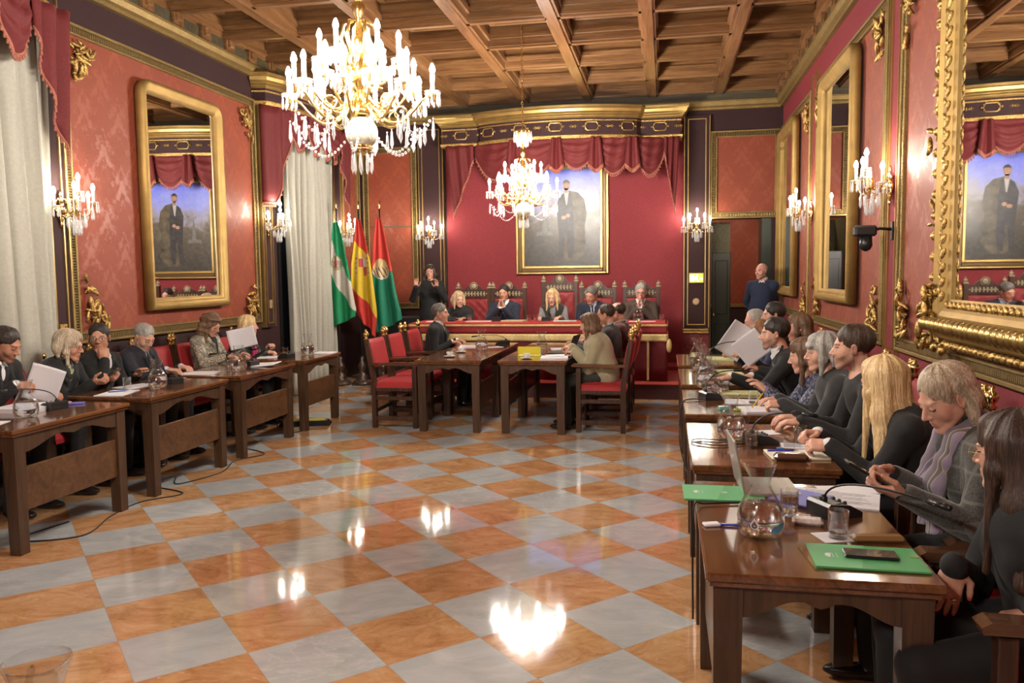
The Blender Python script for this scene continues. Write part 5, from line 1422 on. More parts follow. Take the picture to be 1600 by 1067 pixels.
        def hug(Q, d, R=R, H=H, hs=hs):
            q = (Q-H)@R/hs; p = q-A3(0, -.018, .036); rr = A3(.0735, .093, .079); k0 = np.linalg.norm(p/rr, axis=1); k1 = np.linalg.norm(p/(rr*rr), axis=1)
            sk = k0*(k0-1)/np.maximum(k1, 1e-9); t = (.0065+.13*np.clip(.062-q[:, 1], 0, .12)+.10*np.clip(q[:, 2]-.06, 0, .1)+.8*np.clip(-.0-q[:, 2], 0, 1.))*hs
            return np.where(q[:, 1] > -.03, np.maximum(d, sk*hs-t-(.03 if kind in ('curly',) else 0)-(1. if len(hair) > 3 and hair[3] == 'fringe' else 0)), d)
        if kind in ('short', 'crop'): s.post.append(fold_fn(seed+7, .0030, 70.))
        if kind in ('short', 'crop', 'thin') or (kind in ('bob', 'shoulder') and len(hair) > 3 and hair[3] == 'tuck'): s.post.append(hug)
        me = s.mesh('hair', min(res, .0055) if res > .0046 else .0036, base, [hairm(hair[1])]); put('hair', me, None, root, mats=[])
    # ---- clothing
    top = top or {}
    kind = top.get('kind', 'sweater'); tm = top['mat']; g = top.get('g', 0.0)
    infl = {'jacket': .026, 'sweater': .022, 'blouse': .015, 'vest': .022}[kind]+g
    def torso(s, inf, arm, sleeves=True, low=.10, cuff=0.):
        s.ell(P+u*.03, A3(.150+inf, .108+inf, low+.03)*size, RT, .03); s.ell(P+u*TL*.38, A3(.128+fat+inf*1.1, .098+fat+inf, .18)*size, RT, .06); s.ell(P+u*TL*.72, A3(.145+inf, .103+inf+(.012 if fem else 0), .165)*size, RT, .06)
        for sd in (1, -1):
            s.cone(N-u*.040+r*sd*.035, Sh[sd]-r*sd*.005, .046*size+inf*.55, .050*size+inf*.6, .04)
            if fem: s.ell(P+u*TL*.62+f*.075+r*sd*.065, A3(.06, .06, .06), RT, .035)
            if sleeves:
                E_, W, hh = hd[sd]; Wc = W-nrm(W-E_)*(cuff-.004)
                s.cone(Sh[sd], E_, .047*size+arm, .039*size+arm, .03); s.cone(E_, Wc, .040*size+arm, .028*size+arm*.9, .02)
    if shirt is not None:
        s = S(); torso(s, .012, .006, True, .06, 0.); s.cone(N-u*.02, N+u*.045-f*.004, .063*size, .058*size, .015)
        s.cut(N+u*.050+f*.01, nrm(u*1.-f*.25), .004)
        s.ell(N+u*.075+f*.078, A3(.026, .050, .05), RT, .006, 's')
        put('shirt', s.mesh('shirt', res, base, [shirt]), None, root, mats=[])
        s = S()
        for sd in (1, -1):
            s.cone(N+u*.042-f*.055, N+u*.040+r*sd*.060+f*.0, .010, .010, .004); s.cone(N+u*.040+r*sd*.060, N+u*.002+r*sd*.018+f*.068, .010, .009, .004); s.cone(N+u*.002+r*sd*.018+f*.068, N-u*.03+r*sd*.045+f*.075, .009, .006, .004)
        put('collar', s.mesh('collar', min(res, .0055), base, [shirt]), None, root, mats=[])
    if tie is not None:
        s = S(); a = N-u*.005+f*.082; s.ell(a, A3(.016, .012, .018), RT, .004); b = P+u*TL*.74+f*(.103+.022+fat); s.cone(a-u*.01, b, .012, .020, .004); s.cone(b, P+u*TL*.38+f*(.125+fat), .020, .026, .004)
        put('tie', s.mesh('tie', min(res, .0055), base, [tie]), None, root, mats=[])
    s = S(); torso(s, infl, .012+g*.6, kind != 'vest', .16 if not stand else .2, .012 if shirt is not None else 0.)
    if kind == 'jacket':
        vb = top.get('v', .50)    # depth of the front opening as a share of the torso
        q0 = N+u*.03+f*.12; q1 = P+u*TL*vb+f*(.175+fat)
        s.cone(q0, q1, .058, .012, .010, 's'); s.cone(N+u*.06, N+u*.01+f*.03, .066, .058, .01, 's')
    elif kind == 'sweater' or kind == 'blouse':
        if neckline == 'v': s.cone(N+u*.03+f*.10, P+u*TL*.78+f*.15, .055, .008, .01, 's')
        s.cone(N+u*.10, N+u*.034+f*.012, .072, .056 if neckline != 'high' else .03, .01, 's')
        if neckline == 'high': s.cone(N-u*.01, N+u*.05, .066, .058, .012)
    elif kind == 'vest':
        s.cone(N+u*.06, N+u*.01+f*.03, .066, .058, .01, 's'); s.cone(N+u*.03+f*.12, P+u*TL*.45+f*.175, .058, .012, .010, 's')
    if stand and top.get('long'): s.cone(P-A3(0, 0, .05), P-A3(0, 0, .42), .16, .17, .04)
    s.post.append(fold_fn(seed, .0042, 26.)); s.post.append(fold_fn(seed+9, .0020, 60.))
    jk = put({'jacket': 'jacket', 'sweater': 'sweater', 'blouse': 'blouse', 'vest': 'waistcoat'}[kind], s.mesh('top', res, base, [tm]), None, root, mats=[])
    if kind == 'jacket':
        s = S()
        for sd in (1, -1):
            a = N+u*.035-f*.035+r*sd*.055; b = N-u*.02+r*sd*.072+f*.045; c_ = P+u*TL*.80+r*sd*.060+f*(.105+infl*.9); e_ = P+u*TL*vb+r*sd*.006+f*(.108+infl+fat)
            s.cone(a, b, .010, .012, .006); s.cone(b, c_, .012, .019, .006); s.cone(c_, e_, .018, .008, .006)
        put('lapels', s.mesh('lapels', min(res, .0055), base, [top.get('lapel', tm)]), None, root, mats=[])
    # ---- legs
    lm = top.get('legs') or m_cloth('trousers_%s' % (legs,), legs, sheen=.04)
    s = S(); an = []
    LD = nrm(A3(*legdir, 0)) if legdir is not None else F
    for sd in (1, -1):
        hip = P+r*sd*.085
        if stand: kn = hip+A3(0, 0, -1)*(P[2]-floor)*.48+F*.015; ak = A3(hip[0], hip[1], floor+.07)-F*.01+r*sd*.01
        else:
            kn = hip+LD*knee_fwd+r*sd*.035; kn[2] = floor+(.50 if kneez is None else kneez); ak = A3(kn[0], kn[1], floor+.08)+LD*(-.02-ankle_back)+r*sd*.01
        s.cone(hip, kn, .083*size, .062*size, .04); s.cone(kn, ak, .060*size, .050*size, .02); an.append(ak)
    s.ell(P, A3(.150, .115, .10)*size, RT, .03); s.post.append(fold_fn(seed+5, .004, 24.))
    put('trousers' if not top.get('skirt') else 'skirt', s.mesh('legs', max(res, .007), base, [lm]), None, root, mats=[])
    sm = simple('black_leather_shoe', (.015, .012, .011), .25)
    for ak in an:
        s = S(); q = A3(ak[0], ak[1], floor+.032); s.ell(q+LD*.055, A3(.042, .13, .032), np.stack([np.cross(LD, A3(0, 0, 1)), LD, A3(0, 0, 1)], 1), .01); s.cone(A3(ak[0], ak[1], floor+.03), ak+A3(0, 0, .0), .035, .042, .02); s.cut((0, 0, floor+.003), (0, 0, -1), .002)
        put('shoe', s.mesh('shoe', .008, base, [sm]), None, root, mats=[])
    # ---- glasses
    def L(x, y, z): return H+R@(A3(x, y, z)*hs)-A3(*base)
    if glasses:
        m = MB()
        for x in (-1, 1):
            m.tube([tuple(L(x*.033+.023*cos(t), .102-.004*abs(cos(t)), -.001+.017*sin(t))) for t in [i*PI/7 for i in range(14)]], .0016, 5, True)
            m.tube([tuple(L(x*.056, .098, .004)), tuple(L(x*.078, .06, .004)), tuple(L(x*.080, -.005, .0)), tuple(L(x*.079, -.02, -.01))], .0014, 5)
        m.tube([tuple(L(-.011, .104, .003)), tuple(L(0, .107, .005)), tuple(L(.011, .104, .003))], .0015, 5)
        put('glasses', m, simple('glasses_'+glasses, {'dark': (.015, .012, .01), 'gold': (.5, .35, .15), 'brown': (.12, .06, .03)}[glasses], .3, .5 if glasses == 'gold' else 0), root)
    return dict(root=root, base=A3(*base), H=H, R=R, hs=hs, P=P, N=N, u=u, f=f, r=r, RT=RT, TL=TL, hands=hd, tips=tips, Sh=Sh, res=res)
def add_sdf(p, name, s, mat, res=None): return put(name, s.mesh(name, res or min(p['res'], .005), p['base'], [mat]), None, p['root'], mats=[])
BLK = m_cloth('black_wool', (.0075, .0075, .008), sheen=.03); BLK2 = m_cloth('black_knit', (.010, .0095, .010), 120., bump=.4, sheen=.04); CHAR = m_cloth('charcoal_suit', (.018, .018, .021), sheen=.05); NAVY = m_cloth('navy_suit', (.012, .017, .033), sheen=.05); DNAVY = m_cloth('dark_navy_suit', (.010, .011, .018), sheen=.05)
GREYS = m_cloth('grey_suit', (.060, .060, .063), sheen=.05); DKGREY = m_cloth('dark_grey_sweater', (.022, .022, .023), 120., bump=.4); BEIGE = m_cloth('beige_sweater', (.36, .32, .20), 120., bump=.5); BROWN = m_cloth('brown_jacket', (.060, .042, .030), 140., sheen=.05)
WHT = m_cloth('white_shirt', (.66, .66, .66), var=.03, bump=.1); LBLUE = m_cloth('pale_blue_shirt', (.45, .50, .58), var=.03, bump=.1); SWNAVY = m_cloth('navy_sweater', (.008, .014, .042), 130., bump=.4, sheen=.05); LEATH = simple('dark_green_leather', (.018, .026, .020), .35, bump=.3, sc=60.)
TIEB = m_cloth('black_tie', (.012, .012, .015), rough=.5); TIEN = m_cloth('navy_tie', (.012, .018, .05), rough=.5)
CHK = m_pattern('check_jacket', 'check'); SNK = m_pattern('snake_jacket', 'snake'); SCF = m_pattern('striped_scarf', 'scarf'); NPR = m_pattern('navy_print', 'navy_print'); FLO = m_pattern('floral_print', 'floral'); TWD = m_pattern('grey_tweed', 'tweed')
Dn = (0, 0, -1)
# ---- right row, nearest first (they face -x)
fa = (-1, 0)
p = person('woman with long dark hair in black, nearest on the right, red painted nails', (1.12, 2.45, .57), (.985, 2.52, 1.075), fa, (-.80, .78, -.15), 'f', 'fair', ('long', 'long_dark', 1.08), dict(kind='sweater', mat=BLK), hands=(dict(w=(1.0, 2.36, .66), h=(-1, .1, -.3), c=.5), dict(w=(.825, 2.47, .745), h=(-.22, -.08, -1), n=(.1, 1, -.1), c=.12, nails=True, sp=.1, t=.1)), poles=(None, (.6, .5, .3)), glasses='gold', res=.0042, seed=11, legs=(.006, .006, .0065))
for q in (0,):
    W = p['hands'][1][1]; m = MB(); m.lathe([(.0105, -.003), (.0118, 0), (.0105, .003)], Vector(W+A3(-.012, -.012, -.094)-p['base']+A3(.010, 0, 0)), 12, cap=False); put('silver_ring', m, simple('silver', (.7, .7, .7), .2, 1.), p['root'])
m = MB(); m.tube([tuple(p['H']+p['R']@A3(-.078, -.0, -.045)-p['base']+A3(.012*cos(t), 0, .016*sin(t))) for t in [i*PI/5 for i in range(10)]], .003, 6, True); put('earring', m, simple('gold_jewel', (.8, .6, .25), .2, 1.), p['root'])
p2 = person('woman in a grey checked jacket and striped scarf looking down at a phone', (1.20, 3.12, .57), (.98, 3.07, 1.150), fa, (-.85, -.22, -.50), 'f', 'fair', ('bob', 'streaked', 1.05, 'tuck'), dict(kind='jacket', mat=CHK, v=.6), shirt=BLK, hands=(dict(w=(.80, 2.88, .845), h=(-.95, .12, .16), n=(.05, .35, 1), c=.45, t=.3), dict(w=(.80, 3.02, .875), h=(-.97, -.25, .08), n=(.1, -.8, -.3), c=.7)), down=True, res=.0042, seed=12, fat=.006)
s = S(); N, u, f, r = (p2[k] for k in ('N', 'u', 'f', 'r'))
for sd in (1, -1):
    a = N+u*.035-f*.04+r*sd*.055; b = N-u*.01+r*sd*.065+f*.065; c_ = N-u*.16+r*sd*.048+f*.165; e_ = N-u*.40+r*sd*.050+f*.215
    s.cone(a, b, .026, .030, .02); s.cone(b, c_, .030, .034, .015); s.cone(c_, e_, .034, .036, .02)
s.cone(N+u*.02-f*.05+r*.05, N+u*.02-f*.05-r*.05, .024, .024, .02); s.cut(N-u*.335, -u, .004); s.post.append(fold_fn(5, .006, 45.)); add_sdf(p2, 'striped_scarf', s, SCF, .005)
GJ = simple('gold_jewel', (.8, .6, .25), .2, 1.)
for sd, nm in ((-1, 'bracelet'), (1, 'watch')):
    W, E_ = p2['hands'][sd][1], p2['hands'][sd][0]; d = nrm(W-E_); Rm = frame_to(Vector(d)); m = MB(); m.lathe([(.029, -.004), (.032, 0), (.029, .004)], Vector(W-d*.002-p2['base']), 14, Rm, False); put(nm, m, GJ, p2['root'])
p3 = person('woman with long straight blonde hair in a black blazer, seen from behind', (1.22, 3.88, .57), (.969, 3.88, 1.097), fa, (-.62, .80, -.22), 'f', 'fair', ('long', 'blonde', 1.05), dict(kind='jacket', mat=BLK), shirt=WHT, hands=(dict(w=(.735, 3.80, .815), h=(-.97, .15, -.02), n=(0, .6, -.8), c=.75), dict(w=(.72, 3.99, .83), h=(-.95, -.35, .05), n=(0, -.6, -.8), c=.8)), res=.0045, seed=13)
for k, (c, n) in enumerate((((.55, .03, .02), 'red'), ((.75, .55, .03), 'yellow'), ((.55, .03, .02), 'red'))):
    W, E_ = p3['hands'][-1][1], p3['hands'][-1][0]; d = nrm(W-E_); m = MB(); m.lathe([(.030, -.003), (.0325, -.0028), (.0325, .0028), (.030, .003)], Vector(W-d*(.014-.006*k)-p3['base']), 16, frame_to(Vector(d)), False); put('wristband', m, simple('band_'+n, c, .6), p3['root'])
p4 = person('young man with dark brown hair and stubble in a black sweater, right row', (1.22, 4.50, .57), (.973, 4.50, 1.199), fa, (-1, .22, -.06), 'm', 'fair', ('short', 'dark_brown', 1.03), dict(kind='sweater', mat=BLK2), hands=(dict(w=(.70, 4.30, .83), h=(-.95, .1, -.05), c=.35), dict(w=(.72, 4.62, .80), h=(-1, -.2, 0), c=.3)), beard=(.10, .06, .04), res=.005, seed=14)
W, E_ = p4['hands'][-1][1], p4['hands'][-1][0]; d = nrm(W-E_); m = MB(); m.lathe([(.029, -.010), (.032, -.008), (.032, .008), (.029, .010)], Vector(W-d*.008-p4['base']), 14, frame_to(Vector(d)), False); put('steel_watch', m, simple('steel', (.5, .5, .48), .25, 1.), p4['root'])
p5 = person('woman with a grey bob and fringe in a dark grey sweater, writing', (1.20, 5.09, .57), (.933, 5.10, 1.118), fa, (-1, -.05, -.10), 'f', 'fair', ('bob', 'grey', 1.08, 'fringe'), dict(kind='sweater', mat=DKGREY), hands=(dict(w=(.70, 5.02, .81), h=(-1, .05, -.02), n=(0, .4, -.9), c=.7), dict(w=(.71, 5.26, .80), h=(-1, -.1, 0), c=.3)), res=.005, seed=15, fat=.004)
person('brown haired woman in a navy print blouse, half hidden by the grey haired woman', (1.18, 5.69, .57), (.911, 5.62, 1.046), fa, (-1, .15, -.25), 'f', 'fair', ('shoulder', 'brown', 1.03), dict(kind='blouse', mat=NPR), hands=(dict(w=(.68, 5.55, .80), c=.3), dict(w=(.68, 5.80, .80), c=.3)), res=.006, seed=16)
person('man with dark hair and goatee in a black blazer reaching for a microphone', (1.14, 6.30, .57), (.807, 6.30, 1.140), fa, (-1, .05, -.06), 'm', 'fair', ('short', 'black', 1.03), dict(kind='jacket', mat=BLK, v=.45), shirt=WHT, hands=(dict(w=(.47, 5.98, .85), h=(-.85, -.45, -.12), c=.22, sp=.1), dict(w=(.66, 6.42, .80), h=(-1, -.5, 0), c=.3)), beard=(.05, .035, .03), res=.0055, seed=17, poles=((0, -.3, -1), None), fat=.004)
person('brown haired woman in dark clothes sitting back behind the man in the black blazer', (1.30, 6.92, .57), (1.077, 6.92, 1.145), fa, (-1, .1, -.1), 'f', 'mid', ('shoulder', 'brown', 1.0), dict(kind='sweater', mat=BLK2), hands=(dict(w=(.78, 6.85, .80)), dict(w=(.78, 7.05, .80))), res=.007, seed=18)
person('auburn haired woman leaning over the papers she holds up, far right row', (1.12, 7.52, .57), (.842, 7.42, 1.055), fa, (-.75, -.45, -.5), 'f', 'fair', ('bob', 'auburn', 1.05), dict(kind='sweater', mat=m_cloth('royal_blue', (.015, .03, .10))), hands=(dict(w=(.66, 7.05, .90), h=(-.5, -.6, .4), c=.7), dict(w=(.60, 7.38, .88), h=(-.6, -.6, .3), c=.6)), down=True, res=.007, seed=19)
person('man with black hair near the doorway at the far end of the right row', (1.22, 8.12, .57), (1.017, 8.05, 1.194), fa, (-1, -.1, -.05), 'm', 'fair', ('short', 'black', 1.05), dict(kind='jacket', mat=CHAR), shirt=WHT, hands=(dict(w=(.70, 7.95, .80)), dict(w=(.70, 8.2, .80))), res=.007, seed=20)
person('white haired person at the very far end of the right row', (1.18, 8.72, .57), (.90, 8.60, 1.10), fa, (-1, -.15, -.2), 'm', 'pink', ('thin', 'silver', 1.04), dict(kind='jacket', mat=CHAR), shirt=LBLUE, hands=(dict(w=(.68, 8.5, .80)), dict(w=(.68, 8.75, .80))), res=.007, seed=21)
# ---- left row (they face +x)
fa = (1, 0)
person('man with a dark beard holding up a sheet at the left picture edge', (-4.74, 4.74, .57), (-4.539, 4.85, 1.165), fa, (.9, .22, -.42), 'm', 'tan', ('short', 'black', 1.02), dict(kind='jacket', mat=BLK, v=.5), shirt=WHT, hands=(dict(w=(-4.36, 4.98, .80), h=(.9, .1, 0), c=.5), dict(w=(-4.34, 4.70, .90), h=(.85, .45, -.05), n=(0, .5, -.8), c=.7)), beard=(.03, .02, .015), down=True, res=.005, seed=31)
person('woman with bobbed grey blonde hair and glasses in black, holding a phone', (-4.74, 5.36, .57), (-4.496, 5.41, 1.108), fa, (.95, .30, -.22), 'f', 'mid', ('bob', 'streaked', 1.12), dict(kind='jacket', mat=BLK, v=.55), shirt=FLO, hands=(dict(w=(-4.32, 5.60, .83), h=(.9, -.1, .1), n=(0, -.5, .8), c=.6), dict(w=(-4.33, 5.45, .82), h=(.95, .1, .1), n=(0, .5, .8), c=.6)), glasses='brown', res=.005, seed=32, fat=.012)
person('man with black hair and glasses, fist held before his mouth, looking this way', (-4.76, 5.94, .57), (-4.678, 5.98, 1.122), fa, (.50, -.85, -.02), 'm', 'mid', ('short', 'black', 1.03), dict(kind='jacket', mat=BLK, v=.5), shirt=WHT, hands=(dict(w=(-4.42, 6.10, .80), c=.4), dict(w=(-4.555, 5.875, .945), h=(-.12, .12, 1), n=(-.55, .8, 0), c=1.15, t=.9)), glasses='dark', res=.005, seed=33, poles=(None, (.2, -.4, -1)))
person('grey bearded man in a dark navy suit and tie, looking down', (-4.74, 6.52, .57), (-4.649, 6.53, 1.085), fa, (.82, -.18, -.45), 'm', 'fair', ('short', 'grey', 1.0), dict(kind='jacket', mat=DNAVY, v=.45), shirt=LBLUE, tie=TIEB, hands=(dict(w=(-4.38, 6.66, .80), h=(1, -.3, 0), c=.35), dict(w=(-4.37, 6.42, .80), h=(1, .3, 0), c=.35)), beard=(.24, .22, .20), brow=(.06, .05, .04), down=True, res=.0055, seed=34, fat=.014)
person('woman with curly brown hair in a cream snakeskin print jacket, reading', (-4.74, 7.70, .57), (-4.626, 7.60, 1.135), fa, (.85, -.02, -.45), 'f', 'mid', ('curly', 'brown', 1.06), dict(kind='jacket', mat=SNK, v=.35), shirt=BLK, hands=(dict(w=(-4.36, 7.70, .82), h=(.9, -.3, 0), c=.45), dict(w=(-4.36, 7.42, .82), h=(.95, .2, 0), c=.45)), down=True, res=.0055, seed=35)
p = person('blonde woman in a dark green leather jacket with a pink scarf, writing', (-4.74, 8.30, .57), (-4.596, 8.30, 1.080), fa, (.78, .58, -.05), 'f', 'fair', ('shoulder', 'blonde', 1.05), dict(kind='jacket', mat=LEATH, v=.5), shirt=BLK, hands=(dict(w=(-4.42, 8.42, .84), h=(.6, -.5, .2), c=.6), dict(w=(-4.30, 8.14, .80), h=(1, .1, -.05), c=.65)), res=.0055, seed=36)
s = S(); N, u, f, r = (p[k] for k in ('N', 'u', 'f', 'r'))
for sd in (1, -1): s.cone(N-u*.01+r*sd*.055+f*.06, N-u*.12+r*sd*.035+f*.145, .020, .022, .01); s.cone(N-u*.12+r*sd*.035+f*.145, N-u*.24+r*sd*.03+f*.165, .020, .018, .01)
add_sdf(p, 'pink_scarf', s, m_cloth('pink_scarf', (.55, .04, .16)), .006)
# ---- centre desks
person('grey haired man in a black suit and tie at the centre left desk, in profile', (-2.86, 9.70, .57), (-2.76, 9.70, 1.145), (1, 0), (1, .02, 0), 'm', 'mid', ('short', 'dark_grey', 1.02), dict(kind='jacket', mat=BLK, v=.42), shirt=WHT, tie=TIEB, hands=(dict(w=(-2.60, 9.85, .79), h=(1, -.2, 0), c=.4), dict(w=(-2.60, 9.60, .79), h=(1, .1, 0), c=.4)), res=.006, seed=41)
person('woman in a beige sweater with wavy brown hair at the centre right desk', (-.60, 8.36, .57), (-.775, 8.36, 1.085), (-1, 0), (-1, .18, -.22), 'f', 'fair', ('shoulder', 'brown', 1.04), dict(kind='sweater', mat=BEIGE, g=.012), hands=(dict(w=(-.92, 8.30, .80), h=(-.9, .2, 0), c=.5), dict(w=(-.97, 8.52, .83), h=(-.9, .1, 0), c=.6)), res=.0055, seed=42, legs=(.03, .032, .026))
person('man in a grey suit and pale shirt at the centre right desk, in profile', (-.60, 9.06, .57), (-.66, 9.06, 1.149), (-1, 0), (-1, .1, -.15), 'm', 'mid', ('thin', 'dark_brown', 1.02), dict(kind='jacket', mat=GREYS), shirt=LBLUE, hands=(dict(w=(-1.02, 8.98, .80), h=(-1, .1, 0), c=.4), dict(w=(-1.00, 9.22, .80), c=.4)), res=.006, seed=43)
person('balding man in a dark suit behind the man in grey at the centre right desk', (-.58, 9.70, .57), (-.569, 9.70, 1.147), (-1, 0), (-1, .15, -.2), 'm', 'pink', ('bald_fringe', 'dark_brown', 1.03), dict(kind='jacket', mat=m_cloth('maroon_brown', (.10, .03, .025))), shirt=WHT, hands=(dict(w=(-.95, 9.6, .80)), dict(w=(-.95, 9.85, .80))), res=.007, seed=44)
# ---- dais (they face -y; the dais is 0.2 high)
fa = (0, -1); z = .76
p = person('fair haired woman in a black top with a pearl necklace on the dais', (-2.93, 11.66, z), (-2.986, 11.50, 1.265), fa, (.55, -.85, -.12), 'f', 'fair', ('bob', 'fair', 1.05), dict(kind='sweater', mat=BLK), hands=(dict(w=(-2.82, 11.22, 1.0), h=(-.5, -1, 0), c=.3), dict(w=(-3.08, 11.22, 1.0), h=(.5, -1, 0), c=.3)), floor=.2, kneez=.47, res=.0065, seed=51, neckline='high')
m = MB(); N, u, f, r = (p[k] for k in ('N', 'u', 'f', 'r'))
for k in range(26):
    t = PI*k/25; q = N+r*.058*cos(t)*(1-.1*sin(t))+f*(.055+.085*sin(t))-u*(.0+.17*sin(t)**1.2)-p['base']; m.sphere(tuple(q), .0075, 7, 5)
for k in range(20):
    t = PI*k/19; q = N+r*.048*cos(t)+f*(.06+.082*sin(t))-u*(.0+.115*sin(t))-p['base']; m.sphere(tuple(q), .0065, 7, 5)
put('pearl_necklace', m, simple('pearl', (.62, .56, .44), .25), p['root'])
person('dark haired man in a navy suit on the dais, hands clasped before his chin', (-2.33, 11.68, z), (-2.312, 11.50, 1.349), fa, (-.08, -1, -.06), 'm', 'mid', ('short', 'black', 1.02), dict(kind='jacket', mat=NAVY), shirt=WHT, tie=TIEN, hands=(dict(w=(-2.27, 11.30, 1.14), h=(-.22, .1, 1), n=(-1, 0, 0), c=.35), dict(w=(-2.35, 11.30, 1.14), h=(.22, .1, 1), n=(1, 0, 0), c=.35)), floor=.2, kneez=.47, res=.0065, seed=52, poles=((.6, -.3, -1), (-.6, -.3, -1)))
person('blonde woman in a dark waistcoat with grey tweed sleeves in the middle of the dais', (-1.56, 11.66, z), (-1.591, 11.45, 1.289), fa, (-.1, -1, -.22), 'f', 'fair', ('shoulder', 'blonde', 1.04), dict(kind='vest', mat=m_cloth('dark_green_vest', (.018, .022, .018))), shirt=TWD, hands=(dict(w=(-1.44, 11.20, 1.01), h=(-.5, -1, .0), c=.35), dict(w=(-1.74, 11.22, 1.0), h=(.2, -1, 0), c=.3)), floor=.2, kneez=.47, res=.0065, seed=53)
person('man in a blue suit and tie on the dais leaning his head down', (-1.00, 11.66, z), (-1.028, 11.40, 1.314), fa, (-.40, -1, -.35), 'm', 'mid', ('short', 'dark_grey', 1.03), dict(kind='jacket', mat=NAVY), shirt=LBLUE, tie=TIEN, hands=(dict(w=(-.86, 11.2, 1.0), h=(-.4, -1, 0), c=.3), dict(w=(-1.14, 11.2, 1.0), h=(.4, -1, 0), c=.3)), floor=.2, kneez=.47, res=.0065, seed=54, down=True, roll=.12)
person('grey haired man with glasses in a brown jacket on the dais, hands before his face', (-.345, 11.68, z), (-.342, 11.50, 1.345), fa, (0, -1, -.08), 'm', 'pink', ('short', 'grey', 1.02), dict(kind='jacket', mat=BROWN), shirt=WHT, hands=(dict(w=(-.31, 11.31, 1.13), h=(-.15, .12, 1), n=(-1, 0, 0), c=.12), dict(w=(-.375, 11.31, 1.13), h=(.15, .12, 1), n=(1, 0, 0), c=.12)), glasses='dark', floor=.2, kneez=.47, res=.0065, seed=55, poles=((.6, -.3, -1), (-.6, -.3, -1)))
# ---- standing
person('woman standing in a black dress with both hands raised, signing', (-3.57, 12.02, 1.02), (-3.566, 12.0, 1.673), (0, -1), (.12, -1, -.03), 'f', 'mid', ('shoulder', 'black', .98), dict(kind='sweater', mat=BLK, long=True), hands=(dict(w=(-3.40, 11.78, 1.43), h=(-.05, .05, 1), n=(-.5, -.9, 0), c=.25, sp=.12), dict(w=(-3.73, 11.78, 1.44), h=(.05, .05, 1), n=(.5, -.9, 0), c=.15, sp=.12)), stand=True, floor=.2, res=.0065, seed=61, poles=((.5, 0, -1), (-.5, 0, -1)), mouth=True)
p = person('bald man in a navy sweater standing by the doorway', (1.38, 12.46, .92), (1.395, 12.42, 1.620), (-.35, -1), (-.75, -.7, -.02), 'm', 'pink', None, dict(kind='sweater', mat=SWNAVY), hands=(dict(w=(1.44, 12.66, .95), c=.4), dict(w=(1.34, 12.66, .95), c=.4)), stand=True, res=.0065, seed=62, neckline='v', shirt=WHT, beard=(.25, .16, .12), brow=(.2, .12, .08), fat=.01)
# ------------------------------------------------------------ things on the tables
TT = .7505
def jug(x, y, label, z=TT, fill=.55, rz=0., group=None, s=1.):
    r = empty('water_jug', (x, y, z), rz); tag(r, label, 'jug', group)
    H = .235*s
    out = [(.058, 0), (.066, .008), (.073, .035), (.074, .06), (.068, .095), (.050, .13), (.035, .155), (.032, .17), (.036, .195), (.046, .225), (.049, .235)]
    prof = [(a*s, b*s) for a, b in out]; inn = [((a-.0035)*s, (b if i else .010)*s) for i, (a, b) in enumerate(out)]
    m = MB(); n = 32
    m.lathe([(.0005, 0)]+prof+inn[::-1]+[(.0005, .010*s)], n=n, cap=False)
    # spout: pull the rim out on -y
    for i, v in enumerate(m.v):
        if v[2] > .185*s and v[1] < 0: k = (v[2]/s-.185)/.05; w = max(0, -v[1]/(.05*s))**4; m.v[i] = (v[0], v[1]-.022*s*k*w, v[2]+.006*s*k*w)
    put('glass_body', m, THIN, r)
    m = MB(); hz = fill*.15*s+.02
    wp = [(.0005, .0105*s)]+[(a-.0002, b) for a, b in inn if b < hz and b > .009*s]; wp.append((np.interp(hz, [b for a, b in inn], [a for a, b in inn])-.0002, hz)); wp.append((.0005, hz))
    m.lathe(wp, n=n, cap=False); put('water', m, WATER, r)
    m = MB(); m.tube([(0, .040*s+.055*s*sin(t)**.8*.95, (.045+.165*(1-t/PI))*s+.0) for t in [.12+i*(PI-.24)/11 for i in range(12)]], .0065*s, 8); put('handle', m, THIN, r)
    return r
def tumbler(x, y, label, z=TT, water=.25, group=None, r0=.032, h=.09, mat=None):
    r = empty('drinking_glass', (x, y, z)); tag(r, label, 'glass', group)
    m = MB(); m.lathe([(.0005, 0), (r0*.88, 0), (r0*.95, .006), (r0, h), (r0-.0018, h), (r0*.95-.0022, .012), (.0005, .010)], n=24, cap=False); put('tumbler', m, mat or THIN, r)
    if water: m = MB(); m.lathe([(.0005, .0105), (r0*.95-.0025, .0125), (r0*.97-.0025, h*water+.01), (.0005, h*water+.01)], n=24, cap=False); put('water', m, WATER, r)
    return r
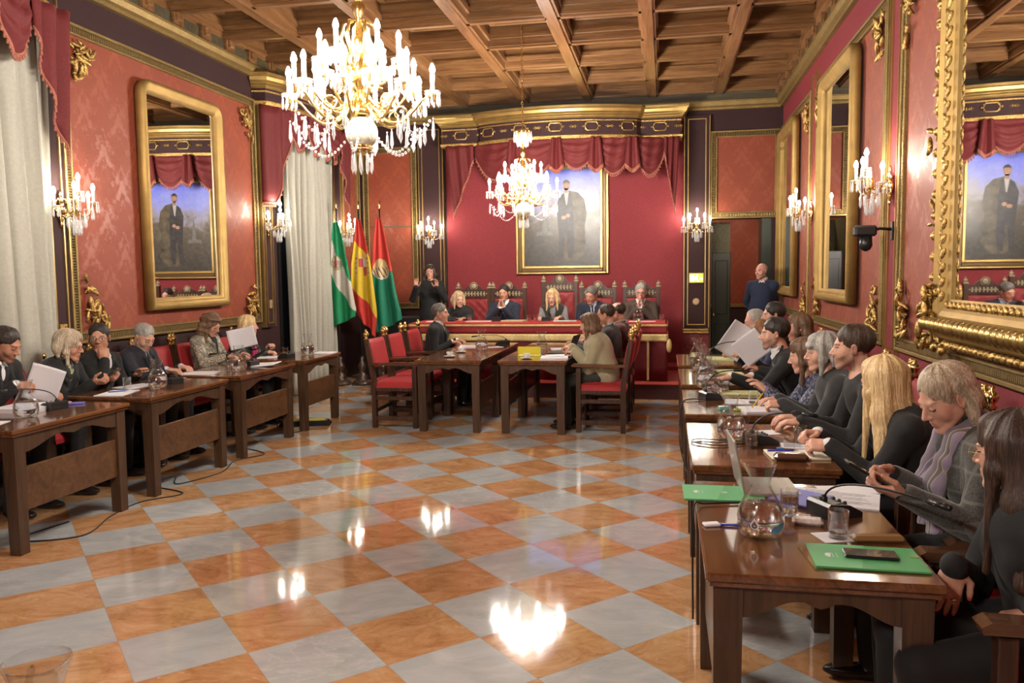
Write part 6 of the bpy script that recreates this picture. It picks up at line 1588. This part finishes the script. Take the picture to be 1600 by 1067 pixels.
def mic(x, y, tip, label, rz=0., z=TT, group=None):
    r = empty('microphone', (x, y, z), rz); tag(r, label, 'microphone', group)
    m = MB(); m.prism([(-.07, 0), (.07, 0), (.07, .018), (.02, .045), (-.06, .055), (-.07, .045)], -.06, .06, 'x'); put('base', m, BLACKP, r)
    m = MB(); m.box(-.045, .045, -.05, -.01, .048, .052, .001)
    for k in range(3): m.sphere((-.03+.03*k, .02, .047), .007, 8, 5)
    put('buttons', m, DARKM, r)
    M = Matrix.Rotation(-rz, 3, 'Z'); t = M @ (Vector(tip)-Vector((x, y, z))); a = Vector((0, -.045, .045))
    up = a+Vector((0, 0, .08)); pts = []
    for i in range(15):
        k = i/14; p0 = a.lerp(up, min(1, k*1.6)); q = (1-k)**2*a+2*k*(1-k)*(up+Vector((0, 0, max(0, t.z-up.z)*.8+.03)))+k*k*t; pts.append(q)
    m = MB(); m.lathe([(.014, -.01), (.014, .02), (.008, .03)], a, 10); m.tube(pts, .0038, 7); put('gooseneck', m, BLACKP, r)
    d = (pts[-1]-pts[-2]).normalized(); m = MB(); m.cyl(pts[-1]-d*.01, pts[-1]+d*.055, .0085, .0105, 10); m.sphere(pts[-1]+d*.055, .0105, 10, 6); put('capsule', m, BLACKP, r)
    return r
def paper(x, y, rz, label, w=.21, h=.297, t=.003, z=TT, mat=None, curl=0., group=None, name='sheet_of_paper', cat='paper', printed=False):
    m = MB()
    def fn(u, v): return ((u-.5)*w, (v-.5)*h, t+curl*(u*u+.5*v*v)*.5)
    if curl: m.grid(fn, 12, 12, t)
    else: m.box(-w/2, w/2, -h/2, h/2, 0, t)
    o = put(name, m, mat or WHITEP, loc=(x, y, z)); o.rotation_euler = (0, 0, rz)
    if printed:
        e = MB(); rnd = random.Random(int(x*100+y*77))
        for k in range(16):
            yy = h*.40-k*h*.05; ww = w*.40*(1 if k % 5 else .6); e.box(-w*.38, -w*.38+ww*2*(.8+.2*rnd.random()), yy, yy+.0022, t, t+.0003)
        put('printed_lines', e, simple('ink', (.10, .10, .13), .8), o)
    return tag(o, label, cat, group)
def held_sheet(c, right, up, w, h, label, bend=.02):
    c = Vector(c); a = Vector(right).normalized(); b = Vector(up); b = (b-a*b.dot(a)).normalized(); n = a.cross(b)
    m = MB()
    def fn(u, v): p = a*(u-.5)*w+b*(v-.5)*h+n*bend*(4*(u-.5)**2+.6*(v-.5)); return tuple(p)
    m.grid(fn, 12, 12, .0012); return tag(put('sheet_of_paper', m, PAPER2, loc=c), label, 'paper')
def slab(name, x, y, rz, w, h, t, label, cat, mat, z=TT, bev=.002, top=None, topname='cover'):
    m = MB(); m.box(-w/2, w/2, -h/2, h/2, 0, t, bev); o = put(name, m, mat, loc=(x, y, z)); o.rotation_euler = (0, 0, rz)
    if top is not None: m = MB(); m.box(-w/2+.006, w/2-.006, -h/2+.006, h/2-.006, t, t+.0006); put(topname, m, top, o)
    return tag(o, label, cat)
def pen(x, y, rz, label, col, z=TT, L=.14):
    o = empty('pen', (x, y, z+.005), rz); tag(o, label, 'pen')
    m = MB(); m.cyl((-L/2, 0, 0), (L/2-.02, 0, 0), .0048, n=8); put('barrel', m, simple('pen_%s' % (col,), col, .3), o)
    m = MB(); m.cyl((L/2-.02, 0, 0), (L/2, 0, 0), .0045, .001, 8); put('tip', m, simple('steel', (.5, .5, .48), .25, 1.), o); return o
def cup(x, y, label, z=TT, group=None):
    r = empty('coffee_cup', (x, y, z)); tag(r, label, 'cup', group); C = simple('white_china', (.68, .66, .64), .2)
    m = MB(); m.lathe([(.0005, 0), (.03, 0), (.062, .010), (.066, .014), (.03, .006), (.0005, .005)], n=20, cap=False); put('saucer', m, C, r)
    m = MB(); m.lathe([(.0005, .006), (.02, .006), (.032, .03), (.036, .055), (.033, .055), (.028, .03), (.0005, .012)], n=18, cap=False); m.tube([(.034+.014*sin(t), 0, .035+.014*cos(t)) for t in [i*PI/6 for i in range(7)]], .003, 6); put('cup', m, C, r)
# --- right row, desk 1
j = jug(.305, 2.66, 'large glass water jug with a drop emblem, nearest on the right desks', rz=-1.9)
t_ = MB(); R_ = .0752
def arcpt(a, z, rr=R_): return (rr*sin(a), -rr*cos(a), z)
def decal(mb, pts, th=.0006):
    # flat outline (arc length, height) wrapped on the jug belly; flat facets fan
    n = len(pts); c = (sum(p[0] for p in pts)/n, sum(p[1] for p in pts)/n)
    vs = [arcpt(c[0]/R_, c[1])]+[arcpt(a/R_, z) for a, z in pts]; mb.add(vs, [(0, i+1, (i+1) % n+1) for i in range(n)], True)
def dropl(cx, cz, s, k=1.): return [(cx+s*k*.55*sin(t)*(1 if cos(t) < .2 else max(0, 1-(cos(t)-.2)/.8)**.6), cz-s*.5*0+s*k*(cos(t)*(.55 if cos(t) < .2 else .55+(cos(t)-.2)*.5))) for t in [i*2*PI/28 for i in range(28)]]
dr = MB(rotz(1.9-.35)); decal(dr, dropl(0, .052, .026)); put('drop_emblem', dr, simple('white_print', (.60, .62, .66), .5), j)
R_ = .0756; dr = MB(rotz(1.9-.35)); decal(dr, dropl(0, .050, .026, .66)); put('drop_emblem_inner', dr, simple('brown_print', (.10, .06, .05), .5), j)
R_ = .0752; dr = MB(rotz(1.9+.75)); decal(dr, [(.033*cos(t), .040+.013*sin(t)+.008*cos(t)) for t in [i*2*PI/24 for i in range(24)]]); put('blue_emblem', dr, simple('blue_print', (.10, .35, .52), .5), j)
tumbler(.43, 2.90, 'glass of water between the large jug and the laptop', water=.6)
tumbler(.545, 2.665, 'nearly empty glass on a white napkin by the green folder', z=TT+.0012, water=.12)
paper(.53, 2.67, .3, 'white paper napkin under the glass by the green folder', .10, .10, .001)
GF = simple('green_folder', (.075, .36, .13), .45); GF2 = simple('green_folder_light', (.13, .46, .20), .45)
def folder(x, y, rz, label, w=.30, h=.21, z=TT):
    o = slab('green_folder', x, y, rz, w, h, .007, label, 'folder', GF, z)
    m = MB(); m.prism([(-w/2+.001, -h/2+.001), (-w*.1, -h/2+.001), (-w*.02, 0), (w*.05, h/2-.001), (-w/2+.001, h/2-.001)], .007, .0074, 'z'); put('cover_shade', m, GF2, o)
    m = MB(); m.add([(-w*.33+.012*cos(t), .018*sin(t), .0078) for t in [1+i*.35 for i in range(12)]], [tuple(range(12))])
    for k in range(2): m.box(-w*.30+.012*k, -w*.295+.012*k, -.02, .02, .0074, .0078)
    for a in range(6): t = a*PI/3; m.box(w*.02+.008*cos(t)-.003, w*.02+.008*cos(t)+.003, .008*sin(t)-.003, .008*sin(t)+.003, .0074, .0078)
    put('cover_emblem', m, WHITEP, o); return o
folder(.585, 2.475, -.02, 'green folder under the black phone, nearest desk on the right', .31, .205)
slab('plastic_sleeve', .428, 2.46, .10, .028, .20, .004, 'clear plastic strip beside the nearest green folder', 'stationery', THIN)
slab('orange_tab', .725, 2.49, -.05, .025, .006, .0008, 'small orange tab on the nearest green folder', 'label', simple('orange', (.75, .25, .02), .5), TT+.0078)
slab('smartphone', .60, 2.485, -.06, .15, .074, .009, 'black smartphone lying on the nearest green folder', 'phone', simple('phone_case', (.03, .028, .025), .25, .4), TT+.0078, .004, simple('phone_glass', (.09, .08, .065), .06), 'screen')
slab('brown_pouch', .66, 2.645, .12, .16, .045, .022, 'tan leather pen pouch behind the nearest green folder', 'pouch', simple('tan_leather', (.22, .12, .04), .4, bump=.3), TT, .009)
folder(.22, 3.14, .02, 'green folder overhanging the far left corner of the nearest right desk', .30, .21)
mic(.585, 2.93, (.80, 2.60, .895), 'black desk microphone with its neck bent to the right, nearest desk', rz=-1.1)
slab('white_card_packet', .155, 2.735, .3, .055, .035, .010, 'small white sugar packet left of the large jug', 'packet', WHITEP, bev=.003)
pen(.245, 2.735, -.05, 'blue marker pen behind the large jug', (.03, .03, .35))
slab('tissue_packet', .475, 2.80, -.15, .10, .055, .022, 'packet of paper tissues right of the large jug', 'packet', simple('tissue_wrap', (.55, .50, .46), .25, var=.2, sc=90., bump=.4), bev=.009)
slab('sweet_wrapper', .475, 2.87, .5, .05, .02, .012, 'crumpled shiny sweet wrapper behind the tissue packet', 'wrapper', simple('foil', (.45, .42, .45), .2, .7, var=.4, sc=160., bump=.6), bev=.005)
paper(.63, 3.13, -.25, 'printed document on the nearest right desk behind the microphone', .30, .22, .006, printed=True)
paper(.70, 3.27, .2, 'loose sheet under the phone holder, far edge of the nearest right desk', .21, .12, .002)
slab('blue_book', .50, 3.10, .9, .20, .16, .012, 'blue edged booklet under the printed document', 'book', simple('blue_cover', (.12, .14, .50), .4))
def laptop(x, y, rz, label, w=.30, tilt=1.95, col=(.05, .05, .052), scr=(.16, .17, .15)):
    r = empty('laptop', (x, y, TT), rz); tag(r, label, 'laptop')
    m = MB(); m.box(-w/2, w/2, -.105, .105, 0, .014, .004); put('keyboard_base', m, simple('laptop_%s' % (col,), col, .35, .5), r)
    m = MB(Matrix.Translation((0, .105, .012)) @ Matrix.Rotation(tilt-PI/2, 4, 'X').inverted()); m.box(-w/2, w/2, 0, .008, 0, .205, .003); lid = put('lid', m, simple('laptop_%s' % (col,), col, .35, .5), r)
    m = MB(Matrix.Translation((0, .105, .012)) @ Matrix.Rotation(tilt-PI/2, 4, 'X').inverted()); m.box(-w/2+.01, w/2-.01, -.001, 0, .01, .195); put('screen', m, simple('screen_%s' % (scr,), scr, .2), lid)
laptop(.40, 3.25, PI/2+.05, 'thin silver laptop standing open behind the large jug', .26, 1.75, (.42, .40, .36), (.22, .24, .19))
# phone held by the scarf woman
def held_phone(c, d, label):
    r = empty('smartphone', c); tag(r, label, 'phone'); d = Vector(d).normalized(); r.rotation_euler = frame_to(d, (0, 0, 1)).to_euler()
    m = MB(); m.box(-.036, .036, -.0045, .0045, -.075, .075, .004); put('phone_body', m, simple('phone_case', (.03, .028, .025), .25, .4), r)
    m = MB(); m.box(-.032, .032, .0045, .005, -.070, .070); put('screen', m, simple('phone_glass', (.09, .08, .065), .06), r)
held_phone((.685, 2.93, .905), (-.85, -.05, .50), 'phone in the hands of the woman with the striped scarf')
held_phone((-4.215, 5.52, .885), (.85, .05, .5), 'phone in the hands of the woman with glasses in the left row')
# --- desk 2
jug(.335, 4.24, 'glass water jug on the desk of the long haired blonde', rz=-1.9)
tumbler(.415, 4.02, 'glass of water in front of the second microphone', water=.35)
tumbler(.66, 4.15, 'empty glass by the young man', water=0)
mic(.47, 4.13, (.67, 4.10, .905), 'black desk microphone with its neck bent over the second right desk', rz=-1.3)
slab('notebook', .60, 3.86, .1, .26, .19, .010, 'cream notebook under the blonde woman writing hands', 'notebook', simple('cream_page', (.66, .62, .42), .7), TT, .002, simple('cream_sheet', (.70, .67, .60), .7))
pen(.545, 3.90, .12, 'blue pen lying on the cream notebook', (.03, .03, .35), TT+.011)
slab('spectacle_case', .56, 3.755, .0, .15, .06, .035, 'brown glossy spectacle case in front of the cream notebook', 'case', simple('brown_case', (.10, .05, .03), .12), TT, .014)
paper(.50, 4.40, .3, 'loose sheet behind the second microphone', .18, .12, .0015)
paper(.62, 4.08, -.1, 'small white leaflet under the empty glass', .12, .12, .0015, printed=True)
slab('blue_usb_stick', .545, 4.00, .3, .03, .018, .008, 'small blue usb stick beside the white leaflet', 'usb stick', simple('blue_plastic', (.05, .25, .65), .3))
cable([(.40, 4.08, .757), (.25, 4.02, .757), (.14, 4.08, .757), (.16, 4.16, .757), (.30, 4.15, .757), (.42, 4.13, .757)], 'black microphone cable coiled on the second right desk', .0035)
# --- desk 3
jug(.325, 5.80, 'glass water jug on the third right desk, behind its microphone', rz=-1.9)
jug(.30, 6.15, 'glass water jug on the third right desk, the farther of its two', rz=-1.9)
tumbler(.42, 5.88, 'glass of water by the reaching hand', water=.5)
tumbler(.56, 5.35, 'glass in front of the grey haired woman', water=.1)
mic(.31, 5.55, (.47, 5.66, .935), 'black desk microphone the dark haired man reaches for', rz=-1.2)
paper(.60, 5.12, .2, 'stack of papers under the grey haired woman hand', .28, .22, .012)
paper(.52, 5.45, -.1, 'papers behind the glass on the third right desk', .26, .20, .004)
slab('highlighter_box', .36, 5.13, .2, .06, .045, .022, 'small teal and white box on the third right desk', 'box', simple('teal_box', (.12, .45, .40), .4), TT, .003, WHITEP)
slab('yellow_highlighter', .44, 5.10, .3, .05, .016, .014, 'stub of a yellow highlighter beside the teal box', 'marker', simple('hi_yellow', (.55, .65, .03), .4), TT, .006)
pc = pen(.56, 5.06, 1.9, 'yellow pencil in the hand of the grey haired woman', (.70, .45, .03), TT+.075, .13)
pc.rotation_euler = (0, -.9, .3)
slab('yellow_notepad', .52, 5.82, .05, .26, .16, .014, 'pale yellow notepad under the reaching arm', 'notepad', simple('pale_yellow', (.62, .62, .30), .7))
cable([(.25, 5.50, .757), (.13, 5.45, .757), (.10, 5.35, .70), (.09, 5.25, .55), (.12, 5.15, .40), (.17, 5.05, .3)], 'black microphone cable hanging over the edge of the third right desk', .004)
cable([(.40, 3.05, .757), (.30, 3.02, .757), (.15, 2.98, .757), (.105, 2.95, .755), (.10, 2.92, .6), (.102, 2.9, .35)], 'black cable running over the left edge of the nearest right desk', .004)
# --- desks 4, 5
jug(.32, 6.75, 'glass water jug on the fourth right desk', rz=-1.9)
jug(.30, 7.20, 'glass water jug at the far end of the fourth right desk', rz=-1.9)
mic(.36, 6.92, (.575, 6.90, 1.03), 'black desk microphone slanting up beside the raised papers', rz=-1.2)
slab('cream_folder', .50, 7.0, .1, .26, .3, .018, 'pale yellow folder on the fourth right desk', 'folder', simple('pale_yellow', (.62, .62, .30), .7))
paper(.42, 6.45, .1, 'papers on the near side of the fourth right desk', .28, .2, .012, mat=PAPER2)
held_sheet((.585, 7.02, 1.035), (.85, .1, -.55), (.25, -.1, 1), .22, .30, 'upper curved sheet held up by the auburn haired woman', .03)
held_sheet((.70, 6.86, .985), (.75, -.1, .6), (-.5, 0, .8), .24, .24, 'lower sheet held up by the auburn haired woman', .01)
jug(.30, 7.85, 'farthest glass water jug of the right row, with a blue emblem', rz=-1.9)
slab('monitor_folder', .50, 8.1, 0, .3, .3, .02, 'pale folder on the farthest right desk', 'folder', simple('pale_yellow', (.62, .62, .30), .7))
# --- left row
jug(-3.96, 4.36, 'glass water jug on the nearest left desk', rz=1.2)
mic(-4.02, 4.66, (-4.25, 4.52, .89), 'black desk microphone on the nearest left desk', rz=1.3)
paper(-4.17, 4.60, .1, 'thick stack of papers under the microphone, nearest left desk', .30, .30, .03)
paper(-4.0, 4.05, .3, 'sheet of paper at the left picture edge under the jug', .21, .28, .003)
slab('notepad', -4.02, 4.86, .5, .12, .05, .012, 'small blue and yellow notepad near the corner of the nearest left desk', 'notepad', simple('blue_cover', (.12, .14, .50), .4))
slab('orange_marker', -4.15, 4.90, .1, .13, .02, .012, 'orange marker lying behind the small notepad', 'marker', simple('orange', (.75, .25, .02), .5), bev=.005)
held_sheet((-4.21, 4.81, .895), (.75, .5, -.35), (.35, .1, .8), .21, .26, 'sheet held by the bearded man at the left edge', .015)
jug(-3.93, 5.66, 'glass water jug on the second left desk', rz=1.2)
tumbler(-4.17, 5.62, 'empty glass beside the jug on the second left desk', water=0)
mic(-3.98, 5.92, (-4.25, 5.86, .86), 'black desk microphone on the second left desk', rz=1.3)
paper(-4.08, 5.38, .2, 'sheets of paper before the woman with the phone', .21, .297, .004)
paper(-4.18, 5.74, -.3, 'letter sheet in front of the man with glasses', .21, .28, .003, printed=True)
pen(-4.1, 5.42, .8, 'blue pen on the sheets before the woman with the phone', (.02, .12, .45), TT+.004)
slab('smartphone', -4.10, 6.17, 1.4, .15, .075, .012, 'grey phone lying near the end of the second left desk', 'phone', simple('grey_plastic', (.22, .22, .21), .4))
jug(-3.90, 6.84, 'glass water jug on the third left desk', rz=1.2)
tumbler(-4.10, 6.75, 'small glass beside the third left jug', water=.2)
tumbler(-4.12, 7.05, 'glass behind the third left jug', water=.3)
paper(-4.15, 6.60, .2, 'white sheets at the near end of the third left desk', .30, .21, .010)
paper(-3.86, 7.28, .1, 'rolled edged papers at the far end of the third left desk', .22, .25, .008, curl=.03)
mic(-4.0, 7.22, (-4.3, 7.12, .88), 'black desk microphone on the third left desk', rz=1.3)
held_sheet((-4.43, 7.86, .975), (.9, .55, .22), (-.3, .1, 1), .28, .21, 'large sheet held by the blonde woman in the left row', .02)
jug(-3.93, 8.38, 'glass water jug on the last left desk', rz=1.2)
tumbler(-4.15, 8.28, 'glass on the last left desk', water=.3)
mic(-4.0, 8.0, (-4.3, 7.95, .85), 'black desk microphone on the last left desk', rz=1.3)
paper(-4.18, 8.06, .2, 'papers under the writing hand of the blonde woman', .3, .21, .006)
paper(-3.80, 8.56, .1, 'white papers at the far corner of the last left desk', .22, .21, .008)
# --- centre desks
jug(-2.08, 9.02, 'glass water jug on the centre left desks', rz=1.2)
cup(-2.24, 8.20, 'white cup on a saucer nearest on the centre left desk'); cup(-2.25, 8.72, 'white cup on a saucer behind the nearest one, centre left desk'); 
tumbler(-2.24, 8.28, 'glass behind the nearest cup on the centre left desk', water=0)
paper(-2.3, 9.45, .2, 'documents before the grey haired man', .3, .35, .008); paper(-2.02, 9.38, .7, 'white leaflet beside the centre left jug', .2, .15, .003)
mic(-1.98, 9.75, (-2.3, 9.7, .86), 'black desk microphone at the end of the centre left desk', rz=1.3)
slab('yellow_box', -1.42, 8.42, .05, .24, .17, .006, 'flat part of the yellow folder on the centre right desk', 'folder', simple('yellow_card', (.62, .53, .02), .45))
m = MB(); m.box(-.125, .125, -.004, .004, 0, .085, .002); o = put('yellow_card', m, simple('yellow_card', (.62, .53, .02), .45), loc=(-1.44, 8.52, TT)); tag(o, 'yellow name card standing on the centre right desk', 'card')
cup(-1.40, 8.10, 'white cup on a saucer before the yellow card')
jug(-1.33, 8.72, 'glass water jug behind the yellow card', rz=-1.2)
paper(-1.12, 8.18, .1, 'papers before the woman in beige', .28, .3, .012); paper(-1.10, 8.32, .4, 'top sheets of the pile beside the open laptop', .24, .18, .003, z=TT+.013)
laptop(-1.12, 8.72, -PI/2-.15, 'dark laptop open before the woman in beige', .30, 1.95)
paper(-1.15, 9.2, .2, 'papers before the man in the grey suit', .3, .25, .006)
# --- dais table
DT = .2+.771
for x, l in ((-2.70, 'glass before the woman with the pearls'), (-1.86, 'left one of two glasses before the blonde woman'), (-1.76, 'right one of two glasses before the blonde woman'), (-.05, 'glass at the right end of the dais table')): tumbler(x, 10.98, l, z=DT, water=.4, mat=THIN)
jug(-.36, 10.98, 'glass water jug at the right end of the dais table', z=DT, rz=0)
for x, l in ((-2.98, 'black microphone before the woman with the pearls'), (-2.32, 'black microphone before the man with clasped hands'), (-1.62, 'black microphone before the blonde woman on the dais')): mic(x, 11.02, (x+.02, 11.15, DT+.10), l, rz=PI, z=DT)
paper(-2.55, 10.90, .05, 'papers on the dais between the first two seats', .35, .18, .006, z=DT, mat=simple('cream_sheet', (.70, .67, .60), .7)); paper(-2.05, 10.92, -.2, 'open book lying on the dais table', .32, .2, .018, z=DT, mat=simple('aged_page', (.50, .42, .26), .7)); paper(-1.35, 10.95, .1, 'pale green papers before the blonde woman on the dais', .32, .18, .008, z=DT, mat=simple('pale_green', (.45, .58, .50), .6)); paper(-.30, 10.82, 0, 'papers at the right end of the dais table', .35, .14, .006, z=DT); paper(-3.15, 10.90, .2, 'papers at the left end of the dais table', .3, .18, .006, z=DT)
# glass at the bottom left, on its own desk outside the frame
jug(-.985, 1.075, 'glass water jug at the bottom left corner, only its rim in view', rz=.9, s=1.05)
def camera_and_world():
    f, p, yaw, roll = 1257., .0815, .1888, .0125
    fw = Vector((-sin(yaw)*cos(p), cos(yaw)*cos(p), -sin(p))); rt = Vector((cos(yaw), sin(yaw), 0)); dn = fw.cross(rt)
    r = rt*cos(roll)+dn*sin(roll); d = -rt*sin(roll)+dn*cos(roll)
    u = -d; b = -fw
    M = Matrix(((r.x, u.x, b.x, 0), (r.y, u.y, b.y, 0), (r.z, u.z, b.z, 1.6), (0, 0, 0, 1)))
    cam = bpy.data.cameras.new('camera'); cam.lens = 36*f/1600; cam.sensor_width = 36; cam.clip_start = .05
    o = bpy.data.objects.new('camera', cam); COL.objects.link(o); o.matrix_world = M; SC.camera = o
    w = bpy.data.worlds.new('world'); SC.world = w; w.use_nodes = True
    w.node_tree.nodes['Background'].inputs[0].default_value = (.35, .30, .26, 1); w.node_tree.nodes['Background'].inputs[1].default_value = .15
    vs = SC.view_settings; vs.view_transform = 'Standard'; vs.look = 'None'; vs.gamma = 1; vs.exposure = EXPOSURE; vs.use_curve_mapping = False
    cy = SC.cycles; cy.use_denoising = True; cy.max_bounces = 8; cy.diffuse_bounces = 4; cy.glossy_bounces = 4; cy.transmission_bounces = 8; cy.transparent_max_bounces = 12
    cy.caustics_refractive = False; cy.caustics_reflective = False; cy.sample_clamp_indirect = 6.; cy.sample_clamp_direct = 0.; cy.use_light_tree = True; cy.blur_glossy = .5
camera_and_world()
